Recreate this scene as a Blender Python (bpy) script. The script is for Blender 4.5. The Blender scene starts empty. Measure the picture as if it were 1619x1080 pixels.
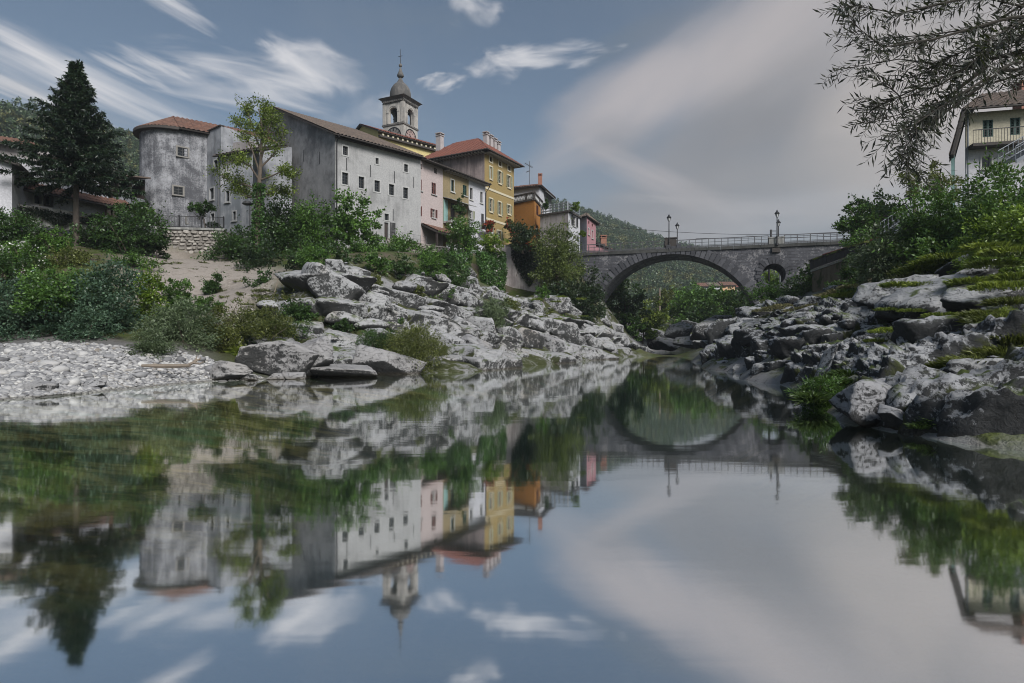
import bpy, math, random, time
import numpy as np
from mathutils import Vector, Matrix

T0 = time.time()
sc = bpy.context.scene
col = sc.collection

# ------------------------------------------------------------------ camera
EYE = 1.6
cam_d = bpy.data.cameras.new('camera')
cam_d.lens = 22.0
cam_d.sensor_width = 36.0
cam_d.clip_start = 0.1
cam_d.clip_end = 5000
cam = bpy.data.objects.new('camera', cam_d)
cam.location = (0, 0, EYE)
cam.rotation_euler = (math.radians(90), 0, 0)
col.objects.link(cam)
sc.camera = cam
F = 22.0 / 36.0 * 1619          # focal length in photo pixels


def at(px, py, Y):
    """world point at distance Y seen at photo pixel (px, py)"""
    return Vector(((px - 809.5) / F * Y, Y, EYE + (540 - py) / F * Y))


# ------------------------------------------------------------------ world (daylight sky with wind-drawn cloud)
SUN_DIR = Vector((0.42, -0.68, 0.60)).normalized()
SUN_EL = math.asin(SUN_DIR.z)
SUN_ROT = math.atan2(SUN_DIR.x, SUN_DIR.y)
EXPOSURE = 1.6
SKY_STRENGTH = 0.088

world = bpy.data.worlds.new('World')
sc.world = world
world.use_nodes = True
wn = world.node_tree
wn.nodes.clear()


def N(nt, typ, **kw):
    n = nt.nodes.new(typ)
    for k, v in kw.items():
        setattr(n, k, v)
    return n


def setin(n, **kw):
    for k, v in kw.items():
        n.inputs[k.replace('_', ' ')].default_value = v
    return n


def vmath(nt, op, a, b=None, out=0):
    n = N(nt, 'ShaderNodeVectorMath', operation=op)
    for i, v in enumerate((a, b)):
        if v is None:
            continue
        if hasattr(v, 'is_linked') or hasattr(v, 'links'):
            nt.links.new(v, n.inputs[i])
        else:
            n.inputs[i].default_value = v
    return n.outputs['Value'] if op in ('DOT_PRODUCT', 'LENGTH', 'DISTANCE') else n.outputs['Vector']


def fmath(nt, op, a, b=None, c=None, clamp=False):
    n = N(nt, 'ShaderNodeMath', operation=op)
    n.use_clamp = clamp
    for i, v in enumerate((a, b, c)):
        if v is None:
            continue
        if hasattr(v, 'links'):
            nt.links.new(v, n.inputs[i])
        else:
            n.inputs[i].default_value = v
    return n.outputs[0]


def mixc(nt, fac, a, b, blend='MIX'):
    n = N(nt, 'ShaderNodeMix', data_type='RGBA', blend_type=blend)
    for i, v in zip((0, 6, 7), (fac, a, b)):
        if hasattr(v, 'links'):
            nt.links.new(v, n.inputs[i])
        else:
            n.inputs[i].default_value = v if i == 0 else (tuple(v) + (1,))[:4]
    return n.outputs[2]


def ramp(nt, fac, stops, interp='LINEAR'):
    n = N(nt, 'ShaderNodeValToRGB')
    n.color_ramp.interpolation = interp
    e = n.color_ramp.elements
    while len(e) < len(stops):
        e.new(0.5)
    for el, (p, c) in zip(e, stops):
        el.position = p
        el.color = (c, c, c, 1) if not hasattr(c, '__len__') else (tuple(c) + (1,))[:4]
    nt.links.new(fac, n.inputs[0])
    return n.outputs[0]


def maprange(nt, v, a, b, c=0.0, d=1.0, smooth=True):
    n = N(nt, 'ShaderNodeMapRange', interpolation_type='SMOOTHSTEP' if smooth else 'LINEAR')
    nt.links.new(v, n.inputs[0])
    for i, x in enumerate((a, b, c, d)):
        n.inputs[i + 1].default_value = x
    return n.outputs[0]


def noise(nt, vec, scale, detail=4, rough=0.55, dist=0.0, out=0):
    n = N(nt, 'ShaderNodeTexNoise')
    if vec is not None:
        nt.links.new(vec, n.inputs['Vector'])
    n.inputs['Scale'].default_value = scale
    n.inputs['Detail'].default_value = detail
    n.inputs['Roughness'].default_value = rough
    n.inputs['Distortion'].default_value = dist
    return n.outputs[out]


def mapping(nt, vec, scale=(1, 1, 1), rot=(0, 0, 0), loc=(0, 0, 0)):
    n = N(nt, 'ShaderNodeMapping')
    nt.links.new(vec, n.inputs[0])
    n.inputs['Scale'].default_value = scale
    n.inputs['Rotation'].default_value = rot
    n.inputs['Location'].default_value = loc
    return n.outputs[0]


def build_world():
    nt = wn
    out = N(nt, 'ShaderNodeOutputWorld')
    bg = N(nt, 'ShaderNodeBackground')
    bg.inputs['Strength'].default_value = SKY_STRENGTH
    nt.links.new(bg.outputs[0], out.inputs[0])
    sky = N(nt, 'ShaderNodeTexSky', sky_type='NISHITA')
    sky.sun_disc = False
    sky.sun_elevation = SUN_EL
    sky.sun_rotation = SUN_ROT
    sky.air_density = 1.0
    sky.dust_density = 2.0
    sky.ozone_density = 1.5
    hsv = N(nt, 'ShaderNodeHueSaturation')
    hsv.inputs['Saturation'].default_value = 0.86
    hsv.inputs['Value'].default_value = SKY_GAIN
    nt.links.new(sky.outputs[0], hsv.inputs['Color'])
    base = mixc(nt, 1.0, hsv.outputs[0], (0.92, 1.0, 1.0), 'MULTIPLY')
    tc = N(nt, 'ShaderNodeTexCoord').outputs['Generated']
    d = vmath(nt, 'NORMALIZE', tc)
    sep = N(nt, 'ShaderNodeSeparateXYZ')
    nt.links.new(d, sep.inputs[0])
    zc = fmath(nt, 'MAXIMUM', sep.outputs[2], 0.0)
    # thin high veil over the whole dome: cloud plane, drawn out along the wind (roughly +Y)
    den = fmath(nt, 'ADD', zc, 0.18)
    comb = N(nt, 'ShaderNodeCombineXYZ')
    nt.links.new(fmath(nt, 'DIVIDE', sep.outputs[0], den), comb.inputs[0])
    nt.links.new(fmath(nt, 'DIVIDE', sep.outputs[1], den), comb.inputs[1])
    plane = comb.outputs[0]
    veil_n = noise(nt, mapping(nt, plane, (1.5, 0.33, 1), (0, 0, 0.15), (3.1, 0.7, 0)), 1.0, 6, 0.55, 0.6)
    # everything but the blue: toward the horizon the air is paler
    hor = maprange(nt, zc, 0.0, 0.30, 1.0, 0.0)
    c = mixc(nt, fmath(nt, 'MULTIPLY', hor, 0.30), base, HORIZON_COL)
    veil = maprange(nt, veil_n, 0.46, 0.80, 0.0, 0.40)
    c = mixc(nt, veil, c, CLOUD_GREY)

    fine = noise(nt, mapping(nt, plane, (5.0, 0.8, 1), (0, 0, 0.1)), 1.0, 5, 0.6, 0.4)
    soft = noise(nt, d, 5.0, 4, 0.5)

    def blob(px, py, a, b, ang, colr, strength=1.0, nz=0.5, streak=(3, 14), soft_in=0.0, soft_out=1.0, seed=0.0):
        """a cloud bank round the sky direction of (px,py): half-sizes a, b in units of the tangent, long axis tilted by ang"""
        ctr = Vector(((px - 809.5) / F, 1.0, (540 - py) / F)).normalized()
        right = ctr.cross(Vector((0, 0, 1))).normalized()
        up = right.cross(ctr).normalized()
        t1 = right * math.cos(ang) + up * math.sin(ang)
        t2 = -right * math.sin(ang) + up * math.cos(ang)
        u = vmath(nt, 'DOT_PRODUCT', d, tuple(t1))
        v = vmath(nt, 'DOT_PRODUCT', d, tuple(t2))
        front = maprange(nt, vmath(nt, 'DOT_PRODUCT', d, tuple(ctr)), 0.0, 0.2)
        un = fmath(nt, 'DIVIDE', u, a)
        vn = fmath(nt, 'DIVIDE', v, b)
        r2 = fmath(nt, 'ADD', fmath(nt, 'MULTIPLY', un, un), fmath(nt, 'MULTIPLY', vn, vn))
        cb = N(nt, 'ShaderNodeCombineXYZ')
        nt.links.new(fmath(nt, 'MULTIPLY', un, streak[0]), cb.inputs[0])
        nt.links.new(fmath(nt, 'MULTIPLY', vn, streak[1]), cb.inputs[1])
        cb.inputs[2].default_value = seed * 1.37
        n1 = noise(nt, cb.outputs[0], 1.0, 4, 0.52, 0.5)
        e = fmath(nt, 'SUBTRACT', 1.0, r2)
        e = fmath(nt, 'ADD', e, fmath(nt, 'MULTIPLY', fmath(nt, 'SUBTRACT', n1, 0.55), nz * 4))
        m = maprange(nt, e, soft_in, soft_out)
        return fmath(nt, 'MULTIPLY', fmath(nt, 'MULTIPLY', m, front), strength)

    for spec in CLOUDS:
        colr = spec.pop('colr')
        c2 = colr
        m = blob(colr=colr, **spec)
        c = mixc(nt, m, c, colr)
    nt.links.new(c, bg.inputs['Color'])


SKY_GAIN = 0.30
HORIZON_COL = (1.35, 1.47, 1.58)
CLOUD_GREY = (1.05, 1.16, 1.28)
WHITE = (3.05, 3.0, 3.06)
RIM_C = (1.92, 1.78, 1.80)
PINK = (2.05, 1.82, 1.74)
BODY = (1.14, 1.12, 1.15)
GREY = (0.78, 0.87, 0.98)
R = math.radians


def CL(px, py, a, b, ang, colr, strength, nz=.9, streak=(1.0, 2.4), soft_out=1.5, soft_in=0.0, seed=0):
    return dict(px=px, py=py, a=a, b=b, ang=R(ang), colr=colr, strength=strength, nz=nz, streak=(streak[0], streak[1] * .72), soft_in=soft_in, soft_out=soft_out * 1.2, seed=seed)


CLOUDS = [
    # the great soft bank on the right: body, grey upper shadow, rose heart, pale fringes
    CL(1340, 185, .60, .285, 24, BODY, .95, .30, (1.3, 1.6), .9, -.1, 1),
    CL(1120, 95, .36, .075, 26, RIM_C, .95, .30, (1.2, 1.2), 1.0, 0, 9),
    CL(1010, 150, .17, .060, 14, RIM_C, .75, .40, (1.2, 1.2), 1.2, 0, 31),
    CL(1260, 60, .22, .09, 24, (1.65, 1.55, 1.55), .8, .3, (1.2, 1.2), 1.2, 0, 2),
    CL(1210, 185, .22, .085, 18, (.80, .80, .84), .6, .4, (1, 1.4), 1.4, 0, 11),
    CL(1010, 235, .13, .06, -20, (1.15, 1.12, 1.15), .7, .4, (1, 1.4), 1.4, 0, 33),
    CL(1050, 290, .19, .030, -28, RIM_C, .75, .4, (1, 1.2), 1.3, 0, 5),
    CL(1160, 325, .20, .020, -9, (1.75, 1.68, 1.7), .75, .5, (1, 1.3), 1.3, 0, 34),
    CL(1430, 210, .20, .15, 40, (2.05, 1.85, 1.68), .9, .4, (1, 1.4), 1.3, 0, 10),
    CL(1570, 100, .28, .22, 10, (2.1, 1.9, 1.82), .9, .4, (1, 1.4), 1.2, 0, 3),
    CL(1290, 262, .24, .05, 6, (1.25, 1.2, 1.18), .6, .5, (1, 1.4), 1.4, 0, 35),
    CL(1300, 335, .42, .050, 2, (1.65, 1.65, 1.72), .8, .4, (.8, 1.6), 1.4, 0, 6),
    CL(1000, 60, .10, .030, 22, (.62, .74, .86), .6, .4, (1, 1.4), 1.5, 0, 30),
    # streaks at the left
    CL(50, 98, .17, .030, -19, WHITE, .95, .75, (.8, 2.6), 1.3, 0, 7),
    CL(40, 150, .19, .026, -17, WHITE, .9, .8, (.8, 2.6), 1.4, 0, 8),
    CL(225, 165, .24, .040, -17, WHITE, .85, .8, (.7, 2.6), 1.5, 0, 12),
    CL(205, 112, .055, .012, -18, WHITE, .75, .6, (.8, 2.0), 1.3, 0, 13),
    CL(242, 100, .055, .013, -20, WHITE, .75, .6, (.8, 2.0), 1.3, 0, 14),
    CL(360, 130, .17, .042, -5, WHITE, .85, .9, (1.0, 2.2), 1.5, 0, 15),
    CL(500, 110, .085, .050, -14, WHITE, .95, .8, (1.2, 1.8), 1.4, 0, 16),
    CL(505, 108, .075, .032, -14, WHITE, .8, .35, (1.2, 1.6), 1.5, 0, 41),
    CL(448, 84, .045, .020, -26, WHITE, .7, .8, (.9, 1.8), 1.4, 0, 17),
    CL(590, 185, .085, .050, 24, WHITE, .6, .9, (1.2, 1.8), 1.6, 0, 18),
    CL(120, 200, .25, .05, -10, (1.9, 1.85, 1.85), .6, .8, (.7, 2.2), 1.6, 0, 28),
    # tuft right of the church and small ones at the top
    CL(850, 92, .135, .022, 6, WHITE, .8, .9, (1.6, 1.6), 1.4, 0, 19),
    CL(790, 98, .065, .030, 5, WHITE, .85, .9, (1.4, 1.6), 1.5, 0, 20),
    CL(700, 130, .042, .018, 12, WHITE, .85, .8, (1.2, 1.6), 1.4, 0, 21),
    CL(748, 8, .055, .036, -18, WHITE, .9, .7, (1.2, 1.6), 1.4, 0, 22),
    CL(275, 8, .065, .018, -20, WHITE, .8, .6, (.8, 2.0), 1.4, 0, 23),
    CL(620, 60, .20, .05, 8, (.62, .80, .98), .4, .9, (.9, 1.8), 1.8, 0, 24),
]
build_world()

sun_d = bpy.data.lights.new('sun', 'SUN')
sun_d.energy = 1.5
sun_d.angle = R(25)
sun_d.color = (1.0, 0.97, 0.945)
sun = bpy.data.objects.new('sun', sun_d)
sun.rotation_euler = SUN_DIR.to_track_quat('Z', 'Y').to_euler()
sun.location = SUN_DIR * 60
col.objects.link(sun)

sc.view_settings.view_transform = 'Standard'
sc.view_settings.look = 'None'
sc.view_settings.exposure = EXPOSURE
sc.view_settings.gamma = 1.0
sc.view_settings.use_curve_mapping = False
sc.render.engine = 'CYCLES'
sc.cycles.use_denoising = True
sc.cycles.denoiser = 'OPENIMAGEDENOISE'
sc.cycles.denoising_prefilter = 'ACCURATE'
sc.cycles.filter_width = 1.0
sc.cycles.max_bounces = 7
sc.cycles.diffuse_bounces = 3
sc.cycles.glossy_bounces = 3
sc.cycles.transparent_max_bounces = 8
sc.cycles.transmission_bounces = 3
sc.cycles.volume_bounces = 0
sc.cycles.caustics_reflective = False
sc.cycles.caustics_refractive = False

# ------------------------------------------------------------------ object helpers
rng = np.random.default_rng(7)
random.seed(7)


def link(name, me, parent=None, loc=None):
    o = bpy.data.objects.new(name, me)
    col.objects.link(o)
    if parent is not None:
        o.parent = parent
    if loc is not None:
        o.location = loc
    return o


def tag(o, label=None, cat=None, group=None, kind=None):
    for k, v in (('label', label), ('category', cat), ('group', group), ('kind', kind)):
        if v:
            o[k] = v
    return o


def thing(name, loc, label, cat, group=None, rz=0.0):
    o = bpy.data.objects.new(name, None)
    o.empty_display_size = 0.3
    o.location = loc
    o.rotation_euler = (0, 0, rz)
    col.objects.link(o)
    return tag(o, label, cat, group)


def org(parent):
    v = Vector((0, 0, 0))
    p = parent
    while p is not None:
        v += Vector(p.location)
        p = p.parent
    return v


def fast_mesh(name, verts, faces, mats=(), smooth=False, mi=None):
    """verts (n,3) array; faces (m,k) array with one k"""
    me = bpy.data.meshes.new(name)
    verts = np.asarray(verts, np.float32)
    faces = np.asarray(faces, np.int32)
    m, k = faces.shape
    me.vertices.add(len(verts))
    me.vertices.foreach_set('co', verts.ravel())
    me.loops.add(m * k)
    me.loops.foreach_set('vertex_index', faces.ravel())
    me.polygons.add(m)
    me.polygons.foreach_set('loop_start', np.arange(0, m * k, k, dtype=np.int32))
    me.polygons.foreach_set('loop_total', np.full(m, k, np.int32))
    if smooth:
        me.polygons.foreach_set('use_smooth', np.ones(m, bool))
    if mi is not None:
        me.polygons.foreach_set('material_index', np.asarray(mi, np.int32))
    for mt in mats:
        me.materials.append(mt)
    me.update(calc_edges=True)
    return me


class MB:
    """collects polygons in world space, builds one mesh object"""

    def __init__(s):
        s.v, s.f, s.m = [], [], []

    def add(s, vs, fs, m=0):
        b = len(s.v)
        s.v += [tuple(x) for x in vs]
        s.f += [tuple(b + i for i in f) for f in fs]
        s.m += [m] * len(fs)

    def poly(s, pts, m=0):
        s.add(pts, [tuple(range(len(pts)))], m)

    def box(s, c, h, ax=None, m=0):
        """centre, half sizes, axes (3 Vectors)"""
        c = Vector(c)
        X, Y, Z = ax or (Vector((1, 0, 0)), Vector((0, 1, 0)), Vector((0, 0, 1)))
        vs = [c + X * (sx * h[0]) + Y * (sy * h[1]) + Z * (sz * h[2]) for sx in (-1, 1) for sy in (-1, 1) for sz in (-1, 1)]
        s.add(vs, [(0, 1, 3, 2), (4, 6, 7, 5), (0, 4, 5, 1), (2, 3, 7, 6), (0, 2, 6, 4), (1, 5, 7, 3)], m)

    def prism(s, pts, d, m=0):
        """polygon pts swept along vector d, capped"""
        d = Vector(d)
        n = len(pts)
        pts = [Vector(p) for p in pts]
        vs = pts + [p + d for p in pts]
        s.add(vs, [tuple(range(n)), tuple(range(2 * n - 1, n - 1, -1))] + [(i, i + n, (i + 1) % n + n, (i + 1) % n) for i in range(n)], m)

    def tube(s, pts, rad, n=6, m=0):
        pts = [Vector(p) for p in pts]
        rad = [rad] * len(pts) if not hasattr(rad, '__len__') else rad
        vs = []
        for i, p in enumerate(pts):
            t = (pts[min(i + 1, len(pts) - 1)] - pts[max(i - 1, 0)]).normalized()
            a = t.cross(Vector((0, 0, 1)) if abs(t.z) < .9 else Vector((1, 0, 0))).normalized()
            b = t.cross(a)
            for k in range(n):
                w = 2 * math.pi * k / n
                vs.append(p + a * (rad[i] * math.cos(w)) + b * (rad[i] * math.sin(w)))
        fs = []
        for i in range(len(pts) - 1):
            for k in range(n):
                fs.append((i * n + k, i * n + (k + 1) % n, (i + 1) * n + (k + 1) % n, (i + 1) * n + k))
        fs += [tuple(range(n - 1, -1, -1)), tuple(range((len(pts) - 1) * n, len(pts) * n))]
        s.add(vs, fs, m)

    def lathe(s, c, prof, n=16, m=0, a0=0.0):
        c = Vector(c)
        vs = [c + Vector((r * math.cos(a0 + 2 * math.pi * k / n), r * math.sin(a0 + 2 * math.pi * k / n), z)) for r, z in prof for k in range(n)]
        fs = []
        for i in range(len(prof) - 1):
            for k in range(n):
                fs.append((i * n + k, i * n + (k + 1) % n, (i + 1) * n + (k + 1) % n, (i + 1) * n + k))
        fs += [tuple(range(n - 1, -1, -1)), tuple(range((len(prof) - 1) * n, len(prof) * n))]
        s.add(vs, fs, m)

    def mesh(s, name, mats, origin=(0, 0, 0), smooth=False):
        me = bpy.data.meshes.new(name)
        o = Vector(origin)
        me.from_pydata([Vector(v) - o for v in s.v], [], s.f)
        for mt in (mats if isinstance(mats, (list, tuple)) else [mats]):
            me.materials.append(mt)
        if any(s.m):
            me.polygons.foreach_set('material_index', s.m)
        if smooth:
            me.polygons.foreach_set('use_smooth', [True] * len(s.f))
        me.update()
        return me

    def build(s, name, mats, parent=None, smooth=False):
        return link(name, s.mesh(name, mats, org(parent), smooth), parent)


# ------------------------------------------------------------------ numpy noise
def _hash(ix, iy, iz):
    h = (ix.astype(np.int64) * 374761393 + iy.astype(np.int64) * 668265263 + iz.astype(np.int64) * 2147483647) & 0xffffffff
    h = ((h ^ (h >> 13)) * 1274126177) & 0xffffffff
    h = (h ^ (h >> 16))
    return (h & 0xffff) / 65535.0


def vnoise(p):
    p = np.asarray(p, np.float64)
    i = np.floor(p)
    f = p - i
    f = f * f * f * (f * (f * 6 - 15) + 10)
    i = i.astype(np.int64)
    r = 0
    for dx in (0, 1):
        for dy in (0, 1):
            for dz in (0, 1):
                w = (f[:, 0] if dx else 1 - f[:, 0]) * (f[:, 1] if dy else 1 - f[:, 1]) * (f[:, 2] if dz else 1 - f[:, 2])
                r = r + w * _hash(i[:, 0] + dx, i[:, 1] + dy, i[:, 2] + dz)
    return r * 2 - 1


def fbm(p, octs=5, lac=2.1, gain=0.5, ridged=False):
    p = np.asarray(p, np.float64)
    a, s, r = 1.0, 0.0, 0.0
    for o in range(octs):
        n = vnoise(p * lac ** o + 17.3 * o)
        if ridged:
            n = 1 - 2 * np.abs(n)
        r = r + a * n
        s += a
        a *= gain
    return r / s
# ------------------------------------------------------------------ materials
def newmat(name):
    m = bpy.data.materials.new(name)
    m.use_nodes = True
    nt = m.node_tree
    b = nt.nodes['Principled BSDF']
    return m, nt, b


def pos(nt):
    return N(nt, 'ShaderNodeNewGeometry').outputs['Position']


def objc(nt):
    return N(nt, 'ShaderNodeTexCoord').outputs['Object']


def bump(nt, b, h, strength=0.5, dist=0.05):
    n = N(nt, 'ShaderNodeBump')
    n.inputs['Strength'].default_value = strength
    n.inputs['Distance'].default_value = dist
    nt.links.new(h, n.inputs['Height'])
    nt.links.new(n.outputs[0], b.inputs['Normal'])


def plain(name, c, rough=0.7, metal=0.0, var=0.12, scale=3.0):
    m, nt, b = newmat(name)
    n = noise(nt, pos(nt), scale, 4)
    c2 = mixc(nt, n, tuple(x * (1 - var) for x in c), tuple(min(1, x * (1 + var)) for x in c))
    nt.links.new(c2, b.inputs['Base Color'])
    b.inputs['Roughness'].default_value = rough
    b.inputs['Metallic'].default_value = metal
    return m


def plaster(name, c, stain=(0.10, 0.10, 0.105), amount=0.4, drip=0.5, seed=0.0, fine=0.5, zdirt=None):
    """lime plaster with weather stains and rain streaks"""
    m, nt, b = newmat(name)
    p = mapping(nt, pos(nt), loc=(seed, seed * 1.7, 0))
    big = noise(nt, p, 0.22, 5, 0.6, 0.3)
    mid = noise(nt, p, 1.1, 6, 0.65, 0.2)
    fin = noise(nt, p, 8.0, 6, 0.75)
    dr = noise(nt, mapping(nt, p, (2.2, 2.2, 0.16)), 1.0, 5, 0.65, 0.2)
    dr2 = noise(nt, mapping(nt, p, (7, 7, 0.5)), 1.0, 3, 0.6)
    s = fmath(nt, 'ADD', fmath(nt, 'MULTIPLY', big, 0.9), fmath(nt, 'MULTIPLY', mid, 0.55))
    s = fmath(nt, 'ADD', s, fmath(nt, 'MULTIPLY', dr, drip))
    s = fmath(nt, 'ADD', s, fmath(nt, 'MULTIPLY', fin, 0.30 * fine))
    s = fmath(nt, 'ADD', s, fmath(nt, 'MULTIPLY', dr2, 0.10 * drip))
    tot = 0.5 * (0.9 + 0.55 + drip + 0.30 * fine + 0.10 * drip)
    lo = tot - 0.16 + 0.6 * (0.5 - amount)
    k = maprange(nt, s, lo, lo + 0.36)
    if zdirt:
        sz = N(nt, 'ShaderNodeSeparateXYZ')
        nt.links.new(pos(nt), sz.inputs[0])
        k = fmath(nt, 'MAXIMUM', k, fmath(nt, 'MULTIPLY', maprange(nt, fmath(nt, 'ADD', sz.outputs[2], fmath(nt, 'MULTIPLY', mid, -3.0)), zdirt[0] - 1.5, zdirt[1] - 1.5, .9, 0.0), dr))
    cc = mixc(nt, maprange(nt, fin, .3, .7), tuple(x * 0.80 for x in c), tuple(min(1, x * 1.14) for x in c))
    cc = mixc(nt, fmath(nt, 'MULTIPLY', k, min(1.0, amount * 1.5)), cc, stain)
    nt.links.new(cc, b.inputs['Base Color'])
    b.inputs['Roughness'].default_value = 0.92
    b.inputs['Specular IOR Level'].default_value = 0.2
    bump(nt, b, fmath(nt, 'ADD', fin, mid), 0.35, 0.02)
    return m


def tilemat(name, c1, c2, moss=0.2):
    m, nt, b = newmat(name)
    p = pos(nt)
    v = N(nt, 'ShaderNodeTexVoronoi')
    nt.links.new(p, v.inputs['Vector'])
    v.inputs['Scale'].default_value = 3.2
    n = noise(nt, p, 0.8, 5, 0.6)
    fine = noise(nt, p, 9, 3)
    sepc = N(nt, 'ShaderNodeSeparateColor')
    nt.links.new(v.outputs['Color'], sepc.inputs[0])
    cc = mixc(nt, sepc.outputs[0], c1, c2)
    cc = mixc(nt, maprange(nt, n, 0.5, 0.72, 0, moss * 2), cc, (0.05, 0.05, 0.042))
    cc = mixc(nt, fmath(nt, 'MULTIPLY', fine, 0.3), cc, (0.13, 0.10, 0.085))
    nt.links.new(cc, b.inputs['Base Color'])
    b.inputs['Roughness'].default_value = 0.85
    bump(nt, b, fine, 0.3, 0.02)
    return m


def rockmat(name, light=(0.36, 0.36, 0.365), dark=(0.025, 0.026, 0.026), amount=0.5, moss=0.0, scale=1.0, warm=0.25, cav=False, under=0.0, speck=0.40):
    """limestone: pale face, black lichen, rust and moss patches"""
    m, nt, b = newmat(name)
    p = pos(nt)
    geo = N(nt, 'ShaderNodeNewGeometry')
    big = noise(nt, p, 0.55 * scale, 6, 0.62, 0.5)
    med = noise(nt, p, 2.6 * scale, 7, 0.68, 0.4)
    fin = noise(nt, p, 8.0 * scale, 6, 0.72)
    rid = noise(nt, mapping(nt, p, (1, 1, 2.2), (0, .2, 0)), 1.5 * scale, 5, 0.6, 0.8)
    crack = maprange(nt, fmath(nt, 'ABSOLUTE', fmath(nt, 'SUBTRACT', rid, 0.5)), 0.0, 0.012, 1.0, 0.0)
    g = mixc(nt, fin, tuple(x * 0.72 for x in light), tuple(min(1, x * 1.18) for x in light))
    g = mixc(nt, maprange(nt, big, 0.48, 0.7, 0, warm), g, (0.34, 0.28, 0.20))
    sep = N(nt, 'ShaderNodeSeparateXYZ')
    nt.links.new(geo.outputs['Normal'], sep.inputs[0])
    # black lichen in patches; the dark tone also grows as faces turn downward
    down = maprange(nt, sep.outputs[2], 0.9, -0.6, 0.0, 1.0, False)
    s = fmath(nt, 'ADD', fmath(nt, 'MULTIPLY', med, 0.6), fmath(nt, 'MULTIPLY', big, 0.45))
    s = fmath(nt, 'ADD', s, fmath(nt, 'MULTIPLY', fin, 0.25 + speck))
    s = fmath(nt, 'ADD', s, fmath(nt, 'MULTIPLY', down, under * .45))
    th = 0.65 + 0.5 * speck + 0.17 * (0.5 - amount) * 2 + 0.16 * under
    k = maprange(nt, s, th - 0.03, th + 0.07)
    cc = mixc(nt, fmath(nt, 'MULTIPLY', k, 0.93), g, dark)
    cc = mixc(nt, fmath(nt, 'MULTIPLY', crack, 0.55), cc, (0.04, 0.04, 0.04))
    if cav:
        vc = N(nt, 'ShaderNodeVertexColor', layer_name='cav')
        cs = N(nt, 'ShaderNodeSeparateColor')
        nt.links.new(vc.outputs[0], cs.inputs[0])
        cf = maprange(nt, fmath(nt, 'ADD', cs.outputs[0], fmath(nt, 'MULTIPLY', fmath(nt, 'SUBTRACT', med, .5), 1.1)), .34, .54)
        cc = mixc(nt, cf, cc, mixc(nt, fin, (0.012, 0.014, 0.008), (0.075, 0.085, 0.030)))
    if moss > 0:
        up = maprange(nt, sep.outputs[2], 0.45, 0.9)
        mk = fmath(nt, 'MULTIPLY', up, maprange(nt, noise(nt, p, 1.3 * scale, 5, 0.6), 0.62 - 0.25 * moss, 0.72 - 0.2 * moss))
        cc = mixc(nt, mk, cc, mixc(nt, fin, (0.03, 0.05, 0.012), (0.10, 0.13, 0.03)))
    # damp band just over the water
    sp = N(nt, 'ShaderNodeSeparateXYZ')
    nt.links.new(p, sp.inputs[0])
    wet = maprange(nt, fmath(nt, 'ADD', sp.outputs[2], fmath(nt, 'MULTIPLY', med, 0.12)), 0.07, 0.24, 1.0, 0.0)
    cc = mixc(nt, fmath(nt, 'MULTIPLY', wet, 0.65), cc, (0.07, 0.06, 0.042))
    nt.links.new(cc, b.inputs['Base Color'])
    b.inputs['Roughness'].default_value = 0.85
    b.inputs['Specular IOR Level'].default_value = 0.3
    h = fmath(nt, 'ADD', fmath(nt, 'MULTIPLY', med, 1.0), fmath(nt, 'MULTIPLY', fin, 0.4))
    h = fmath(nt, 'SUBTRACT', h, fmath(nt, 'MULTIPLY', crack, 0.5))
    bump(nt, b, h, 0.85, 0.12)
    return m


def leafmat(name, c1, c2, trans=0.35, rough=0.42, extra=None):
    m, nt, b = newmat(name)
    isl = N(nt, 'ShaderNodeNewGeometry').outputs['Random Per Island']
    n = noise(nt, pos(nt), 0.55, 3)
    f = fmath(nt, 'ADD', fmath(nt, 'MULTIPLY', isl, 0.65), fmath(nt, 'MULTIPLY', maprange(nt, n, 0.3, 0.7), 0.35))
    stops = [(0.0, tuple(x * .7 for x in c1)), (0.55, tuple((x + y) * .42 for x, y in zip(c1, c2))), (0.9, tuple(x * 1.25 for x in c2))]
    if extra:
        stops += [(0.93, c2), (0.95, extra)]
    cc = ramp(nt, f, stops)
    nt.links.new(cc, b.inputs['Base Color'])
    b.inputs['Roughness'].default_value = rough
    b.inputs['Specular IOR Level'].default_value = 0.5
    out = nt.nodes['Material Output']
    tr = N(nt, 'ShaderNodeBsdfTranslucent')
    nt.links.new(mixc(nt, 0.5, cc, (0.12, 0.16, 0.02)), tr.inputs['Color'])
    mx = N(nt, 'ShaderNodeMixShader')
    mx.inputs[0].default_value = trans
    nt.links.new(b.outputs[0], mx.inputs[1])
    nt.links.new(tr.outputs[0], mx.inputs[2])
    nt.links.new(mx.outputs[0], out.inputs[0])
    return m


M = {}
M['b1'] = plaster('stained_white_plaster', (0.345, 0.345, 0.345), (0.11, 0.11, 0.11), 0.36, 0.6, 1.0, 0.9, zdirt=(11.0, 15.5))
M['gable'] = plaster('weathered_grey_plaster', (0.30, 0.30, 0.305), (0.075, 0.078, 0.085), 0.55, 0.15, 5.0, 1.4)
M['tower'] = plaster('blotched_white_plaster', (0.36, 0.365, 0.385), (0.06, 0.062, 0.07), 0.62, 0.45, 3.0, 2.6)
M['annexgrey'] = plaster('grey_plaster', (0.33, 0.34, 0.36), (0.11, 0.115, 0.13), 0.55, 0.45, 9.0, 1.3)
M['white'] = plaster('white_plaster', (0.46, 0.46, 0.475), (0.13, 0.15, 0.17), 0.5, 0.7, 12.0, 1.2)
M['white2'] = plaster('clean_white_plaster', (0.47, 0.47, 0.50), (0.27, 0.36, 0.38), 0.25, 0.5, 14.0)
M['pink'] = plaster('pale_pink_plaster', (0.42, 0.36, 0.35), (0.28, 0.30, 0.29), 0.3, 0.5, 16.0)
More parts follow.
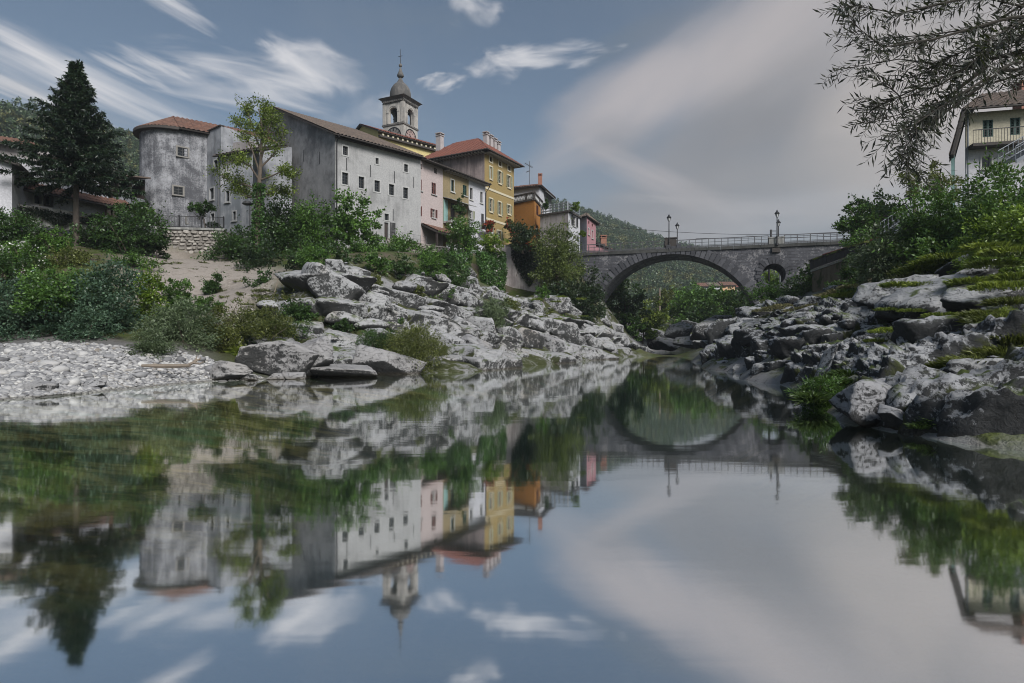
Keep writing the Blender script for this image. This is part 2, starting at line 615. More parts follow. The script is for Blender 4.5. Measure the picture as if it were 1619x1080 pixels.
M['tan'] = plaster('tan_plaster', (0.26, 0.205, 0.12), (0.17, 0.15, 0.09), 0.45, 0.6, 18.0)
M['yellow'] = plaster('ochre_yellow_plaster', (0.285, 0.212, 0.09), (0.25, 0.19, 0.10), 0.4, 0.6, 20.0)
M['brownwall'] = plaster('bare_brown_render', (0.30, 0.25, 0.24), (0.12, 0.10, 0.10), 0.5, 1.2, 22.0)
M['orange'] = plaster('orange_plaster', (0.315, 0.145, 0.042), (0.22, 0.12, 0.045), 0.35, 0.7, 24.0)
M['rose'] = plaster('rose_plaster', (0.36, 0.19, 0.21), (0.27, 0.2, 0.22), 0.25, 0.5, 26.0)
M['greyrender'] = plaster('patchy_grey_render', (0.34, 0.32, 0.315), (0.17, 0.15, 0.15), 0.5, 0.6, 28.0)
M['cream'] = plaster('cream_plaster', (0.48, 0.445, 0.345), (0.36, 0.36, 0.27), 0.25, 0.5, 30.0)
M['churchyellow'] = plaster('pale_yellow_plaster', (0.56, 0.47, 0.22), (0.36, 0.31, 0.18), 0.25, 0.5, 32.0)
M['bell'] = plaster('pale_belfry_stone', (0.42, 0.40, 0.37), (0.12, 0.12, 0.12), 0.45, 0.9, 34.0, 1.2)
M['lead'] = plaster('weathered_lead', (0.16, 0.15, 0.14), (0.06, 0.06, 0.06), 0.5, 1.0, 36.0)
M['coping'] = plaster('dark_coping_stone', (0.075, 0.075, 0.072), (0.025, 0.027, 0.024), 0.5, 0.6, 44.0)
M['retwhite'] = plaster('stained_retaining_plaster', (0.50, 0.46, 0.45), (0.20, 0.17, 0.17), 0.5, 0.9, 38.0)
M['conc'] = plaster('weathered_concrete', (0.36, 0.36, 0.345), (0.10, 0.10, 0.095), 0.5, 0.9, 40.0)
M['tile_red'] = tilemat('red_clay_tile', (0.135, 0.040, 0.027), (0.20, 0.066, 0.042), 0.12)
M['tile_terra'] = tilemat('terracotta_tile', (0.105, 0.048, 0.032), (0.20, 0.10, 0.068), 0.25)
M['tile_brown'] = tilemat('old_brown_tile', (0.085, 0.065, 0.052), (0.16, 0.12, 0.095), 0.4)
M['stone_trim'] = plain('grey_window_stone', (0.36, 0.36, 0.355), 0.85, 0, .3)
M['old_trim'] = plain('brown_grey_window_stone', (0.21, 0.20, 0.185), 0.9, 0, .3)
M['cream_trim'] = plain('cream_window_trim', (0.50, 0.455, 0.34), 0.85)
M['dark_eave'] = plain('dark_eave_timber', (0.045, 0.038, 0.034), 0.8)
M['rafter'] = plain('pale_rafter_end', (0.42, 0.40, 0.37), 0.8)
M['darkwood'] = plain('dark_brown_wood', (0.035, 0.026, 0.022), 0.7)
M['redshutter'] = plain('red_brown_shutter', (0.12, 0.045, 0.038), 0.7)
M['greenshutter'] = plain('dark_green_shutter', (0.018, 0.06, 0.05), 0.6)
M['sageshutter'] = plain('sage_cream_shutter', (0.36, 0.38, 0.28), 0.7)
M['greyshutter'] = plain('charcoal_shutter', (0.05, 0.048, 0.05), 0.7)
M['frame'] = plain('pale_window_frame', (0.45, 0.45, 0.43), 0.6)
M['darkframe'] = plain('dark_window_bars', (0.04, 0.04, 0.04), 0.6)
M['teal'] = plain('pale_teal_door', (0.22, 0.36, 0.34), 0.6)
M['iron'] = plain('black_iron', (0.022, 0.022, 0.024), 0.55, 0.3)
M['steel'] = plain('galvanised_steel', (0.19, 0.205, 0.225), 0.5, 0.4)
M['rail'] = plain('grey_painted_steel', (0.09, 0.09, 0.095), 0.55, 0.3)
M['black'] = plain('tarred_black_panel', (0.02, 0.018, 0.018), 0.7)
M['bark'] = plain('grey_brown_bark', (0.10, 0.080, 0.062), 0.95, 0, 0.5, 6.0)
M['pinebark'] = plain('spruce_bark', (0.085, 0.070, 0.058), 0.95, 0, 0.5, 5.0)
M['deadwood'] = plain('bleached_deadwood', (0.20, 0.165, 0.13), 0.9, 0, 0.3, 5.0)
M['brick'] = plain('red_chimney_brick', (0.25, 0.12, 0.085), 0.9, 0, 0.4, 5)
M['chimney'] = plain('grey_chimney_render', (0.36, 0.33, 0.33), 0.9, 0, 0.3, 2)
M['pane'], _nt, _b = newmat('dark_window_glass')
_b.inputs['Base Color'].default_value = (0.012, 0.014, 0.016, 1)
_b.inputs['Roughness'].default_value = 0.18
M['lampglass'], _nt, _b = newmat('frosted_lamp_glass')
_b.inputs['Base Color'].default_value = (0.55, 0.56, 0.56, 1)
_b.inputs['Roughness'].default_value = 0.3
M['flower_red'] = leafmat('red_geranium', (0.16, 0.02, 0.015), (0.30, 0.05, 0.03), 0.2)
M['flower_white'] = leafmat('white_blossom', (0.5, 0.5, 0.48), (0.8, 0.8, 0.76), 0.2)
# foliage
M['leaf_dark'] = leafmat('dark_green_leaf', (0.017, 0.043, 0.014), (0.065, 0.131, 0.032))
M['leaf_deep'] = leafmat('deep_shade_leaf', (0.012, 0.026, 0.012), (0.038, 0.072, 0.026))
M['leaf_green'] = leafmat('fresh_green_leaf', (0.032, 0.087, 0.017), (0.123, 0.239, 0.043))
M['leaf_yg'] = leafmat('yellow_green_leaf', (0.060, 0.110, 0.014), (0.24, 0.31, 0.055), 0.45)
M['leaf_lime'] = leafmat('lime_leaf', (0.072, 0.145, 0.017), (0.246, 0.362, 0.043), 0.4)
M['leaf_blue'] = leafmat('blue_green_leaf', (0.023, 0.061, 0.038), (0.109, 0.181, 0.109))
M['leaf_grey'] = leafmat('grey_willow_leaf', (0.051, 0.087, 0.038), (0.189, 0.246, 0.131))
M['leaf_olive'] = leafmat('olive_leaf', (0.051, 0.072, 0.014), (0.167, 0.189, 0.051))
M['leaf_conif'] = leafmat('soft_conifer_leaf', (0.051, 0.087, 0.017), (0.167, 0.210, 0.051))
M['needle'] = leafmat('spruce_needle', (0.006, 0.017, 0.009), (0.022, 0.042, 0.018), 0.15)
M['ivy'] = leafmat('ivy_leaf', (0.017, 0.058, 0.012), (0.072, 0.160, 0.029), 0.25)
M['ivydark'] = leafmat('dark_ivy_leaf', (0.010, 0.018, 0.011), (0.030, 0.046, 0.026), 0.2)
M['willowbark'] = plain('dark_willow_bark', (0.03, 0.026, 0.02), .9)
M['willow'] = leafmat('backlit_willow_leaf', (0.010, 0.013, 0.009), (0.030, 0.034, 0.020), 0.18)
M['grass'] = leafmat('bank_grass', (0.08, 0.14, 0.018), (0.27, 0.33, 0.05), 0.4)
M['grassdark'] = leafmat('tufted_dark_grass', (0.035, 0.08, 0.02), (0.13, 0.21, 0.055), 0.35)
M['drygrass'] = leafmat('dry_grass', (0.13, 0.13, 0.05), (0.33, 0.30, 0.15), 0.3)
M['forest'] = leafmat('hill_forest_leaf', (0.030, 0.062, 0.030), (0.095, 0.140, 0.055), 0.15)
M['forest2'] = leafmat('hill_forest_yellow_leaf', (0.075, 0.095, 0.028), (0.20, 0.195, 0.065), 0.15)
# rocks
M['rock'] = rockmat('pale_limestone', (0.34, 0.342, 0.345), amount=0.48, moss=0.3, scale=1.0, warm=0.25, under=0.5)
M['rockwet'] = rockmat('river_limestone', (0.28, 0.28, 0.285), amount=0.42, scale=0.8, warm=0.35, under=0.6)
M['rockdark'] = rockmat('lichened_limestone', (0.32, 0.325, 0.335), amount=0.78, moss=0.4, scale=1.2, warm=0.06, under=0.8, speck=.5)
M['rockgrey'] = rockmat('grey_limestone', (0.34, 0.345, 0.35), amount=0.50, moss=0.35, scale=1.2, warm=0.1, under=0.6, speck=.4)
M['cliffrock'] = rockmat('bedded_limestone', (0.34, 0.342, 0.345), amount=0.48, moss=0.40, scale=1.0, warm=0.25, under=0.5, cav=True)
M['ledgerock'] = rockmat('karst_limestone', (0.35, 0.355, 0.365), amount=0.72, moss=0.5, scale=1.3, warm=0.05, under=0.9, cav=True, speck=.6)
M['boulder'] = rockmat('smooth_boulder', (0.29, 0.285, 0.285), amount=0.22, scale=0.9, warm=0.15, under=1.0)


def pebblemat():
    m, nt, b = newmat('river_pebble')
    oi = N(nt, 'ShaderNodeObjectInfo').outputs['Random']
    isl = N(nt, 'ShaderNodeNewGeometry').outputs['Random Per Island']
    f = fmath(nt, 'FRACT', fmath(nt, 'ADD', fmath(nt, 'MULTIPLY', oi, 7.3), isl))
    cc = ramp(nt, f, [(0, (0.12, 0.12, 0.125)), (0.35, (0.25, 0.25, 0.255)), (0.75, (0.36, 0.355, 0.35)), (0.92, (0.48, 0.475, 0.46)), (1, (0.20, 0.18, 0.155))])
    n = noise(nt, pos(nt), 14, 4, 0.65)
    cc = mixc(nt, maprange(nt, n, 0.5, 0.8, 0, 0.5), cc, (0.22, 0.21, 0.20))
    sp = N(nt, 'ShaderNodeSeparateXYZ')
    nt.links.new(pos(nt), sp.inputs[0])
    wet = maprange(nt, sp.outputs[2], 0.03, 0.09, 0.6, 0.0)
    cc = mixc(nt, wet, cc, (0.08, 0.075, 0.055))
    nt.links.new(cc, b.inputs['Base Color'])
    b.inputs['Roughness'].default_value = 0.8
    bump(nt, b, n, 0.3, 0.02)
    return m


M['pebble'] = pebblemat()


def stonewallmat(name, lo, hi):
    m, nt, b = newmat(name)
    oi = N(nt, 'ShaderNodeObjectInfo').outputs['Random']
    isl = N(nt, 'ShaderNodeNewGeometry').outputs['Random Per Island']
    f = fmath(nt, 'FRACT', fmath(nt, 'ADD', fmath(nt, 'MULTIPLY', oi, 3.7), isl))
    n = noise(nt, pos(nt), 5, 5, 0.65)
    cc = mixc(nt, f, lo, hi)
    cc = mixc(nt, maprange(nt, n, 0.45, 0.75, 0, 0.6), cc, tuple(x * 0.45 for x in lo))
    nt.links.new(cc, b.inputs['Base Color'])
    b.inputs['Roughness'].default_value = 0.9
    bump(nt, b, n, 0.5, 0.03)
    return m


M['wallstone'] = stonewallmat('field_wall_stone', (0.20, 0.185, 0.165), (0.40, 0.375, 0.34))
M['mortar'] = plain('lime_mortar', (0.17, 0.155, 0.14), 0.95, 0, 0.3, 6)
M['voussoir'] = stonewallmat('arch_stone', (0.045, 0.046, 0.053), (0.105, 0.106, 0.118))


def masonry(name, ang):
    """coursed ashlar of the bridge: u along the bridge, z up"""
    m, nt, b = newmat(name)
    p = pos(nt)
    q = mapping(nt, p, rot=(0, 0, -ang))
    sp = N(nt, 'ShaderNodeSeparateXYZ')
    nt.links.new(q, sp.inputs[0])
    cb = N(nt, 'ShaderNodeCombineXYZ')
    nt.links.new(sp.outputs[0], cb.inputs[0])
    nt.links.new(sp.outputs[2], cb.inputs[1])
    br = N(nt, 'ShaderNodeTexBrick')
    nt.links.new(cb.outputs[0], br.inputs['Vector'])
    br.inputs['Scale'].default_value = 1.0
    br.inputs['Brick Width'].default_value = 0.85
    br.inputs['Row Height'].default_value = 0.36
    br.inputs['Mortar Size'].default_value = 0.022
    br.inputs['Color1'].default_value = (0.055, 0.056, 0.065, 1)
    br.inputs['Color2'].default_value = (0.088, 0.089, 0.101, 1)
    br.inputs['Mortar'].default_value = (0.036, 0.036, 0.04, 1)
    n = noise(nt, p, 0.6, 6, 0.65)
    f = noise(nt, p, 5, 5, 0.7)
    dr = noise(nt, mapping(nt, p, (1.2, 1.2, 0.12)), 1.0, 5, 0.6)
    cc = mixc(nt, maprange(nt, dr, 0.52, 0.75, 0, 0.65), br.outputs['Color'], (0.055, 0.055, 0.06))
    cc = mixc(nt, maprange(nt, fmath(nt, 'MULTIPLY', n, f), 0.255, 0.34, 0, 0.75), cc, (0.24, 0.235, 0.24))
    nt.links.new(cc, b.inputs['Base Color'])
    b.inputs['Roughness'].default_value = 0.92
    bump(nt, b, fmath(nt, 'ADD', fmath(nt, 'MULTIPLY', br.outputs['Fac'], -0.7), f), 0.6, 0.05)
    return m


# ------------------------------------------------------------------ terrain
L_WATER = [(-26, 14), (-13.9, 17.4), (-13.2, 21.5), (-12.2, 25.4), (-10.5, 26.8), (-8, 30.2), (-4.9, 31.6), (-2.3, 32.4), (1.9, 42.8), (4.6, 48.5),
           (8.9, 56.5), (11.4, 64), (14.5, 80), (19, 99), (30, 150)]
R_WATER = [(9.5, 5.5), (8.2, 8.4), (7.2, 9.9), (6.7, 12.3), (7.6, 15), (10.0, 23), (11.9, 31), (14.0, 45), (18.6, 58), (24, 75), (30, 92), (48, 150)]
CP = []      # control points (X, Y, z)
for x, y in L_WATER + R_WATER:
    CP.append((x, y, 0.02))


def cpx(px, py, Y, dz=0.0):
    v = at(px, py, Y)
    CP.append((v.x, v.y, v.z + dz))


# river bed
for p in [(0, -8, -1.8), (-8, -6, -1.6), (-7, 4, -1.2), (8, -4, -.8), (-3, 3, -1.6), (3, 4, -2.0), (-9, 9, -.5), (-4, 9, -1.0), (-17, 8, -.35), (-22, 4, -.4), (1, 12, -2.2), (4.5, 9, -1.6),
          (-8, 16, -.5), (-2, 18, -1.6), (5, 19, -2.6), (-9, 22, -.7), (1, 27, -2.8), (7, 33, -2.6), (7, 43, -2.4), (11, 53, -2.4), (15, 63, -2.0), (20, 85, -1.5), (26, 105, -1.2), (38, 150, -1)]:
    CP.append(p)
# left bank
for p in [(-20, 18, .35), (-17, 21, .7), (-16, 25, 1.3), (-22, 25, 1.4), (-30, 22, 1.4), (-13.5, 28, 1.5), (-26, 31, 3.0), (-20, 31, 3.2), (-34, 34, 4.2)]:
    CP.append(p)
for a in [(60, 420, 40), (150, 410, 42), (230, 415, 44), (0, 400, 40), (300, 410, 50), (345, 408, 51), (380, 450, 43), (330, 465, 42), (420, 480, 37), (300, 500, 36), (380, 535, 31),
          (120, 388, 46), (30, 372, 46), (200, 400, 47), (270, 407, 51), (300, 405, 52), (340, 405, 52),
          (500, 418, 37.5), (430, 440, 40), (470, 490, 35), (490, 545, 32.3), (440, 565, 30), (530, 470, 36), (560, 415, 39.5), (600, 415, 42), (600, 480, 38), (640, 545, 34.5), (560, 550, 32.4),
          (700, 405, 50), (690, 470, 43), (720, 555, 36), (740, 520, 40), (650, 440, 43), (760, 470, 49), (800, 463, 59), (800, 520, 46.5), (810, 560, 43), (850, 455, 66), (850, 500, 56),
          (870, 545, 50), (900, 490, 66), (905, 535, 56), (940, 505, 74), (950, 545, 61), (960, 500, 82), (770, 468, 70.5), (800, 470, 73), (830, 468, 73), (865, 474, 72.5), (900, 484, 72), (790, 466, 66), (850, 476, 69)]:
    cpx(*a)
# plateau of the village
for p in [(-17.5, 61, 10.6), (-14, 64, 11.2), (-10, 68, 11.8), (-6, 76, 12.6), (-3.4, 81, 12.8), (1, 84, 12.8), (6, 84, 12.9), (9, 84, 12.9), (10, 100, 13.2), (-20, 100, 14),
          (-31, 56, 11.1), (-26, 54, 11.1), (-30, 62, 11.2), (-22, 58, 10.6), (-36, 66, 11.3), (-33, 52.6, 10.9), (-27, 52.9, 10.9), (-34, 50, 9.6), (-40, 50, 10.2), (-45, 48, 10.0), (-50, 60, 11.5), (-70, 60, 12), (-60, 40, 8), (-48, 36, 6), (-60, 25, 4),
          (-80, 30, 5), (-80, 90, 16), (-40, 110, 16), (-10, 130, 15), (18, 120, 9), (14, 100, 8)]:
    CP.append(p)
# right bank
for p in [(12, 9.5, 1.1), (10.2, 10.8, .8), (9.5, 12, 1.1), (12, 13, 2.0), (10, 16, 1.5), (14, 18, 2.6), (18, 12, 2.1), (22, 10, 2.5), (25, 16, 3.6), (13.0, 26, 2.8), (17, 23, 2.9), (15, 32, 3.2), (13.3, 36, 1.6), (17, 37, 3.2), (22, 25, 3.7),
          (30, 30, 6.2), (24, 32, 4.2), (26, 36, 5.0), (20, 42, 4.2), (18.5, 50, 3.6), (22, 56, 4.6), (26, 62, 6.0), (29, 68, 7.0), (34, 66, 8.2), (38, 60, 9.6), (32, 44, 8), (36, 50, 9.4), (44, 45, 10.5), (50, 60, 12.5), (60, 40, 11), (40, 74, 12.8), (55, 80, 13),
          (70, 60, 14), (75, 30, 10), (34, 90, 4.5), (42, 100, 7), (55, 130, 9), (40, 20, 6.5), (60, 10, 9), (30, 4, 3.5), (20, -4, 1.5), (60, -10, 6), (80, 100, 15)]:
    CP.append(p)
CP = np.array(CP, float)


def _k(d):
    return d


_n = len(CP)
_D = np.sqrt(((CP[:, None, :2] - CP[None, :, :2]) ** 2).sum(-1))
_A = np.zeros((_n + 3, _n + 3))
_A[:_n, :_n] = -_D - np.eye(_n) * 0.15
_A[:_n, _n] = 1
_A[:_n, _n + 1:] = CP[:, :2] * 0.01
_A[_n, :_n] = 1
_A[_n + 1:, :_n] = CP[:, :2].T * 0.01
_W = np.linalg.solve(_A, np.concatenate([CP[:, 2], np.zeros(3)]))


def ground0(X, Y):
    X = np.atleast_1d(np.asarray(X, float))
    Y = np.atleast_1d(np.asarray(Y, float))
    r = np.empty(len(X))
    for s in range(0, len(X), 20000):
        x, y = X[s:s + 20000], Y[s:s + 20000]
        d = np.sqrt((x[:, None] - CP[None, :, 0]) ** 2 + (y[:, None] - CP[None, :, 1]) ** 2)
        r[s:s + 20000] = -d @ _W[:_n] + _W[_n] + (x * _W[_n + 1] + y * _W[_n + 2]) * 0.01
    return r


def gz(x, y):
    return float(ground0([x], [y])[0])


def poly_mask(X, Y, pts, soft=1.5):
    """1 inside the polygon, fading outside over soft metres"""
    pts = np.array(pts, float)
    inside = np.zeros(len(X), bool)
    dmin = np.full(len(X), 1e9)
    for i in range(len(pts)):
        a, b = pts[i], pts[(i + 1) % len(pts)]
        c = ((a[1] > Y) != (b[1] > Y)) & (X < (b[0] - a[0]) * (Y - a[1]) / (b[1] - a[1] + 1e-12) + a[0])
        inside ^= c
        ab = b - a
        t = np.clip(((X - a[0]) * ab[0] + (Y - a[1]) * ab[1]) / (ab @ ab + 1e-12), 0, 1)
        d = np.hypot(X - a[0] - t * ab[0], Y - a[1] - t * ab[1])
        dmin = np.minimum(dmin, d)
    return np.where(inside, 1.0, np.clip(1 - dmin / soft, 0, 1))


ROCK_L = [(-15, 35), (-14.5, 38), (-13, 40.5), (-9, 44.5), (-4, 54), (-1, 61), (4, 70), (9, 80), (16, 82), (13, 66), (10, 56), (5.5, 48), (3, 42), (-1, 32), (-5, 31), (-9, 29), (-12, 27), (-15, 32)]
ROCK_R = [(8.5, 5), (6, 9), (6, 13), (7, 17), (9.5, 24), (11.5, 33), (13.5, 46), (18, 58), (24, 75), (29, 90), (34, 88), (28, 66), (23, 52), (22, 40), (23, 30), (24, 20), (24, 10), (22, 4)]
ROCK_F = [(12, 78), (17, 99), (27, 140), (60, 150), (45, 115), (34, 92), (27, 78)]
GRAVEL = [(-30, 10), (-14, 16), (-13, 21), (-12, 25.5), (-10, 27), (-13, 28), (-15, 26), (-20, 26), (-32, 25)]
SLOPE = [(-29, 51), (-24, 51), (-17, 44), (-14.5, 37), (-16, 34), (-21, 37), (-26, 43)]


def terrain():
    xs = np.concatenate([np.arange(-95, -36, 1.2), np.arange(-36, 30, 0.34), np.arange(30, 85, 1.0)])
    ys = np.concatenate([np.arange(-24, 4, 1.0), np.arange(4, 66, 0.34), np.arange(66, 160, 0.9)])
    X, Y = np.meshgrid(xs, ys)
    sh = X.shape
    X, Y = X.ravel(), Y.ravel()
    Z = ground0(X, Y)
    rk = np.maximum(np.maximum(poly_mask(X, Y, ROCK_L, 2.0), poly_mask(X, Y, ROCK_R, 2.5)), poly_mask(X, Y, ROCK_F, 3.0))
    P = np.stack([X, Y, Z], 1)
    above = np.clip((Z + 0.3) / 0.8, 0, 1)
    rkl, rkr = poly_mask(X, Y, ROCK_L, 2.0), poly_mask(X, Y, ROCK_R, 2.5)
    low = np.clip((Z - 0.1) / 2.0, 0, 1)
    Z = Z - (rkl * .95 + rkr * 1.0) * low
    n1 = fbm(P * (0.40, 0.40, 0.6) + 3.0, 5, ridged=True)
    n2 = fbm(P * 1.5, 4, ridged=True)
    Z = Z + rkr * above * (0.30 * n1 + 0.2 * n2) + rkl * above * (.3 * n1 + .2 * n2) + (1 - rk) * 0.12 * fbm(P * 0.6, 3) * above
    # bedding steps on the left cliff: the beds dip down-river to the right
    t = (Z + 0.18 * X + 0.06 * Y) / 1.15
    st = np.floor(t) + np.clip((t - np.floor(t)) * 2.4 - 0.7, 0, 1) - t
    Z = Z + rkl * above * st * 0.3
    Z = np.maximum(Z, -3.5)
    Z = Z + poly_mask(X, Y, GRAVEL, 1.2) * (.10 * fbm(P * (1.1, 1.1, 1), 3) + .05 * fbm(P * (3.5, 3.5, 1), 2))
    sl = poly_mask(X, Y, SLOPE, 2.0)
    gv = poly_mask(X, Y, GRAVEL, 1.2)
    nx, ny = sh[1], sh[0]
    idx = np.arange(nx * ny).reshape(sh)
    faces = np.stack([idx[:-1, :-1], idx[:-1, 1:], idx[1:, 1:], idx[1:, :-1]], -1).reshape(-1, 4)
    me = fast_mesh('river_bank', np.stack([X, Y, Z], 1), faces, smooth=True)
    ca = me.color_attributes.new('zone', 'FLOAT_COLOR', 'POINT')
    side = (X > 6 + 0.16 * (Y - 20)).astype(float)
    colr = np.stack([rk, gv, sl, side], 1).astype(np.float32)
    ca.data.foreach_set('color', colr.ravel())
    return me, (xs, ys, Z.reshape(sh))


def terrainmat():
    m, nt, b = newmat('bank_ground')
    p = pos(nt)
    at_ = N(nt, 'ShaderNodeVertexColor', layer_name='zone')
    sp = N(nt, 'ShaderNodeSeparateColor')
    nt.links.new(at_.outputs[0], sp.inputs[0])
    n1 = noise(nt, p, 0.5, 6, 0.65, 0.3)
    n2 = noise(nt, p, 2.8, 6, 0.68, 0.3)
    n3 = noise(nt, p, 12, 4, 0.7)
    geo = N(nt, 'ShaderNodeNewGeometry')
    sn = N(nt, 'ShaderNodeSeparateXYZ')
    nt.links.new(geo.outputs['Normal'], sn.inputs[0])
    grass = mixc(nt, n2, (0.022, 0.038, 0.010), (0.085, 0.105, 0.028))
    soil = mixc(nt, n2, (0.06, 0.05, 0.035), (0.13, 0.11, 0.085))
    base = mixc(nt, maprange(nt, n1, 0.42, 0.6), grass, soil)
    slope = mixc(nt, n3, (0.17, 0.15, 0.13), (0.40, 0.36, 0.325))
    slope = mixc(nt, maprange(nt, n2, 0.50, 0.66, 0, 0.6), slope, (0.18, 0.15, 0.125))
    cc = mixc(nt, sp.outputs[2], base, slope)
    grav = mixc(nt, n3, (0.07, 0.07, 0.068), (0.20, 0.195, 0.19))
    cc = mixc(nt, sp.outputs[1], cc, grav)
    rock = mixc(nt, n3, (0.17, 0.17, 0.175), (0.29, 0.285, 0.285))
    rock = mixc(nt, maprange(nt, n1, 0.5, 0.7, 0, .3), rock, (0.33, 0.27, 0.2))
    rock = mixc(nt, maprange(nt, fmath(nt, 'ADD', fmath(nt, 'MULTIPLY', n2, 0.7), fmath(nt, 'MULTIPLY', n1, 0.4)), 0.57, 0.66, 0, .92), rock, (0.028, 0.029, 0.028))
    gr2 = mixc(nt, n3, (0.035, 0.055, 0.012), (0.12, 0.14, 0.035))
    up = fmath(nt, 'MULTIPLY', maprange(nt, sn.outputs[2], 0.80, 0.95), maprange(nt, n1, 0.40, 0.55))
    rock = mixc(nt, up, rock, gr2)
    scrub = mixc(nt, n3, (0.022, 0.032, 0.010), (0.075, 0.078, 0.030))
    lf = fmath(nt, 'MULTIPLY', fmath(nt, 'SUBTRACT', 1.0, at_.outputs[1]), maprange(nt, fmath(nt, 'ADD', n1, fmath(nt, 'MULTIPLY', n2, .5)), .62, .78))
    rock = mixc(nt, lf, rock, scrub)
    cc = mixc(nt, sp.outputs[0], cc, rock)
    # under water: dark stones with brown-green algae; light lost with depth painted into colour
    spz = N(nt, 'ShaderNodeSeparateXYZ')
    nt.links.new(p, spz.inputs[0])
    bed = mixc(nt, maprange(nt, noise(nt, mapping(nt, p, (.6, 1.2, 1), (0, 0, .2)), 1.1, 6, 0.68, 0.4), 0.42, 0.62), (0.04, 0.036, 0.024), (0.34, 0.26, 0.12))
    bed = mixc(nt, maprange(nt, noise(nt, mapping(nt, p, (0.4, 1.1, 1)), 0.5, 4, 0.6), 0.56, 0.70), bed, (0.08, 0.17, 0.095))
    deep = maprange(nt, spz.outputs[2], -0.8, -1.45, 0.0, 1.0)
    bed = mixc(nt, deep, bed, (0.010, 0.026, 0.021))
    bed = mixc(nt, at_.outputs[0] if False else sp.outputs[0], bed, (0.035, 0.038, 0.024))
    cc = mixc(nt, maprange(nt, spz.outputs[2], 0.02, -0.10), cc, bed)
    nt.links.new(cc, b.inputs['Base Color'])
    b.inputs['Roughness'].default_value = 0.95
    b.inputs['Specular IOR Level'].default_value = 0.15
    bump(nt, b, fmath(nt, 'ADD', n2, fmath(nt, 'MULTIPLY', n3, 0.5)), 0.8, 0.12)
    return m


_me, TERR = terrain()
_me.materials.append(terrainmat())
bank = tag(link('river_bank', _me), kind='structure', label='rocky river banks, river bed and the village terrace')


def gz_mesh(x, y):
    """height of the built terrain mesh"""
    xs, ys, Z = TERR
    i = min(max(np.searchsorted(xs, x) - 1, 0), len(xs) - 2)
    j = min(max(np.searchsorted(ys, y) - 1, 0), len(ys) - 2)
    fx = min(max((x - xs[i]) / (xs[i + 1] - xs[i]), 0), 1)
    fy = min(max((y - ys[j]) / (ys[j + 1] - ys[j]), 0), 1)
    return float((Z[j, i] * (1 - fx) + Z[j, i + 1] * fx) * (1 - fy) + (Z[j + 1, i] * (1 - fx) + Z[j + 1, i + 1] * fx) * fy)


# great base sheet out to the horizon
mb = MB()
mb.poly([(-2500, -1500, -4), (2500, -1500, -4), (2500, 3000, -4), (-2500, 3000, -4)])
tag(mb.build('ground', plain('valley_soil', (0.05, 0.06, 0.03), 0.95, 0, 0.4, 0.2)), kind='structure', label='flat valley floor reaching out to the horizon')


def watermat():
    m, nt, b = newmat('river_water')
    nt.nodes.remove(b)
    out = nt.nodes['Material Output']
    p = pos(nt)
    gl = N(nt, 'ShaderNodeBsdfGlossy')
    gl.inputs['Color'].default_value = (0.98, 0.99, 1.0, 1)
    gl.inputs['Roughness'].default_value = 0.045
    tr = N(nt, 'ShaderNodeBsdfTransparent')
    tr.inputs['Color'].default_value = (0.36, 0.40, 0.35, 1)
    fr = N(nt, 'ShaderNodeFresnel')
    fr.inputs['IOR'].default_value = 1.333
    f = fmath(nt, 'ADD', WATER_BASE, fmath(nt, 'MULTIPLY', fr.outputs[0], 1 - WATER_BASE), clamp=True)
    nt.links.new(mixc(nt, f, (0, 0, 0), (0.97, 0.985, 1.0)), gl.inputs['Color'])
    w1 = noise(nt, mapping(nt, p, (0.25, 1.3, 1)), 1.0, 3, 0.5)
    w2 = noise(nt, mapping(nt, p, (1.2, 5.0, 1)), 1.0, 2, 0.5)
    h = fmath(nt, 'ADD', w1, fmath(nt, 'MULTIPLY', w2, 0.15))
    bp = N(nt, 'ShaderNodeBump')
    bp.inputs['Strength'].default_value = 0.22
    bp.inputs['Distance'].default_value = 0.008
    nt.links.new(h, bp.inputs['Height'])
    nt.links.new(bp.outputs[0], gl.inputs['Normal'])
    mx = N(nt, 'ShaderNodeAddShader')
    nt.links.new(tr.outputs[0], mx.inputs[0])
    nt.links.new(gl.outputs[0], mx.inputs[1])
    nt.links.new(mx.outputs[0], out.inputs[0])
    return m


WATER_BASE = 0.80
mb = MB()
mb.poly([(-70, -24, 0), (60, -24, 0), (60, 158, 0), (-70, 158, 0)])
tag(mb.build('water', watermat()), kind='structure', label='still river water mirroring the village and the sky')


# ------------------------------------------------------------------ hills
def hill_h(az):
    """skyline height as tan(elevation) by azimuth (photo column)"""
    px = 809.5 + F * np.tan(az)
    pts = [(-900, 60), (-300, 95), (0, 143), (60, 160), (130, 185), (230, 205), (400, 250), (650, 285), (800, 300), (880, 312), (950, 335), (1020, 363), (1090, 386), (1150, 402), (1220, 410), (1320, 408), (1500, 385), (1900, 340), (2600, 320)]
    xs, ys = zip(*pts)
    return (540 - np.interp(px, xs, ys)) / F / np.sqrt(1 + np.tan(az) ** 2)


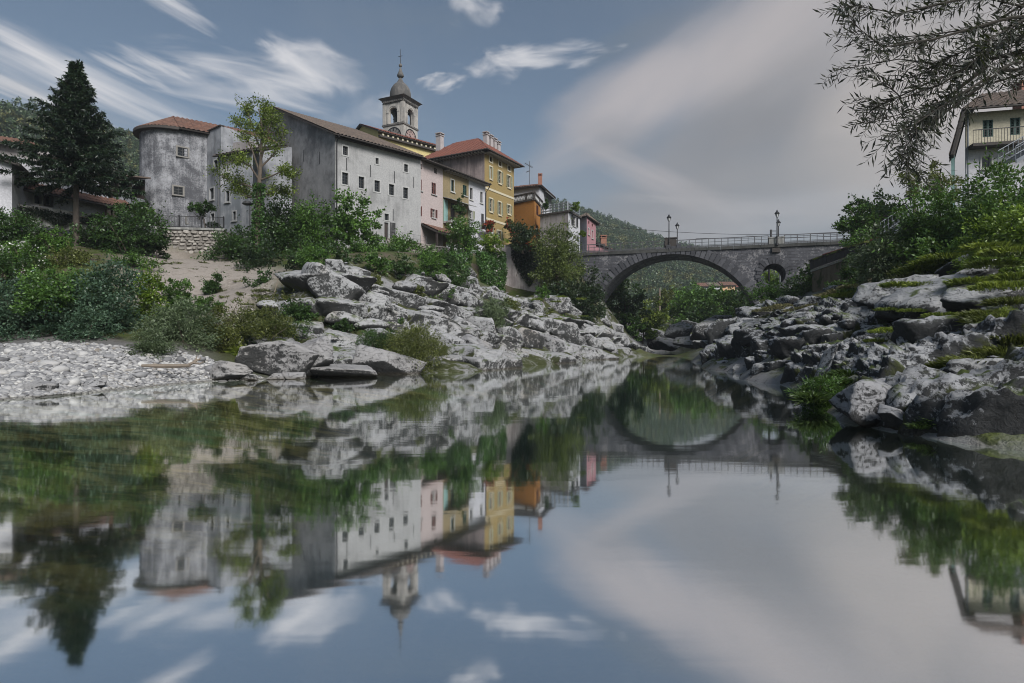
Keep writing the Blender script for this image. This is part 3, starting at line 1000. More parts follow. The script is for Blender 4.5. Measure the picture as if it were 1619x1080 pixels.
def hills():
    azs = np.radians(np.linspace(-68, 62, 150))
    ts = np.linspace(0, 1.35, 44)
    V = []
    for az in azs:
        px = 809.5 + F * math.tan(az)
        rr = np.interp(px, [-500, 0, 230, 600, 880, 1200, 2000], [330, 360, 420, 560, 640, 640, 600])
        r0 = np.interp(px, [-500, 0, 230, 600, 880, 1200, 2000], [150, 150, 170, 180, 190, 200, 170])
        H = hill_h(az) * rr - 5.0
        for t in ts:
            r = r0 + (rr - r0) * t
            s = min(t, 1.0)
            z = 3 + (H - 3) * (0.35 * s + 0.65 * s * s * (3 - 2 * s)) if t <= 1 else H - (t - 1) * (t - 1) * 200
            V.append((r * math.sin(az), r * math.cos(az), z))
    V = np.array(V)
    nz = fbm(V * 0.012, 4)
    tt = np.tile(np.clip(ts, 0, 1), len(azs))
    V[:, 2] += nz * 14 * np.minimum(tt, 1) * (1.15 - tt) + fbm(V * 0.03, 3) * 3 - 5 * np.clip(tt, 0, 1)
    na, nt_ = len(azs), len(ts)
    idx = np.arange(na * nt_).reshape(na, nt_)
    faces = np.stack([idx[:-1, :-1], idx[1:, :-1], idx[1:, 1:], idx[:-1, 1:]], -1).reshape(-1, 4)
    me = fast_mesh('hills', V, faces, [plain('forest_floor', (0.03, 0.045, 0.018), 0.95, 0, 0.4, 0.05)], smooth=True)
    tag(link('hills', me), kind='structure', label='wooded hills that close the valley behind the village')
    return V.reshape(na, nt_, 3), azs, ts


HV, HAZ, HTS = hills()
# ------------------------------------------------------------------ walls, windows, roofs
UP = Vector((0, 0, 1))


def v3(p, z):
    return Vector((p[0], p[1], z))


class Wall:
    """vertical plane from p0 to p1 (plan); the outside lies to the right of p0->p1"""

    def __init__(s, p0, p1):
        s.p0 = Vector((p0[0], p0[1], 0))
        s.p1 = Vector((p1[0], p1[1], 0))
        s.L = (s.p1 - s.p0).length
        s.u = (s.p1 - s.p0).normalized()
        s.n = Vector((s.u.y, -s.u.x, 0))
        s.ax = (s.u, s.n, UP)

    def hit(s, px, py):
        d = Vector(((px - 809.5) / F, 1.0, (540 - py) / F))
        t = s.p0.dot(s.n) / d.dot(s.n)
        q = d * t
        return (q - s.p0).dot(s.u), EYE + q.z

    def rect(s, r):
        """photo rectangle -> (u0,u1,z0,z1) on the wall"""
        x0, y0, x1, y1 = r
        xm, ym = (x0 + x1) / 2, (y0 + y1) / 2
        u0, u1 = s.hit(x0, ym)[0], s.hit(x1, ym)[0]
        return min(u0, u1), max(u0, u1), s.hit(xm, y1)[1], s.hit(xm, y0)[1]

    def pt(s, u, z, off=0.0):
        return s.p0 + s.u * u + s.n * off + UP * z

    def box(s, mb, u0, u1, z0, z1, o0, o1, m=0):
        mb.box(s.pt((u0 + u1) / 2, (z0 + z1) / 2, (o0 + o1) / 2), ((u1 - u0) / 2, abs(o1 - o0) / 2, (z1 - z0) / 2), s.ax, m)


def at_Y(px, Y):
    return ((px - 809.5) / F * Y, Y)


def wall_panel(mb, W, z0, z1, holes=(), reveal=0.22, m=0, u0=0.0, u1=None):
    u1 = W.L if u1 is None else u1
    us = sorted({u0, u1} | {min(max(x, u0), u1) for h in holes for x in h[:2]})
    zs = sorted({z0, z1} | {min(max(x, z0), z1) for h in holes for x in h[2:4]})
    for a, b in zip(us, us[1:]):
        for c, d in zip(zs, zs[1:]):
            um, zm = (a + b) / 2, (c + d) / 2
            if any(h[0] < um < h[1] and h[2] < zm < h[3] for h in holes):
                continue
            mb.poly([W.pt(a, c), W.pt(b, c), W.pt(b, d), W.pt(a, d)], m)
    for h in holes:
        a, b, c, d = h[:4]
        o = -reveal
        for q in ([(a, c), (b, c)], [(b, c), (b, d)], [(b, d), (a, d)], [(a, d), (a, c)]):
            (ua, za), (ub, zb) = q
            mb.poly([W.pt(ua, za), W.pt(ua, za, o), W.pt(ub, zb, o), W.pt(ub, zb)], m)


def body(root, matl, poly, z0, z1, holes=None, name='wall', extra=None, reveal=0.22):
    """closed shell on plan polygon (counter-clockwise from above)"""
    mb = MB()
    walls = []
    for i in range(len(poly)):
        W = Wall(poly[i], poly[(i + 1) % len(poly)])
        walls.append(W)
        wall_panel(mb, W, z0, z1, (holes or {}).get(i, ()), reveal)
    mb.poly([v3(p, z1 - .03) for p in poly])
    if extra:
        extra(mb)
    mb.build(name, matl, root)
    return walls


def window(root, W, r, reveal=0.18, surround=None, sill=True, bars=(1, 2), frame='frame', trim=0.16, name='window', shutters=None, sh_mat='sageshutter', label=None, proud=0.035):
    """stone surround, sash with bars, pane behind, sill; shutters folded open beside it or closed over it"""
    u0, u1, z0, z1 = r
    mb = MB()
    if surround:
        t = trim
        W.box(mb, u0 - t, u0, z0 - 0.0, z1, 0.004, proud, 0)
        W.box(mb, u1, u1 + t, z0 - 0.0, z1, 0.004, proud, 0)
        W.box(mb, u0 - t, u1 + t, z1, z1 + t, 0.004, proud, 0)
        W.box(mb, u0 - t, u1 + t, z0 - t * .8, z0, 0.004, proud * 1.3, 0)
    k = 0.05
    d0, d1 = -reveal - 0.03, -reveal + 0.03
    W.box(mb, u0, u0 + k, z0, z1, d0, d1, 1)
    W.box(mb, u1 - k, u1, z0, z1, d0, d1, 1)
    W.box(mb, u0 + k, u1 - k, z0, z0 + k, d0, d1, 1)
    W.box(mb, u0 + k, u1 - k, z1 - k, z1, d0, d1, 1)
    for i in range(1, bars[0] + 1):
        um = u0 + (u1 - u0) * i / (bars[0] + 1)
        W.box(mb, um - .022, um + .022, z0 + k, z1 - k, d0 + .008, d1 - .008, 1)
    for i in range(1, bars[1] + 1):
        zm = z0 + (z1 - z0) * i / (bars[1] + 1)
        W.box(mb, u0 + k, u1 - k, zm - .018, zm + .018, d0 + .012, d1 - .012, 1)
    w = mb.build(name, [M[surround] if surround else M[frame], M[frame]], root)
    if label:
        w['label'] = label
    g = MB()
    g.poly([W.pt(u0 + .01, z0 + .01, -reveal - .012), W.pt(u1 - .01, z0 + .01, -reveal - .012), W.pt(u1 - .01, z1 - .01, -reveal - .012), W.pt(u0 + .01, z1 - .01, -reveal - .012)])
    g.build('pane', M['pane'], w)
    if sill:
        s = MB()
        W.box(s, u0 - .15, u1 + .15, z0 - trim * .8 - .10, z0 - trim * .8 - .002, 0.0, 0.14)
        s.build('sill', M[surround or 'stone_trim'], w)
    if shutters:
        sw = (u1 - u0) / 2 * .98
        spans = {'open': [(u0 - sw - .04, u0 - .04), (u1 + .04, u1 + sw + .04)], 'closed': [(u0 + .01, (u0 + u1) / 2 - .008), ((u0 + u1) / 2 + .008, u1 - .01)], 'left': [(u0 - sw - .04, u0 - .04)], 'right': [(u1 + .04, u1 + sw + .04)]}[shutters]
        for a, b in spans:
            o = -0.07 if shutters == 'closed' else proud + .012
            shutter(W, a, b, z0, z1, o, sh_mat, w)
    return w


def shutter(W, a, b, z0, z1, o, matname, parent):
    s = MB()
    k = .06
    W.box(s, a, a + k, z0, z1, o, o + .045)
    W.box(s, b - k, b, z0, z1, o, o + .045)
    for f in (0, .5, 1):
        zc = z0 + k / 2 + (z1 - z0 - k) * f
        W.box(s, a + k, b - k, zc - k / 2, zc + k / 2, o + .002, o + .043)
    n = max(5, int((z1 - z0) / .11))
    for i in range(n):
        zc = z0 + (z1 - z0) * (i + .5) / n
        c = W.pt((a + b) / 2, zc, o + .02)
        tl = (W.n * .8 + UP * .6).normalized()
        s.box(c, ((b - a) / 2 - k, .008, .045), (W.u, W.u.cross(tl), tl))
    return s.build('shutter', M[matname], parent)


def roof_slope(root, e0, e1, r1, r0, matl, name='roof_slope', period=0.42, amp=0.085, thick=0.14, eave='dark_eave', rows=True):
    """a tiled slope: eave e0->e1 (seen from outside, left to right), upper edge r0..r1. One mesh of barrel-tile channels with course steps"""
    e0, e1, r1, r0 = (Vector(p) for p in (e0, e1, r1, r0))
    U = (e1 - e0).normalized()
    nrm = U.cross(r0 - e0)
    if nrm.length < 1e-6:
        nrm = U.cross(r1 - e0)
    nrm.normalize()
    if nrm.z < 0:
        nrm = -nrm
    V = nrm.cross(U)
    if V.z < 0:
        V = -V
    L = (e1 - e0).length
    ur0, vr0 = (r0 - e0).dot(U), (r0 - e0).dot(V)
    ur1, vr1 = (r1 - e0).dot(U), (r1 - e0).dot(V)
    if ur1 - ur0 < 1e-3:
        ur1 = ur0 + 1e-3
    # upper profile
    px_ = [0, max(ur0, 0), min(ur1, L), L]
    if ur0 <= 1e-3:
        pf = lambda u: np.interp(u, [ur0, ur1, max(L, ur1 + 1e-3)], [vr0, vr1, 0 if ur1 < L - 1e-3 else vr1])
    else:
        pf = lambda u: np.interp(u, [0, ur0, ur1, max(L, ur1 + 1e-3)], [0, vr0, vr1, 0 if ur1 < L - 1e-3 else vr1])
    lo, hi = min(0, ur0), max(L, ur1)
    ns = max(4, int((hi - lo) / period)) * 4
    us = np.linspace(lo, hi, ns + 1)
    prof = np.array([1.0, .55, 0.0, .55])[np.arange(ns + 1) % 4] * amp
    vm = np.array([pf(u) for u in us])
    vlo = np.zeros_like(us)
    if ur0 < -1e-3:
        vlo = np.where(us < 0, vr0 * us / ur0, vlo)
    if ur1 > L + 1e-3:
        vlo = np.where(us > L, vr1 * (us - L) / (ur1 - L), vlo)
    vmax = vm.max()
    nr = max(1, int(vmax / 0.42)) if rows else 1
    fr = []
    for i in range(nr):
        fr += [(i / nr, 0.022), ((i + 1) / nr - 1e-3, -0.0)]
    vs = []
    for f, lift in fr:
        v = np.minimum(np.maximum(vmax * f, vlo), vm)
        for k in range(ns + 1):
            vs.append(e0 + U * us[k] + V * v[k] + nrm * (prof[k] + lift))
    n1 = ns + 1
    mb = MB()
    fs = [(r * n1 + k, r * n1 + k + 1, (r + 1) * n1 + k + 1, (r + 1) * n1 + k) for r in range(len(fr) - 1) for k in range(ns)]
    mb.add(vs, fs, 0)
    # board underside and edges
    pts = [e0, e1, r1, r0]
    if (r1 - r0).length < 1e-3:
        pts = [e0, e1, r0]
    top = [p - nrm * .012 for p in pts]
    mb.prism([p - nrm * thick for p in pts], nrm * (thick - .012), 1)
    return mb.build(name, [matl, M[eave]], root)


def rafters(root, W, u0, u1, n, z, out, size=(.06, .09), matname='rafter', slope=0.0):
    """row of rafter tails under an eave: one mesh shared by all"""
    mb = MB()
    mb.box((0, 0, 0), (size[0], out / 2, size[1]), W.ax)
    me = mb.mesh('rafter', M[matname])
    for i in range(n):
        o = link('rafter', me, root)
        o.location = W.pt(u0 + (u1 - u0) * (i + .5) / n, z, out / 2) - org(root)


def gutter(root, pts, r=.075, name='gutter', matname='dark_eave'):
    mb = MB()
    mb.tube(pts, r, 8)
    return mb.build(name, M[matname], root)


def c3(px, py, x0=400, y0=140, s=4.154):
    return (x0 + px / s, y0 + py / s)


def cr(r, x0, y0, s):
    return (x0 + r[0] / s, y0 + r[1] / s, x0 + r[2] / s, y0 + r[3] / s)


def chimney(root, c, w, d, z0, z1, ax=None, matname='chimney', pots=True, name='chimney'):
    mb = MB()
    ax = ax or (Vector((1, 0, 0)), Vector((0, 1, 0)), UP)
    mb.box((c[0], c[1], (z0 + z1) / 2), (w / 2, d / 2, (z1 - z0) / 2), ax)
    mb.box((c[0], c[1], z1 + .05), (w / 2 + .09, d / 2 + .09, .05), ax)
    for sx in (-1, 1):
        for sy in (-1, 1):
            p = Vector((c[0], c[1], z1 + .22)) + ax[0] * (sx * (w / 2 - .06)) + ax[1] * (sy * (d / 2 - .06))
            mb.box(p, (.06, .06, .12), ax)
    mb.box((c[0], c[1], z1 + .38), (w / 2 + .10, d / 2 + .10, .05), ax)
    mb.box((c[0], c[1], z1 + .46), (w / 2, d / 2, .035), ax)
    return mb.build(name, M[matname], root)


# ================================================================== the big gabled warehouse
def big_gable():
    A = at_Y(530, 62.0)
    B = (A[0] + .694 * 10.6, A[1] + .72 * 10.6)
    C = (A[0] - .72 * 26.2, A[1] + .694 * 26.2)
    D = (C[0] + .694 * 10.6, C[1] + .72 * 10.6)
    ze, zr, z0 = 22.2, 28.1, 9.0
    root = thing('gabled_building', v3(A, 10.6), 'large weathered white building with a dark stained gable beside the round tower', 'building')
    Wg, Ws = Wall(C, A), Wall(A, B)
    S = 4.154
    sw = [(590, 380, 622, 438), (585, 553, 625, 630), (693, 580, 730, 655), (797, 605, 832, 678), (893, 630, 927, 700), (986, 652, 1018, 722), (992, 498, 1017, 548), (804, 457, 824, 496)]
    sh = [Ws.rect(cr(r, 400, 140, S)) for r in sw]
    lt = Ws.rect(cr((863, 823, 891, 865), 400, 140, S))
    dr = Ws.rect(cr((863, 880, 889, 1000), 400, 140, S))
    gw = [(203, 515, 241, 583), (147, 352, 165, 410), (102, 548, 116, 620)]
    gh = [Wg.rect(cr(r, 400, 140, S)) for r in gw]

    holes_s = sh + [lt, dr]
    mg = MB()
    # gable front: rectangle to the eave plus triangle, windows above the eave line cut as strips
    tri = []
    low = [h for h in gh if h[3] < ze - .05]
    wall_panel(mg, Wg, z0, ze, low)
    W2 = Wall(B, D)
    for W_, in ((Wg,), (W2,)):
        mg.poly([W_.pt(0, ze), W_.pt(W_.L, ze), W_.pt(W_.L / 2, zr)])
    mg.build('gable_wall', M['gable'], root)
    ms = MB()
    wall_panel(ms, Ws, z0, ze, holes_s)
    wall_panel(ms, W2, z0, ze)
    wall_panel(ms, Wall(D, C), z0, ze)
    ms.build('side_wall', M['b1'], root)
    for h in sh:
        window(root, Ws, h, surround='stone_trim', sill=False, bars=(1, 3), frame='darkframe', trim=.15)
    window(root, Ws, lt, surround='stone_trim', sill=False, bars=(1, 0), frame='darkframe', trim=.12)
    for h in low:
        window(root, Wg, h, surround='stone_trim', sill=True, bars=(1, 1), frame='darkframe', trim=.17)
    d = MB()
    u0, u1, a, b = dr
    Ws.box(d, u0, u1, a, b, -.2, -.15)
    for i in range(3):
        Ws.box(d, u0 + .04, u1 - .04, a + .1 + i * (b - a) / 3, a + (i + 1) * (b - a) / 3 - .04, -.149, -.13)
    d.build('door', M['darkwood'], root)
    s = Ws.rect(cr((899, 882, 934, 998), 400, 140, S))
    shutter(Ws, s[0], s[1], s[2], s[3], .01, 'greyshutter', root)['label'] = 'dark door shutter folded open against the white wall'
    tie = MB()
    tie.box((0, 0, 0), (.03, .02, .62), Ws.ax)
    tme = tie.mesh('wall_tie', M['iron'])
    for x, y in [(614, 497), (772, 542), (928, 582), (1055, 617), (920, 830)]:
        u, z = Ws.hit(*c3(x, y))
        o = link('wall_tie', tme, root)
        o.location = Ws.pt(u, z, .02) - org(root)
    for x, y in [(335, 442), (440, 455)]:
        u, z = Wg.hit(*c3(x, y))
        o = link('wall_tie', tme, root)
        o.location = Wg.pt(u, z, .025) - org(root)
        o.rotation_euler = (0, 0, math.atan2(Wg.u.y, Wg.u.x) - math.atan2(Ws.u.y, Ws.u.x))
    # roof: two slopes
    ov = .75
    gm, gb = Wg.pt(Wg.L / 2, zr + .12), W2.pt(W2.L / 2, zr + .12)
    f = -Ws.u * .55
    dz = .75 * (zr - ze) / (Wg.L / 2)
    eA, eB = Ws.pt(0, ze + .12 - dz, ov), Ws.pt(Ws.L, ze + .12 - dz, ov)
    roof_slope(root, eA + f, eB, gb, gm + f, M['tile_brown'])
    Wl = Wall(D, C)
    eD, eC = Wl.pt(0, ze + .12 - dz, ov), Wl.pt(Wl.L, ze + .12 - dz, ov)
    roof_slope(root, eD, eC + f, gm + f, gb, M['tile_brown'])
    mb = MB()
    Ws.box(mb, 0.0, Ws.L, ze - .42, ze + .02, .003, .30)
    mb.build('cornice', M['dark_eave'], root)
    gutter(root, [eA + Ws.n * .05 - UP * .1, eB + Ws.n * .05 - UP * .1])
    mb = MB()
    mb.tube([eA + UP * -.2, Ws.pt(.1, ze - .8, .12), Ws.pt(.1, z0, .12)], .07, 8)
    mb.build('drainpipe', M['iron'], root)
    return A, B, C, D


BA, BB, BC, BD = big_gable()


# ================================================================== round tower with its annexes
def round_tower():
    cx, cy, r = -33.6, 62.0, 2.85
    c = Vector((cx, cy, 0))
    z0, ze = 9.5, 22.0
    root = thing('round_tower', (cx, cy, 11.2), 'half-round white plastered tower under a terracotta cone roof', 'tower')
    ze = at(270, 201, cy - r).z
    # stadium plan: half circle toward the river, straight sides running back to the right
    back = Vector((.80, .60, 0)).normalized()
    side = Vector((-back.y, back.x, 0))
    front = []
    for k in range(33):
        a = math.pi * k / 32
        front.append(c + side * (r * math.cos(a)) - back * (r * math.sin(a)))
    Lb = 9.0
    plan = front + [c - side * r + back * Lb, c + side * r + back * Lb]
    mb = MB()
    n = len(plan)
    for i in range(n):
        a, b = plan[i], plan[(i + 1) % n]
        mb.poly([a + UP * z0, b + UP * z0, b + UP * ze, a + UP * ze])
    mb.poly([p + UP * (ze - .03) for p in plan])
    mb.build('wall', M['tower'], root, smooth=False)
    S = 4.5
    for rc, lab in [((373, 333, 422, 394), 1), ((343, 610, 391, 668), 1), ((437, 832, 463, 872), 0)]:
        q = cr(rc, 200, 160, S)
        xm = (q[0] + q[2]) / 2
        # tangent frame where the sight line meets the drum
        d = Vector(((xm - 809.5) / F, 1.0, 0)).normalized()
        t0 = c.dot(d)
        h2 = r * r - (c - d * t0).length_squared
        hit = d * (t0 - math.sqrt(max(h2, .01)))
        nrm = (hit - c).normalized()
        tu = Vector((-nrm.y, nrm.x, 0))
        w2 = abs(q[2] - q[0]) / F * hit.y / max(.4, abs(tu.x)) / 2
        W = Wall(hit - tu * w2 * 1.0 + nrm * .05, hit + tu * w2 * 1.0 + nrm * .05)
        z_1, z_0 = EYE + (540 - q[1]) / F * hit.y, EYE + (540 - q[3]) / F * hit.y
        window(root, W, (0, W.L, z_0, z_1), reveal=-.012 if True else .1, surround='old_trim', sill=False, bars=(1, 2), frame='darkframe', trim=.13, proud=.08)
    # cone roof, shallow, with ridge running back
    ov = .55
    za = at(272, 184, cy).z
    apex = c + UP * za
    rb = c + back * Lb + UP * za
    ze2 = ze + .03
    ns = 96
    V, Fc = [], []
    rings = 6
    for j in range(rings + 1):
        f = j / rings
        for k in range(ns + 1):
            a = math.pi * k / ns
            p = c + side * ((r + ov) * math.cos(a)) - back * ((r + ov) * math.sin(a)) + UP * ze2
            q = p.lerp(apex, f)
            q += UP * ((.05 if k % 3 == 0 else 0.0) * (1 - f * .9) + .02)
            V.append(q)
    for j in range(rings):
        for k in range(ns):
            Fc.append((j * (ns + 1) + k, j * (ns + 1) + k + 1, (j + 1) * (ns + 1) + k + 1, (j + 1) * (ns + 1) + k))
    mb = MB()
    mb.add(V, Fc, 0)
    lo = [c + side * ((r + ov) * math.cos(math.pi * k / 32)) - back * ((r + ov) * math.sin(math.pi * k / 32)) for k in range(33)]
    for i in range(32):
        mb.poly([lo[i] + UP * (ze2 - .22), lo[i + 1] + UP * (ze2 - .22), lo[i + 1] + UP * (ze2 + .02), lo[i] + UP * (ze2 + .02)], 1)
    mb.poly([p + UP * (ze2 - .22) for p in reversed(lo)], 1)
    mb.build('cone_roof', [M['tile_terra'], M['dark_eave']], root)
    for sgn in (1, -1):
        a, b = c + side * (sgn * (r + ov)) + UP * ze2, c + side * (sgn * (r + ov)) + back * Lb + UP * ze2
        if sgn < 0:
            roof_slope(root, a, b, rb, apex, M['tile_terra'])
        else:
            roof_slope(root, b, a, apex, rb, M['tile_terra'])
    # wall lantern
    u = at(228 + 4, 298, cy)
    mb = MB()
    lp = c + (Vector((-.62, -.78, 0)) * (r + .02)) + UP * at(232, 295, cy - 1).z
    mb.box(lp, (.05, .09, .25))
    mb.lathe(lp + Vector((-.1, -.2, -.25)), [(.05, 0), (.12, .05), (.15, .4), (.03, .55)], 8)
    mb.build('lantern', M['iron'], root)

    # grey annex and white annex to the right
    root2 = thing('grey_annex', v3(at_Y(313, 61.5), 11.2), 'narrow grey stained wall block between round tower and white annex', 'building')
    p0, p1 = at_Y(311, 62.5), at_Y(349.5, 59.6)
    W = Wall(p0, p1)
    rs = [W.rect(cr(q, 200, 160, S)) for q in [(623, 420, 648, 470), (592, 620, 622, 698), (600, 800, 625, 850)]]
    mb = MB()
    zl, zr_ = at(313, 214, 62).z, at(349, 199, 59.6).z
    wall_panel(mb, W, 9.5, zl, rs)
    mb.poly([W.pt(0, zl), W.pt(W.L, zl), W.pt(W.L, zr_)])
    bk = (.55, .835)
    p2, p3 = (p1[0] + bk[0] * 8, p1[1] + bk[1] * 8), (p0[0] + bk[0] * 8, p0[1] + bk[1] * 8)
    for a, b, za_, zb_ in ((p1, p2, zr_, zr_), (p2, p3, zr_, zl), (p3, p0, zl, zl)):
        mb.poly([v3(a, 9.5), v3(b, 9.5), v3(b, zb_), v3(a, za_)])
    mb.poly([v3(p0, zl - .02), v3(p1, zr_ - .02), v3(p2, zr_ - .02), v3(p3, zl - .02)])
    mb.build('wall', M['annexgrey'], root2)
    for h in rs:
        window(root2, W, h, surround='stone_trim', sill=True, bars=(1, 2), frame='darkframe', trim=.12)
    mb = MB()
    mb.prism([W.pt(-.05, zl, -.3), W.pt(-.05, zl, .12), W.pt(-.05, zl + .1, .12), W.pt(-.05, zl + .1, -.3)], W.pt(W.L + .05, zr_) - W.pt(-.05, zl))
    mb.build('coping', M['dark_eave'], root2)

    root3 = thing('white_annex', v3(at_Y(349, 59), 11.2), 'low white stained annex with small windows behind the ivy clad tree', 'building')
    p0, p1 = at_Y(348.6, 59.4), at_Y(400, 57.6)
    W = Wall(p0, p1)
    zt = at(350, 246, 59).z
    rs = [W.rect(cr(q, 200, 160, S)) for q in [(708, 447, 727, 500), (707, 637, 733, 712), (757, 785, 778, 845)]]
    bk = (-.42, .91)
    p2, p3 = (p1[0] + bk[0] * 7, p1[1] + bk[1] * 7), (p0[0] + bk[0] * 7, p0[1] + bk[1] * 7)
    ws = body(root3, M['white'], [p0, p1, p2, p3], 9.5, zt, {0: rs})
    for h in rs:
        window(root3, W, h, surround='stone_trim', sill=True, bars=(1, 1), frame='darkframe', trim=.12)
    roof_slope(root3, W.pt(-.35, zt + .02, .5), W.pt(W.L + .3, zt + .02, .5), W.pt(W.L + .3, zt + 1.6, -4), W.pt(-.35, zt + 1.6, -4), M['tile_brown'])
    mb = MB()
    W.box(mb, .6, 2.6, zt + .3, zt + 1.5, -2.2, -.9)
    mb.build('dormer', M['greyrender'], root3)
    gutter(root3, [W.pt(-.35, zt - .06, .55), W.pt(W.L + .3, zt - .06, .55)])
    mb = MB()
    mb.tube([W.pt(-.1, zt + .1, .15), W.pt(-.1, 9.6, .15)], .06, 8)
    mb.build('drainpipe', M['rail'], root3)
    # taller block behind with a small tiled roof that shows between the trees
    root4 = thing('rear_house', v3(at_Y(380, 66), 12), 'rear house with a tiled roof glimpsed above the white annex', 'house')
    q0, q1 = at_Y(352, 66), at_Y(420, 66)
    zb = at(380, 214, 66).z
    body(root4, M['tan'], [q0, q1, (q1[0] + 1, q1[1] + 6), (q0[0] + 1, q0[1] + 6)], 10, zb)
    Wq = Wall(q0, q1)
    roof_slope(root4, Wq.pt(-.3, zb, .5), Wq.pt(Wq.L + .3, zb, .5), Wq.pt(Wq.L + .3, zb + 1.2, -3), Wq.pt(-.3, zb + 1.2, -3), M['tile_terra'])


round_tower()


# ================================================================== church
def church():
    # nave: pale yellow gable over the big roof
    root = thing('church_nave', v3(at_Y(590, 96), 14), 'pale yellow church nave with bracketed eaves behind the big gabled building', 'church')
    p1 = at_Y(598, 94.0)
    ux, uy = .72, .694
    Ln = 15.0
    wd = 9.0
    p2 = (p1[0] + ux * Ln, p1[1] + uy * Ln)
    p0 = (p1[0] - uy * wd, p1[1] + ux * wd)
    p3 = (p0[0] + ux * Ln, p0[1] + uy * Ln)
    ze = at(598, 207, 94).z
    W = Wall(p1, p2)
    Wg = Wall(p0, p1)
    zr = ze + 1.9
    mb = MB()
    for a, b in ((p0, p1), (p1, p2), (p2, p3), (p3, p0)):
        wall_panel(mb, Wall(a, b), 13, ze)
    mb.poly([Wg.pt(0, ze), Wg.pt(Wg.L, ze), Wg.pt(Wg.L / 2, zr)])
    mb.build('wall', M['churchyellow'], root)
    gm = Wg.pt(Wg.L / 2, zr + .15)
    gb = gm + W.u * Ln
    f = -W.u * .5
    ov = .8
    dz = ov * 1.9 / (wd / 2)
    roof_slope(root, W.pt(0, ze + .15 - dz, ov) + f, W.pt(Ln, ze + .15 - dz, ov), gb, gm + f, M['tile_red'])
    Wl = Wall(p3, p0)
    roof_slope(root, Wl.pt(0, ze + .15 - dz, ov), Wl.pt(Ln, ze + .15 - dz, ov) + f, gm + f, gb, M['tile_red'])
    mb = MB()
    W.box(mb, 0, Ln, ze - .95, ze - .65, .003, .55)
    mb.build('cornice', M['dark_eave'], root)
    rafters(root, W, .1, Ln, 17, ze - .55, .55, (.14, .14), 'cream_trim')

    # bell tower
    Yt = 104.0
    e = at_Y(637.5, Yt)
    root = thing('bell_tower', v3(e, 14), 'tall pale belfry with clock faces and a lead onion dome carrying a cross', 'bell tower')
    ul = Vector((-.90, .44, 0)).normalized()   # along the left face, away from the near corner
    ur = Vector((.44, .90, 0)).normalized()
    s = 4.15
    E = Vector((e[0], e[1], 0))
    corners = [E + ul * s, E, E + ur * s, E + ul * s + ur * s]
    z = lambda y: at(637, y, Yt).z
    zc = z(156)          # under cornice
    zs = z(194)          # string course
    mb = MB()
    faces = [(corners[0], corners[1]), (corners[1], corners[2]), (corners[2], corners[3]), (corners[3], corners[0])]
    T = .55
    u0, u1 = s / 2 - .85, s / 2 + .85
    zb, zsp = zs + .25, z(174.5)
    for a, b in faces:
        W = Wall(a, b)
        wall_panel(mb, W, 12, zs, (), 0)
        # belfry stage with arched opening
        mb.poly([W.pt(0, zs), W.pt(u0, zs), W.pt(u0, zc), W.pt(0, zc)])
        mb.poly([W.pt(u1, zs), W.pt(s, zs), W.pt(s, zc), W.pt(u1, zc)])
        mb.poly([W.pt(u0, zs), W.pt(u1, zs), W.pt(u1, zb), W.pt(u0, zb)])
        n = 12
        rr = (u1 - u0) / 2
        arc = [(s / 2 - rr * math.cos(math.pi * k / n), zsp + rr * math.sin(math.pi * k / n)) for k in range(n + 1)]
        for k in range(n):
            mb.poly([W.pt(*arc[k]), W.pt(*arc[k + 1]), W.pt(arc[k + 1][0], zc), W.pt(arc[k][0], zc)])
        ring = [(u0, zb)] + arc + [(u1, zb)]
        for k in range(len(ring) - 1):
            (ua, za), (ub, zb_) = ring[k], ring[k + 1]
            mb.poly([W.pt(ua, za), W.pt(ua, za, -T), W.pt(ub, zb_, -T), W.pt(ub, zb_)])
        mb.poly([W.pt(u0, zb), W.pt(u1, zb), W.pt(u1, zb, -T), W.pt(u0, zb, -T)])
        # corner lesenes and imposts
        for ua in (0.0, s - .5):
            W.box(mb, ua, ua + .5, zs + .2, zc - .4, .002, .10)
        for ua in (u0 - .45, u1 + .05):
            W.box(mb, ua, ua + .40, zb, zsp, .002, .07)
            W.box(mb, ua - .05, ua + .45, zsp, zsp + .16, .002, .12)
        for k in range(n):
            a0_, a1_ = math.pi * k / n, math.pi * (k + 1) / n
            q = [(s / 2 - R_ * math.cos(t), zsp + .16 + R_ * math.sin(t)) for R_, t in ((rr + .05, a0_), (rr + .42, a0_), (rr + .42, a1_), (rr + .05, a1_))]
            mb.prism([W.pt(*x, .002) for x in q], W.n * .07)
    mb.poly([c + UP * (zs - .05) for c in corners])
    mb.build('shaft', M['bell'], root)
    ctr = (corners[0] + corners[1] + corners[2] + corners[3]) / 4
    ax = (-ul, ur, UP)
    mb = MB()
    mb.box(ctr + UP * zs, (s / 2 + .14, s / 2 + .14, .13), ax)
    mb.build('string_course', M['lead'], root)
    mb = MB()
    mb.box(ctr + UP * (zc - .32), (s / 2 + .08, s / 2 + .08, .07), ax)
    mb.box(ctr + UP * (zc + .06), (s / 2 + .15, s / 2 + .15, .09), ax)
    for a, b in faces:
        W = Wall(a, b)
        for k in range(9):
            W.box(mb, .1 + k * (s - .2) / 9 + .08, .1 + (k + 1) * (s - .2) / 9 - .12, zc - .25, zc - .03, .002, .30)
    # flared cornice
    def frust(h0, h1, za, zb):
        lo = [ctr + ax[0] * (sx * h0) + ax[1] * (sy * h0) + UP * za for sx, sy in ((-1, -1), (1, -1), (1, 1), (-1, 1))]
        hi = [ctr + ax[0] * (sx * h1) + ax[1] * (sy * h1) + UP * zb for sx, sy in ((-1, -1), (1, -1), (1, 1), (-1, 1))]
        mb.add(lo + hi, [(3, 2, 1, 0), (4, 5, 6, 7)] + [(i, (i + 1) % 4, (i + 1) % 4 + 4, i + 4) for i in range(4)])
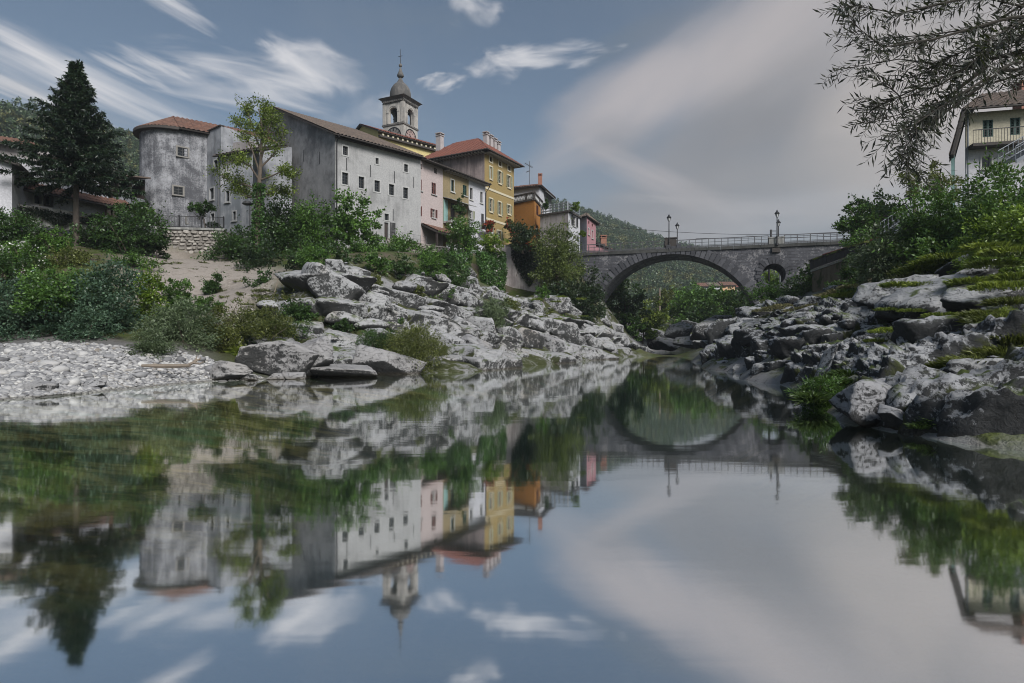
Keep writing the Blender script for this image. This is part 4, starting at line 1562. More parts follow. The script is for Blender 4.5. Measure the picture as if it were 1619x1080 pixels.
    frust(s / 2 + .15, s / 2 + .50, zc + .151, zc + .45)
    frust(s / 2 + .52, s / 2 + .62, zc + .451, zc + .55)
    frust(s / 2 + .60, s / 2 - .15, zc + .551, zc + .75)
    mb.build('cornice', M['lead'], root)
    mb = MB()
    zd = zc + .76
    mb.lathe(ctr + UP * (zd - .02), [(1.74, 0), (1.80, .10), (1.80, .8), (1.74, 1.35), (1.56, 1.95), (1.25, 2.45), (.90, 2.8), (.66, 2.95), (.62, 3.05), (.44, 3.35), (.25, 3.75), (.17, 3.95)], 20)
    zl = zd + 3.85
    mb.lathe(ctr + UP * zl, [(.17, 0), (.42, .08), (.58, .28), (.55, .52), (.40, .85), (.22, 1.3), (.13, 1.7), (.12, 1.9)], 16)
    mb.lathe(ctr + UP * (zl + 1.85), [(.10, 0), (.25, .10), (.30, .28), (.25, .47), (.08, .58)], 14)
    mb.build('dome', M['lead'], root, smooth=True)
    zx = zl + 2.4
    mb = MB()
    mb.tube([ctr + UP * zx, ctr + UP * (zx + 2.5)], [.06, .03], 6)
    mb.tube([ctr + ax[0] * .42 + UP * (zx + 1.3), ctr - ax[0] * .42 + UP * (zx + 1.3)], .045, 6)
    mb.build('cross', M['iron'], root)
    # clock faces
    for a, b, matn in ((corners[0], corners[1], 'lead'), (corners[1], corners[2], 'pink')):
        W = Wall(a, b)
        zcen = zs - 2.05
        cen = W.pt(s / 2 + (.15 if matn == 'lead' else 0), zcen, .03)
        R0 = 1.45
        mb = MB()
        disc = [cen + W.u * (R0 * math.cos(t)) + UP * (R0 * math.sin(t)) for t in np.linspace(0, 2 * math.pi, 37)[:-1]]
        mb.prism(disc, W.n * .05, 0)
        for i in range(36):
            t0, t1 = 2 * math.pi * i / 36, 2 * math.pi * (i + 1) / 36
            q = [cen + W.n * .052 + W.u * (r_ * math.cos(t)) + UP * (r_ * math.sin(t)) for r_, t in ((R0 - .02, t0), (R0 + .12, t0), (R0 + .12, t1), (R0 - .02, t1))]
            mb.prism(q, W.n * .05, 1)
        cf = mb.build('clock_face', [M['clock_grey'] if matn == 'lead' else M['clock_pink'], M['iron']], root)
        for i in range(12):
            tk = MB()
            t = math.pi / 6 * i
            dr_ = W.u * math.cos(t) + UP * math.sin(t)
            sd = W.u * -math.sin(t) + UP * math.cos(t)
            tk.box(cen + W.n * .07 + dr_ * (R0 - .30), (.22, .02, .045 if i % 3 else .11), (dr_, W.n, sd))
            tk.build('numeral', M['iron'], cf)
        hd = MB()
        for t, l, w_ in ((2.2, .75, .07), (-.9, 1.05, .05)):
            dr_ = W.u * math.cos(t) + UP * math.sin(t)
            sd = W.u * -math.sin(t) + UP * math.cos(t)
            hd.box(cen + W.n * .11 + dr_ * l / 2, (l / 2, .02, w_), (dr_, W.n, sd))
        hd.build('hands', M['iron'], cf)
    # the bell
    mb = MB()
    mb.lathe(ctr + UP * (zb + .5), [(.75, 0), (.72, .1), (.5, .5), (.42, .95), (.30, 1.15), (.08, 1.25)], 14)
    mb.tube([ctr - ur * (s / 2 - .3) + UP * (zb + 1.8), ctr + ur * (s / 2 - .3) + UP * (zb + 1.8)], .09, 6)
    mb.tube([ctr + UP * (zb + 1.7), ctr + UP * (zb + 1.85)], .12, 6)
    mb.build('bell', M['iron'], root)


M['clock_grey'] = plain('faded_grey_dial', (0.16, 0.155, 0.15), 0.8, 0, .3, 3)
M['clock_pink'] = plain('faded_pink_dial', (0.34, 0.25, 0.23), 0.8, 0, .3, 3)
church()


# ================================================================== row of small houses along the cliff
def row_houses():
    S = 5.145
    P = at_Y(664.5, 70.3)
    Q = at_Y(767.5, 81.5)
    W = Wall(P, Q)
    uL = lambda px: W.hit(px, 330)[0]
    ze = at(665, 252, 70.3).z - .1
    z0 = 11.5
    depth = 7.0
    spans = [('pink_house', 'pale pink house with brown shutters wedged against the big white building', 'pink', 664.5, 700.2), ('tan_house', 'tan house with a balcony and climbing vine between pink and white houses', 'tan', 700.2, 741), ('white_house', 'narrow bluish white house with a dark balcony door next to the yellow house', 'white2', 741, 767.5)]
    cfg = {
        'pink_house': ([(124, 362, 138, 392), (242, 398, 258, 430), (125, 482, 138, 572), (218, 510, 253, 602), (222, 725, 247, 793), (118, 700, 130, 776)], {}),
        'tan_house': ([(376, 487, 402, 580), (472, 530, 503, 612), (375, 675, 410, 825)], {}),
        'white_house': ([(529, 552, 551, 645), (613, 585, 632, 672), (527, 735, 552, 800), (622, 762, 643, 905)], {}),
    }
    for name, lab, mt, xa, xb in spans:
        ua, ub = (0.0 if xa < 665 else uL(xa)), (W.L if xb > 767 else uL(xb))
        p0, p1 = W.pt(ua, 0), W.pt(ub, 0)
        root = thing(name, v3(p0, 12.0), lab, 'house')
        rects = []
        WW = Wall(p0, p1)
        for r in cfg[name][0]:
            rects.append(WW.rect(cr(r, 640, 190, S)))
        b = -WW.n * depth
        rects_c = [(max(a, .12), min(c, WW.L - .12), d, e) for a, c, d, e in rects]
        body(root, M[mt], [p0, p1, p1 + b, p0 + b], z0, ze, {0: rects_c})
        lb = WW.pt(-.003, ze + .0, .85), WW.pt(WW.L - .003, ze, .85)
        roof_slope(root, lb[0], lb[1], WW.pt(WW.L - .003, ze + 2.1, -depth * .72), WW.pt(-.003, ze + 2.1, -depth * .72), M['tile_brown'], thick=.12)
        if name != 'pink_house':
            rafters(root, WW, .05, WW.L, 9, ze - .16, .75, (.05, .07), 'rafter')
        gutter(root, [WW.pt(0, ze - .05, .92), WW.pt(WW.L - .01, ze - .05, .92)])
        if name == 'pink_house':
            for i, r in enumerate(rects_c):
                if i in (0, 1):
                    window(root, WW, r, surround='darkwood', sill=False, bars=(0, 0), frame='darkframe', trim=.06, proud=.02)
                elif i in (2, 3):
                    window(root, WW, r, surround=None, sill=True, shutters='closed', sh_mat='redshutter', trim=.05, frame='frame')
                elif i == 4:
                    window(root, WW, r, sill=True, shutters='open', sh_mat='redshutter', trim=.05, frame='frame')
                else:
                    window(root, WW, r, sill=False, shutters='right', sh_mat='redshutter', trim=.05, frame='frame')
            # lean-to store below
            t = MB()
        elif name == 'tan_house':
            window(root, WW, rects_c[0], surround='frame', sill=True, bars=(1, 1), frame='greenshutter', trim=.1)
            window(root, WW, rects_c[1], sill=True, shutters='closed', sh_mat='greenshutter', trim=.05)
            u0, u1, a, c = rects_c[2]
            d = MB()
            WW.box(d, u0, u1, a, c, -.22, -.16)
            d.build('door', M['darkwood'], root)
            # balcony: slab, railing, teal panel, lean-to canopy
            r = WW.rect(cr((312, 650, 408, 835), 640, 190, S))
            mb = MB()
            WW.box(mb, .05, r[1] + .1, r[2] - .22, r[2], .003, 1.15)
            bal = mb.build('balcony', M['conc'], root)
            mb = MB()
            WW.box(mb, .10, r[0] + (r[1] - r[0]) * .36, r[2] + .01, r[3] - .1, .01, .06)
            mb.build('screen', M['teal'], bal)
            rr = WW.rect(cr((345, 745, 408, 830), 640, 190, S))
            mb = MB()
            zt = rr[3]
            WW.box(mb, .08, r[1] + .08, zt, zt + .05, 1.05, 1.11)
            n = 16
            for i in range(n + 1):
                u = .10 + (r[1] - .05) * i / n
                WW.box(mb, u - .015, u + .015, r[2], zt, 1.065, 1.095)
            mb.build('railing', M['iron'], bal)
            cr_ = WW.rect(cr((312, 622, 560, 690), 640, 190, S))
            mb = MB()
            a_, b_ = WW.pt(.02, WW.hit(*c3(312, 628, 640, 190, S))[1], 1.3), WW.pt(WW.L + 1.2, WW.hit(*c3(560, 690, 640, 190, S))[1] + .9, 1.3)
            za = WW.hit(*c3(312, 630, 640, 190, S))[1]
            mb.prism([WW.pt(.02, za - .35, 1.3), WW.pt(.02, za + .05, .003), WW.pt(.02, za + .11, .003), WW.pt(.02, za - .28, 1.3)], WW.u * (WW.L - .1))
            mb.build('canopy', M['conc'], root)
        else:
            for r in rects_c[:2]:
                window(root, WW, r, surround='frame', sill=True, bars=(1, 1), frame='greyshutter', trim=.07)
            window(root, WW, rects_c[2], sill=True, shutters='open', sh_mat='sageshutter', trim=.05)
            window(root, WW, rects_c[3], sill=False, shutters='closed', sh_mat='greyshutter', trim=.05)
            u0, u1, a, c = rects_c[3]
            mb = MB()
            WW.box(mb, u0 - 1.0, WW.L + .3, a - .25, a - .02, .003, 1.0)
            bal = mb.build('balcony', M['white2'], root)
            mb = MB()
            for i in range(13):
                u = u0 - .95 + (WW.L + 1.2 - u0) * i / 12
                WW.box(mb, u - .014, u + .014, a - .02, a + .95, .94, .97)
            WW.box(mb, u0 - .97, WW.L + .27, a + .95, a + 1.0, .92, .99)
            mb.build('railing', M['iron'], bal)
            mb = MB()
            mb.tube([WW.pt(WW.L - .1, ze + .1, .9), WW.pt(WW.L + .02, ze - .5, .5), WW.pt(WW.L - .08, ze - 1.0, .12), WW.pt(WW.L - .08, z0, .12)], .06, 8)
            mb.build('drainpipe', M['iron'], root)
    # lean-to store under the pink and tan houses
    root = thing('lean_to_shed', W.pt(1.5, 12, 1.5), 'open lean-to with a terracotta roof at the foot of the pink house', 'shed')
    zt, zb = at(667, 354, 70).z, at(720, 370, 74).z
    a0, a1 = W.pt(0.1, 0, 0), W.pt(uL(722), 0, 0)
    ztop = W.hit(672, 356)[1]
    roof_slope(root, a0 + W.n * 2.4 + UP * (ztop - 1.0), a1 + W.n * 2.4 + UP * (ztop - 1.0), a1 + W.n * .02 + UP * (ztop + .1), a0 + W.n * .02 + UP * (ztop + .1), M['tile_terra'], thick=.2)
    mb = MB()
    for u in (.25, uL(690), uL(718)):
        mb.box(W.pt(u, (11 + ztop - 1.2) / 2, 2.15), (.09, .09, (ztop - 1.2 - 11) / 2), W.ax)
    mb.build('post', M['darkwood'], root)
    mb = MB()
    W.box(mb, uL(684), uL(716), 11, ztop - 2.2, 2.0, 2.15)
    mb.build('low_wall', M['white'], root)
    return W


WROW = row_houses()


# ================================================================== the yellow house
def yellow_house():
    S = 5.145
    A = at_Y(766.5, 82.0)
    B = at_Y(812.5, 88.6)
    W = Wall(A, B)
    wd = 9.6
    bk = -W.n * wd
    p0, p1 = Vector((A[0], A[1], 0)), Vector((B[0], B[1], 0))
    p2, p3 = p1 + bk, p0 + bk
    ze = at(766.5, 240, 82).z
    z0 = 12.0
    root = thing('yellow_house', v3(A, 13), 'tall ochre yellow house with pale green shutters and a red hipped roof', 'house')
    panes = [[(690, 299, 711, 339), (766, 337, 785, 374), (840, 374, 859, 411)],
             [(692, 380, 707, 476), (764, 417, 785, 513), (838, 453, 860, 547)],
             [(691, 640, 712, 742), (763, 668, 783, 768), (838, 692, 859, 762)],
             [(757, 902, 782, 965), (693, 870, 712, 945)]]
    rows = [[W.rect(cr(r, 640, 190, S)) for r in rr] for rr in panes]
    body(root, M['yellow'], [p0, p1, p2, p3], z0, ze, {0: [r for rr in rows for r in rr]})
    # bare side wall: its own render over the side
    Wl = Wall(p3, p0)
    mb = MB()
    Wl.box(mb, .0, Wl.L - .05, 17.0, ze - .02, .003, .04)
    mb.build('side_wall', M['brownwall'], root)
    for i, rr in enumerate(rows):
        for j, r in enumerate(rr):
            window(root, W, r, surround='cream_trim', sill=i > 0, bars=(1, 0) if i == 0 else (1, 2), trim=.16 if i else .2, shutters=None if i == 0 else 'open', sh_mat='sageshutter', frame='darkframe' if i == 0 else 'frame')
    mb = MB()
    for y in (548, 797):
        z = W.hit(*c3(655, y, 640, 190, S))[1]
        W.box(mb, .0, W.L, z - .14, z + .14, .003, .06)
    mb.build('string_course', M['cream_trim'], root)
    # hipped roof
    ov = 1.05
    zr = ze + 3.4
    z_e = ze + .02
    cs = [p0 + W.n * ov - W.u * ov, p1 + W.n * ov + W.u * ov, p2 - W.n * ov + W.u * ov, p3 - W.n * ov - W.u * ov]
    mid0, mid1 = (p0 + p1) / 2 + bk * .5 * 0 - W.n * 3.6, (p2 + p3) / 2 + W.n * 2.2
    # ridge runs away from the front
    r0, r1 = mid0 + UP * zr, mid1 + UP * zr
    c = [q + UP * z_e for q in cs]
    roof_slope(root, c[0], c[1], r0, r0, M['tile_red'])
    roof_slope(root, c[1], c[2], r1, r0, M['tile_red'])
    roof_slope(root, c[2], c[3], r1, r1, M['tile_red'])
    roof_slope(root, c[3], c[0], r0, r1, M['tile_red'])
    rafters(root, W, -.2, W.L + .3, 17, ze - .16, ov * .9, (.06, .09), 'rafter')
    rafters(root, Wl, .2, Wl.L + .3, 19, ze - .16, ov * .9, (.06, .09), 'rafter')
    gutter(root, [c[3] - Wl.n * -.04 - UP * .05, c[0] + (W.n - W.u) * .04 - UP * .05, c[1] + (W.n + W.u) * .04 - UP * .05], .08)
    # row of four chimneys over the front, one at the back
    for k in range(4):
        f = [.43, .57, .70, .83][k]
        cc = W.pt(W.L * f + .5, 0, -2.2)
        chimney(root, cc, .62, .62, ze + .5, at(782 + k * 4.0, 214 + k * 5.0, cc.y).z, (W.u, W.n, UP))
    cc = Wl.pt(.8, 0, -2.0)
    chimney(root, cc, .8, .8, ze, at(674, 216, cc.y).z, (W.u, W.n, UP))
    # lower roof wing to the left
    return W


WYEL = yellow_house()


# ================================================================== houses towards the bridge
def far_houses():
    # white house with red roof and brick stack
    root = thing('red_roof_house', v3(at_Y(850, 98), 13), 'white house with low red roof, brick chimney and roof aerial behind the orange house', 'house')
    a, b, c_ = at_Y(800, 96), at_Y(853, 94), at_Y(872, 101)
    d_ = (a[0] + c_[0] - b[0], a[1] + c_[1] - b[1])
    ze = at(853, 295, 94).z
    W1 = Wall(b, c_)
    hs = [W1.rect((862, 316, 868, 327))]
    body(root, M['white2'], [a, b, c_, d_], 12, ze, {1: hs})
    window(root, W1, hs[0], surround='stone_trim', sill=False, trim=.1)
    W0 = Wall(a, b)
    ctr = (Vector((*a, 0)) + Vector((*c_, 0))) / 2
    ov = .9
    cs = [v3(p, ze) + (v3(p, 0) - ctr).normalized() * ov for p in (a, b, c_, d_)]
    zr = ze + 1.35
    ra, rb = ctr + (v3(a, 0) - v3(b, 0)).normalized() * 1.2 + UP * zr, ctr - (v3(a, 0) - v3(b, 0)).normalized() * 1.2 + UP * zr
    roof_slope(root, cs[0], cs[1], rb, ra, M['tile_terra'])
    roof_slope(root, cs[1], cs[2], rb, rb, M['tile_terra'])
    roof_slope(root, cs[2], cs[3], ra, rb, M['tile_terra'])
    roof_slope(root, cs[3], cs[0], ra, ra, M['tile_terra'])
    mb = MB()
    q = at_Y(854, 95.5)
    zt = at(854, 279, 95.5).z
    mb.box((q[0], q[1], (ze + zt) / 2), (.30, .30, (zt - ze) / 2))
    for i in range(2):
        mb.box((q[0], q[1], zt + .12 + i * .22), (.33, .33, .05))
    mb.box((q[0] - .2, q[1], zt + .2), (.06, .28, .2))
    mb.box((q[0] + .2, q[1], zt + .2), (.06, .28, .2))
    mb.build('chimney', M['brick'], root)
    mb = MB()
    # sun blind over the side window
    u0, u1, z0_, z1_ = W1.rect((859, 306, 873, 314))
    mb.prism([W1.pt(u0, z1_, .01), W1.pt(u0, z0_, 1.0), W1.pt(u0, z0_ + .06, 1.0), W1.pt(u0, z1_ + .06, .01)], W1.u * (u1 - u0))
    mb.build('awning', M['conc'], root)
    # aerial
    root2 = thing('roof_aerial', at(837, 292, 95), 'thin television aerial on a mast above the red roof', 'aerial')
    mb = MB()
    b0 = at(837.5, 292, 95)
    zt = at(837.5, 255, 95).z
    mb.tube([b0, (b0.x, b0.y, zt)], .05, 6)
    mb.build('mast', M['rail'], root2)
    mb = MB()
    for (xa, ya, xb, yb, n) in [(830, 258, 842, 265, 7), (832, 272, 838, 270, 3)]:
        p, q = at(xa, ya, 95), at(xb, yb, 95)
        mb.tube([p, q], .035, 5)
        for i in range(n):
            m_ = p.lerp(q, (i + .5) / n)
            mb.tube([m_ + Vector((.1, -.45, 0)), m_ + Vector((-.1, .45, 0))], .025, 4)
    mb.build('antenna_rods', M['rail'], root2)

    # orange house with roof terrace balustrade
    root = thing('orange_house', v3(at_Y(830, 89), 13), 'orange house with a dark balustraded roof terrace beside the yellow house', 'house')
    a, b, c_ = at_Y(808, 91), at_Y(845, 88.2), at_Y(857.5, 94)
    d_ = (a[0] + c_[0] - b[0], a[1] + c_[1] - b[1])
    zt = at(845, 316, 88.2).z
    W1 = Wall(b, c_)
    W0 = Wall(a, b)
    hs = [W1.rect((848, 325, 851.5, 341)), W1.rect((847.5, 356, 851, 368))]
    body(root, M['orange'], [a, b, c_, d_], 11, zt, {1: hs})
    for h in hs:
        window(root, W1, h, sill=False, shutters='closed', sh_mat='redshutter', trim=.05)
    ctr = (v3(a, 0) + v3(c_, 0)) / 2
    for W in (W0, W1):
        mb = MB()
        W.box(mb, -.1, W.L + .1, zt - .05, zt + .2, -.3, .16 if W is W0 else .155)
        mb.build('cornice', M['dark_eave'], root)
    bal = MB()
    prof = [(.05, 0), (.09, .08), (.13, .28), (.07, .5), (.06, .62), (.09, .7), (.05, .78)]
    bal.lathe((0, 0, 0), prof, 8)
    bme = bal.mesh('baluster', M['stone_trim'])
    rl = MB()
    for W, n in ((W0, 15), (W1, 14)):
        W.box(rl, -.08, W.L + .08, zt + .98, zt + 1.16, -.28, .08 if W is W0 else .075)
        for i in range(n):
            o = link('baluster', bme, root)
            o.location = W.pt(W.L * (i + .5) / n, zt + .2, -.1) - org(root)
        for u in (.02, W.L * .62, W.L - .25):
            W.box(rl, u, u + .26, zt + .2, zt + .98, -.22, .03)
    rl.build('handrail', M['dark_eave'], root)
    mb = MB()
    mb.tube([W1.pt(W1.L + .1, zt, .1), W1.pt(W1.L + .1, 11, .1)], .07, 8)
    mb.build('drainpipe', M['iron'], root)

    # grey house with roof terrace
    root = thing('grey_terrace_house', v3(at_Y(885, 86), 12), 'grey and white house with a fenced roof terrace and potted plants above the bridge end', 'house')
    a, b, c_ = at_Y(854, 88), at_Y(898.5, 85), at_Y(917, 89.5)
    d_ = (a[0] + c_[0] - b[0], a[1] + c_[1] - b[1])
    zt = at(898.5, 335, 85).z
    W0, W1 = Wall(a, b), Wall(b, c_)
    S = 4.91
    h1 = W1.rect(cr((618, 502, 642, 578), 780, 240, S))
    mb = MB()
    wall_panel(mb, W0, 11, zt)
    mb.build('front_wall', M['greyrender'], root)
    mb = MB()
    wall_panel(mb, W1, 11, zt, [h1])
    wall_panel(mb, Wall(c_, d_), 11, zt)
    wall_panel(mb, Wall(d_, a), 11, zt)
    mb.poly([v3(p, zt - .02) for p in (a, b, c_, d_)])
    mb.build('wall', M['white2'], root)
    window(root, W1, h1, sill=True, shutters='open', sh_mat='greyshutter', trim=.05)
    for W in (W0, W1):
        mb = MB()
        W.box(mb, -.15, W.L + .15, zt - .02, zt + .22, -.3, .2 if W is W0 else .195)
        mb.build('cornice', M['dark_eave'], root)
    pst, brd = MB(), MB()
    pst.box((0, 0, 0), (.09, .09, .62))
    brd.box((0, 0, 0), (1, .03, .09), W0.ax)
    pme = pst.mesh('fence_post', M['steel'])
    for W, n in ((W0, 6), (W1, 3)):
        for i in range(n + (W is W1)):
            o = link('fence_post', pme, root)
            o.location = W.pt(.1 + (W.L - .2) * i / n, zt + .84, -.12) - org(root)
        for zz in (.55, .95, 1.3):
            mb = MB()
            W.box(mb, .1, W.L - .1, zt + zz - .08, zt + zz + .08, -.05, -.02)
            mb.build('fence_board', M['steel'], root)
    # pink house
    root = thing('rose_house', v3(at_Y(930, 90), 12), 'small rose pink house under a dark tiled roof at the left end of the bridge', 'house')
    a, b, c_ = at_Y(912, 92.5), at_Y(927.8, 90), at_Y(942, 95)
    d_ = (a[0] + c_[0] - b[0], a[1] + c_[1] - b[1])
    zt = at(927.8, 343, 90).z
    W0, W1 = Wall(a, b), Wall(b, c_)
    hs = [W1.rect(cr(q, 780, 240, S)) for q in [(736, 540, 746, 560), (764, 560, 774, 580), (735, 595, 745, 640), (763, 612, 774, 670)]]
    mb = MB()
    wall_panel(mb, W0, 11, zt)
    wall_panel(mb, Wall(d_, a), 11, zt)
    mb.build('front_wall', M['white2'], root)
    mb = MB()
    wall_panel(mb, W1, 11, zt, hs)
    wall_panel(mb, Wall(c_, d_), 11, zt)
    mb.poly([v3(p, zt - .02) for p in (a, b, c_, d_)])
    mb.build('wall', M['rose'], root)
    for i, h in enumerate(hs):
        window(root, W1, h, sill=i > 1, surround='frame' if i > 1 else None, shutters='closed' if i in (0, 1) else None, sh_mat='redshutter', bars=(1, 1), trim=.09)
    ctr = (v3(a, 0) + v3(c_, 0)) / 2
    cs = [v3(p, zt) + (v3(p, 0) - ctr).normalized() * .9 for p in (a, b, c_, d_)]
    ap = ctr + UP * (zt + 1.3)
    for i in range(4):
        roof_slope(root, cs[i], cs[(i + 1) % 4], ap, ap, M['tile_brown'])
    # steps rail of the rose house
    # low house behind, chimney
    root = thing('low_roof_house', v3(at_Y(958, 99), 12), 'low dark roofed house with a stubby chimney beyond the rose house', 'house')
    a, b, c_ = at_Y(938, 99), at_Y(968, 101), at_Y(978, 108)
    d_ = (a[0] + c_[0] - b[0], a[1] + c_[1] - b[1])
    zt = at(950, 391, 100).z
    body(root, M['rose'], [a, b, c_, d_], 10, zt)
    W0 = Wall(a, b)
    roof_slope(root, W0.pt(-.2, zt + .8, .5), W0.pt(W0.L + .5, zt - .5, .5), W0.pt(W0.L + .5, zt - .1, -4), W0.pt(-.2, zt + 1.6, -4), M['tile_brown'])
    q = at_Y(954, 101)
    chimney(root, q, .9, .9, zt, at(954, 377, 101).z, matname='brick')
    mb = MB()
    for i in range(8):
        W0.box(mb, .1 + i * .32, .13 + i * .32, zt + .2 - .16 * i, zt + 1.1 - .16 * i, .8, .83)
    mb.build('stair_railing', M['rail'], root)


far_houses()


# ================================================================== houses at the far left
def left_houses():
    S = 5.685
    # porch house
    root = thing('porch_house', v3(at_Y(90, 50), 10.5), 'low white house with a deep terracotta porch roof behind the spruce', 'house')
    a, b = at_Y(18, 47.5), at_Y(172, 54.0)
    W = Wall(a, b)
    zt = at(30, 298, 47.5).z
    dr = W.rect(cr((182, 568, 228, 650), 0, 210, S))
    w1 = W.rect(cr((307, 555, 372, 640), 0, 210, S))
    w2 = W.rect(cr((412, 560, 458, 650), 0, 210, S))
    dep = 9
    bk = -W.n * dep
    p0, p1 = v3(a, 0), v3(b, 0)
    zw = zt + .3
    body(root, M['white2'], [p0, p1, p1 + bk, p0 + bk], 9.0, zw + 2.2, {0: [dr, w1, w2]})
    window(root, W, dr, sill=False, surround='frame', bars=(1, 2), trim=.10, label='small arched pane window in the white porch wall')
    window(root, W, w1, sill=False, surround='frame', bars=(0, 0), trim=.12)
    window(root, W, w2, sill=False, surround='darkwood', bars=(0, 0), trim=.16)
    mb = MB()
    W.box(mb, w1[0] - .3, w2[1] + .6, w1[2] - .35, w1[2] - .16, .01, .25)
    mb.build('ledge', M['white2'], root)
    e0, e1 = W.pt(-1.0, zt - .05, 1.1), W.pt(W.L + 1.5, zt - .05, 1.1)
    roof_slope(root, e0, e1, W.pt(W.L + 1.5, zt + .85, -.2), W.pt(-1.0, zt + .85, -.2), M['tile_terra'], amp=.07, period=.34)
    gutter(root, [e0 - UP * .1, e1 - UP * .1], .09)
    pm = MB()
    for px in (162, 172):
        u = W.hit(px, 320)[0]
        W.box(pm, u - .16, u + .16, 9.0, zt - .2, .6, .9)
    pm.build('post', M['pinebark'], root)
    # upper house behind with tiled roof
    root = thing('upper_house', v3(at_Y(20, 60), 12), 'pale brown house whose terracotta roof shows left of the spruce', 'house')
    a, b = at_Y(-60, 58), at_Y(150, 64)
    W = Wall(a, b)
    ze = at(0, 229, 60).z
    bk = -W.n * 8
    p0, p1 = v3(a, 0), v3(b, 0)
    body(root, M['greyrender'], [p0, p1, p1 + bk, p0 + bk], 10, ze)
    mid = W.hit(60, 240)[0]
    roof_slope(root, W.pt(-1, ze, .9), W.pt(mid, ze, .9), W.pt(mid - .6, ze + 1.7, -4), W.pt(-1, ze + 1.7, -4), M['tile_terra'], amp=.08, period=.36)
    roof_slope(root, W.pt(mid, ze - 3.6, .9), W.pt(W.L, ze - 3.6, .9), W.pt(W.L, ze - 2.4, -3), W.pt(mid, ze - 2.4, -3), M['tile_terra'])
    gutter(root, [W.pt(-1, ze - .08, .95), W.pt(mid, ze - .08, .95)], .08)
    # white side house at the frame edge
    root = thing('white_side_house', v3(at_Y(5, 44), 10), 'white walled house under a dark roof edge at the far left', 'house')
    a, b = at_Y(-150, 42), at_Y(19, 44.5)
    W = Wall(a, b)
    zl = at(0, 248, 44).z
    zr_ = at(19, 258, 44.5).z
    bk = -W.n * 7
    p0, p1 = v3(a, 0), v3(b, 0)
    mb = MB()
    zL = zr_ + (zl - zr_) * 5
    mb.poly([W.pt(0, 8), W.pt(W.L, 8), W.pt(W.L, zr_), W.pt(0, zL)])
    for q0, q1, z_a, z_b in ((p1, p1 + bk, zr_, zr_), (p1 + bk, p0 + bk, zr_, zL), (p0 + bk, p0, zL, zL)):
        mb.poly([q0 + UP * 8, q1 + UP * 8, q1 + UP * z_b, q0 + UP * z_a])
    mb.build('wall', M['white2'], root)
    mb = MB()
    mb.prism([W.pt(-.2, zL + .02, .5), W.pt(W.L + .55, zr_ - .25, .5), W.pt(W.L + .55, zr_ - .05, .5), W.pt(-.2, zL + .24, .5)], bk * 1.1 + -W.n * .2)
    mb.build('roof_edge', M['dark_eave'], root)
    mb = MB()
    u, z = W.hit(22, 272)
    # open shed to the right of the spruce
    root = thing('open_shed', v3(at_Y(210, 57), 11), 'dark open shed with a low grey wall left of the round tower', 'shed')
    a, b = at_Y(182, 55), at_Y(229, 58)
    W = Wall(a, b)
    zt = at(215, 279, 57).z
    zl = at(210, 312, 57).z
    p0, p1 = v3(a, 0), v3(b, 0)
    mb = MB()
    bk = -W.n * 5
    W.box(mb, 0, W.L, 9, zl, -.25, .0)
    mb.build('low_wall', M['annexgrey'], root)
    mb = MB()
    for q0, q1 in ((p1, p1 + bk), (p1 + bk, p0 + bk), (p0 + bk, p0)):
        mb.poly([q0 + UP * 9, q1 + UP * 9, q1 + UP * (zt - .02), q0 + UP * (zt - .02)])
    mb.build('back_wall', M['darkwood'], root)
    mb = MB()
    z0r = zt - 1.2
    mb.prism([W.pt(-.8, zt - .6, .7), W.pt(W.L, zt, .7), W.pt(W.L, zt + .12, .7), W.pt(-.8, zt - .48, .7)], bk * 1.05)
    mb.build('roof', M['tile_brown'], root)
    mb = MB()
    for u in (.3, W.L * .5):
        W.box(mb, u, u + .18, zl, zt - .4, -.2, -.02)
    W.box(mb, W.L * .5, W.L, zl + .0, zl + 1.0, -2.0, -1.9)
    mb.build('post', M['darkwood'], root)


left_houses()


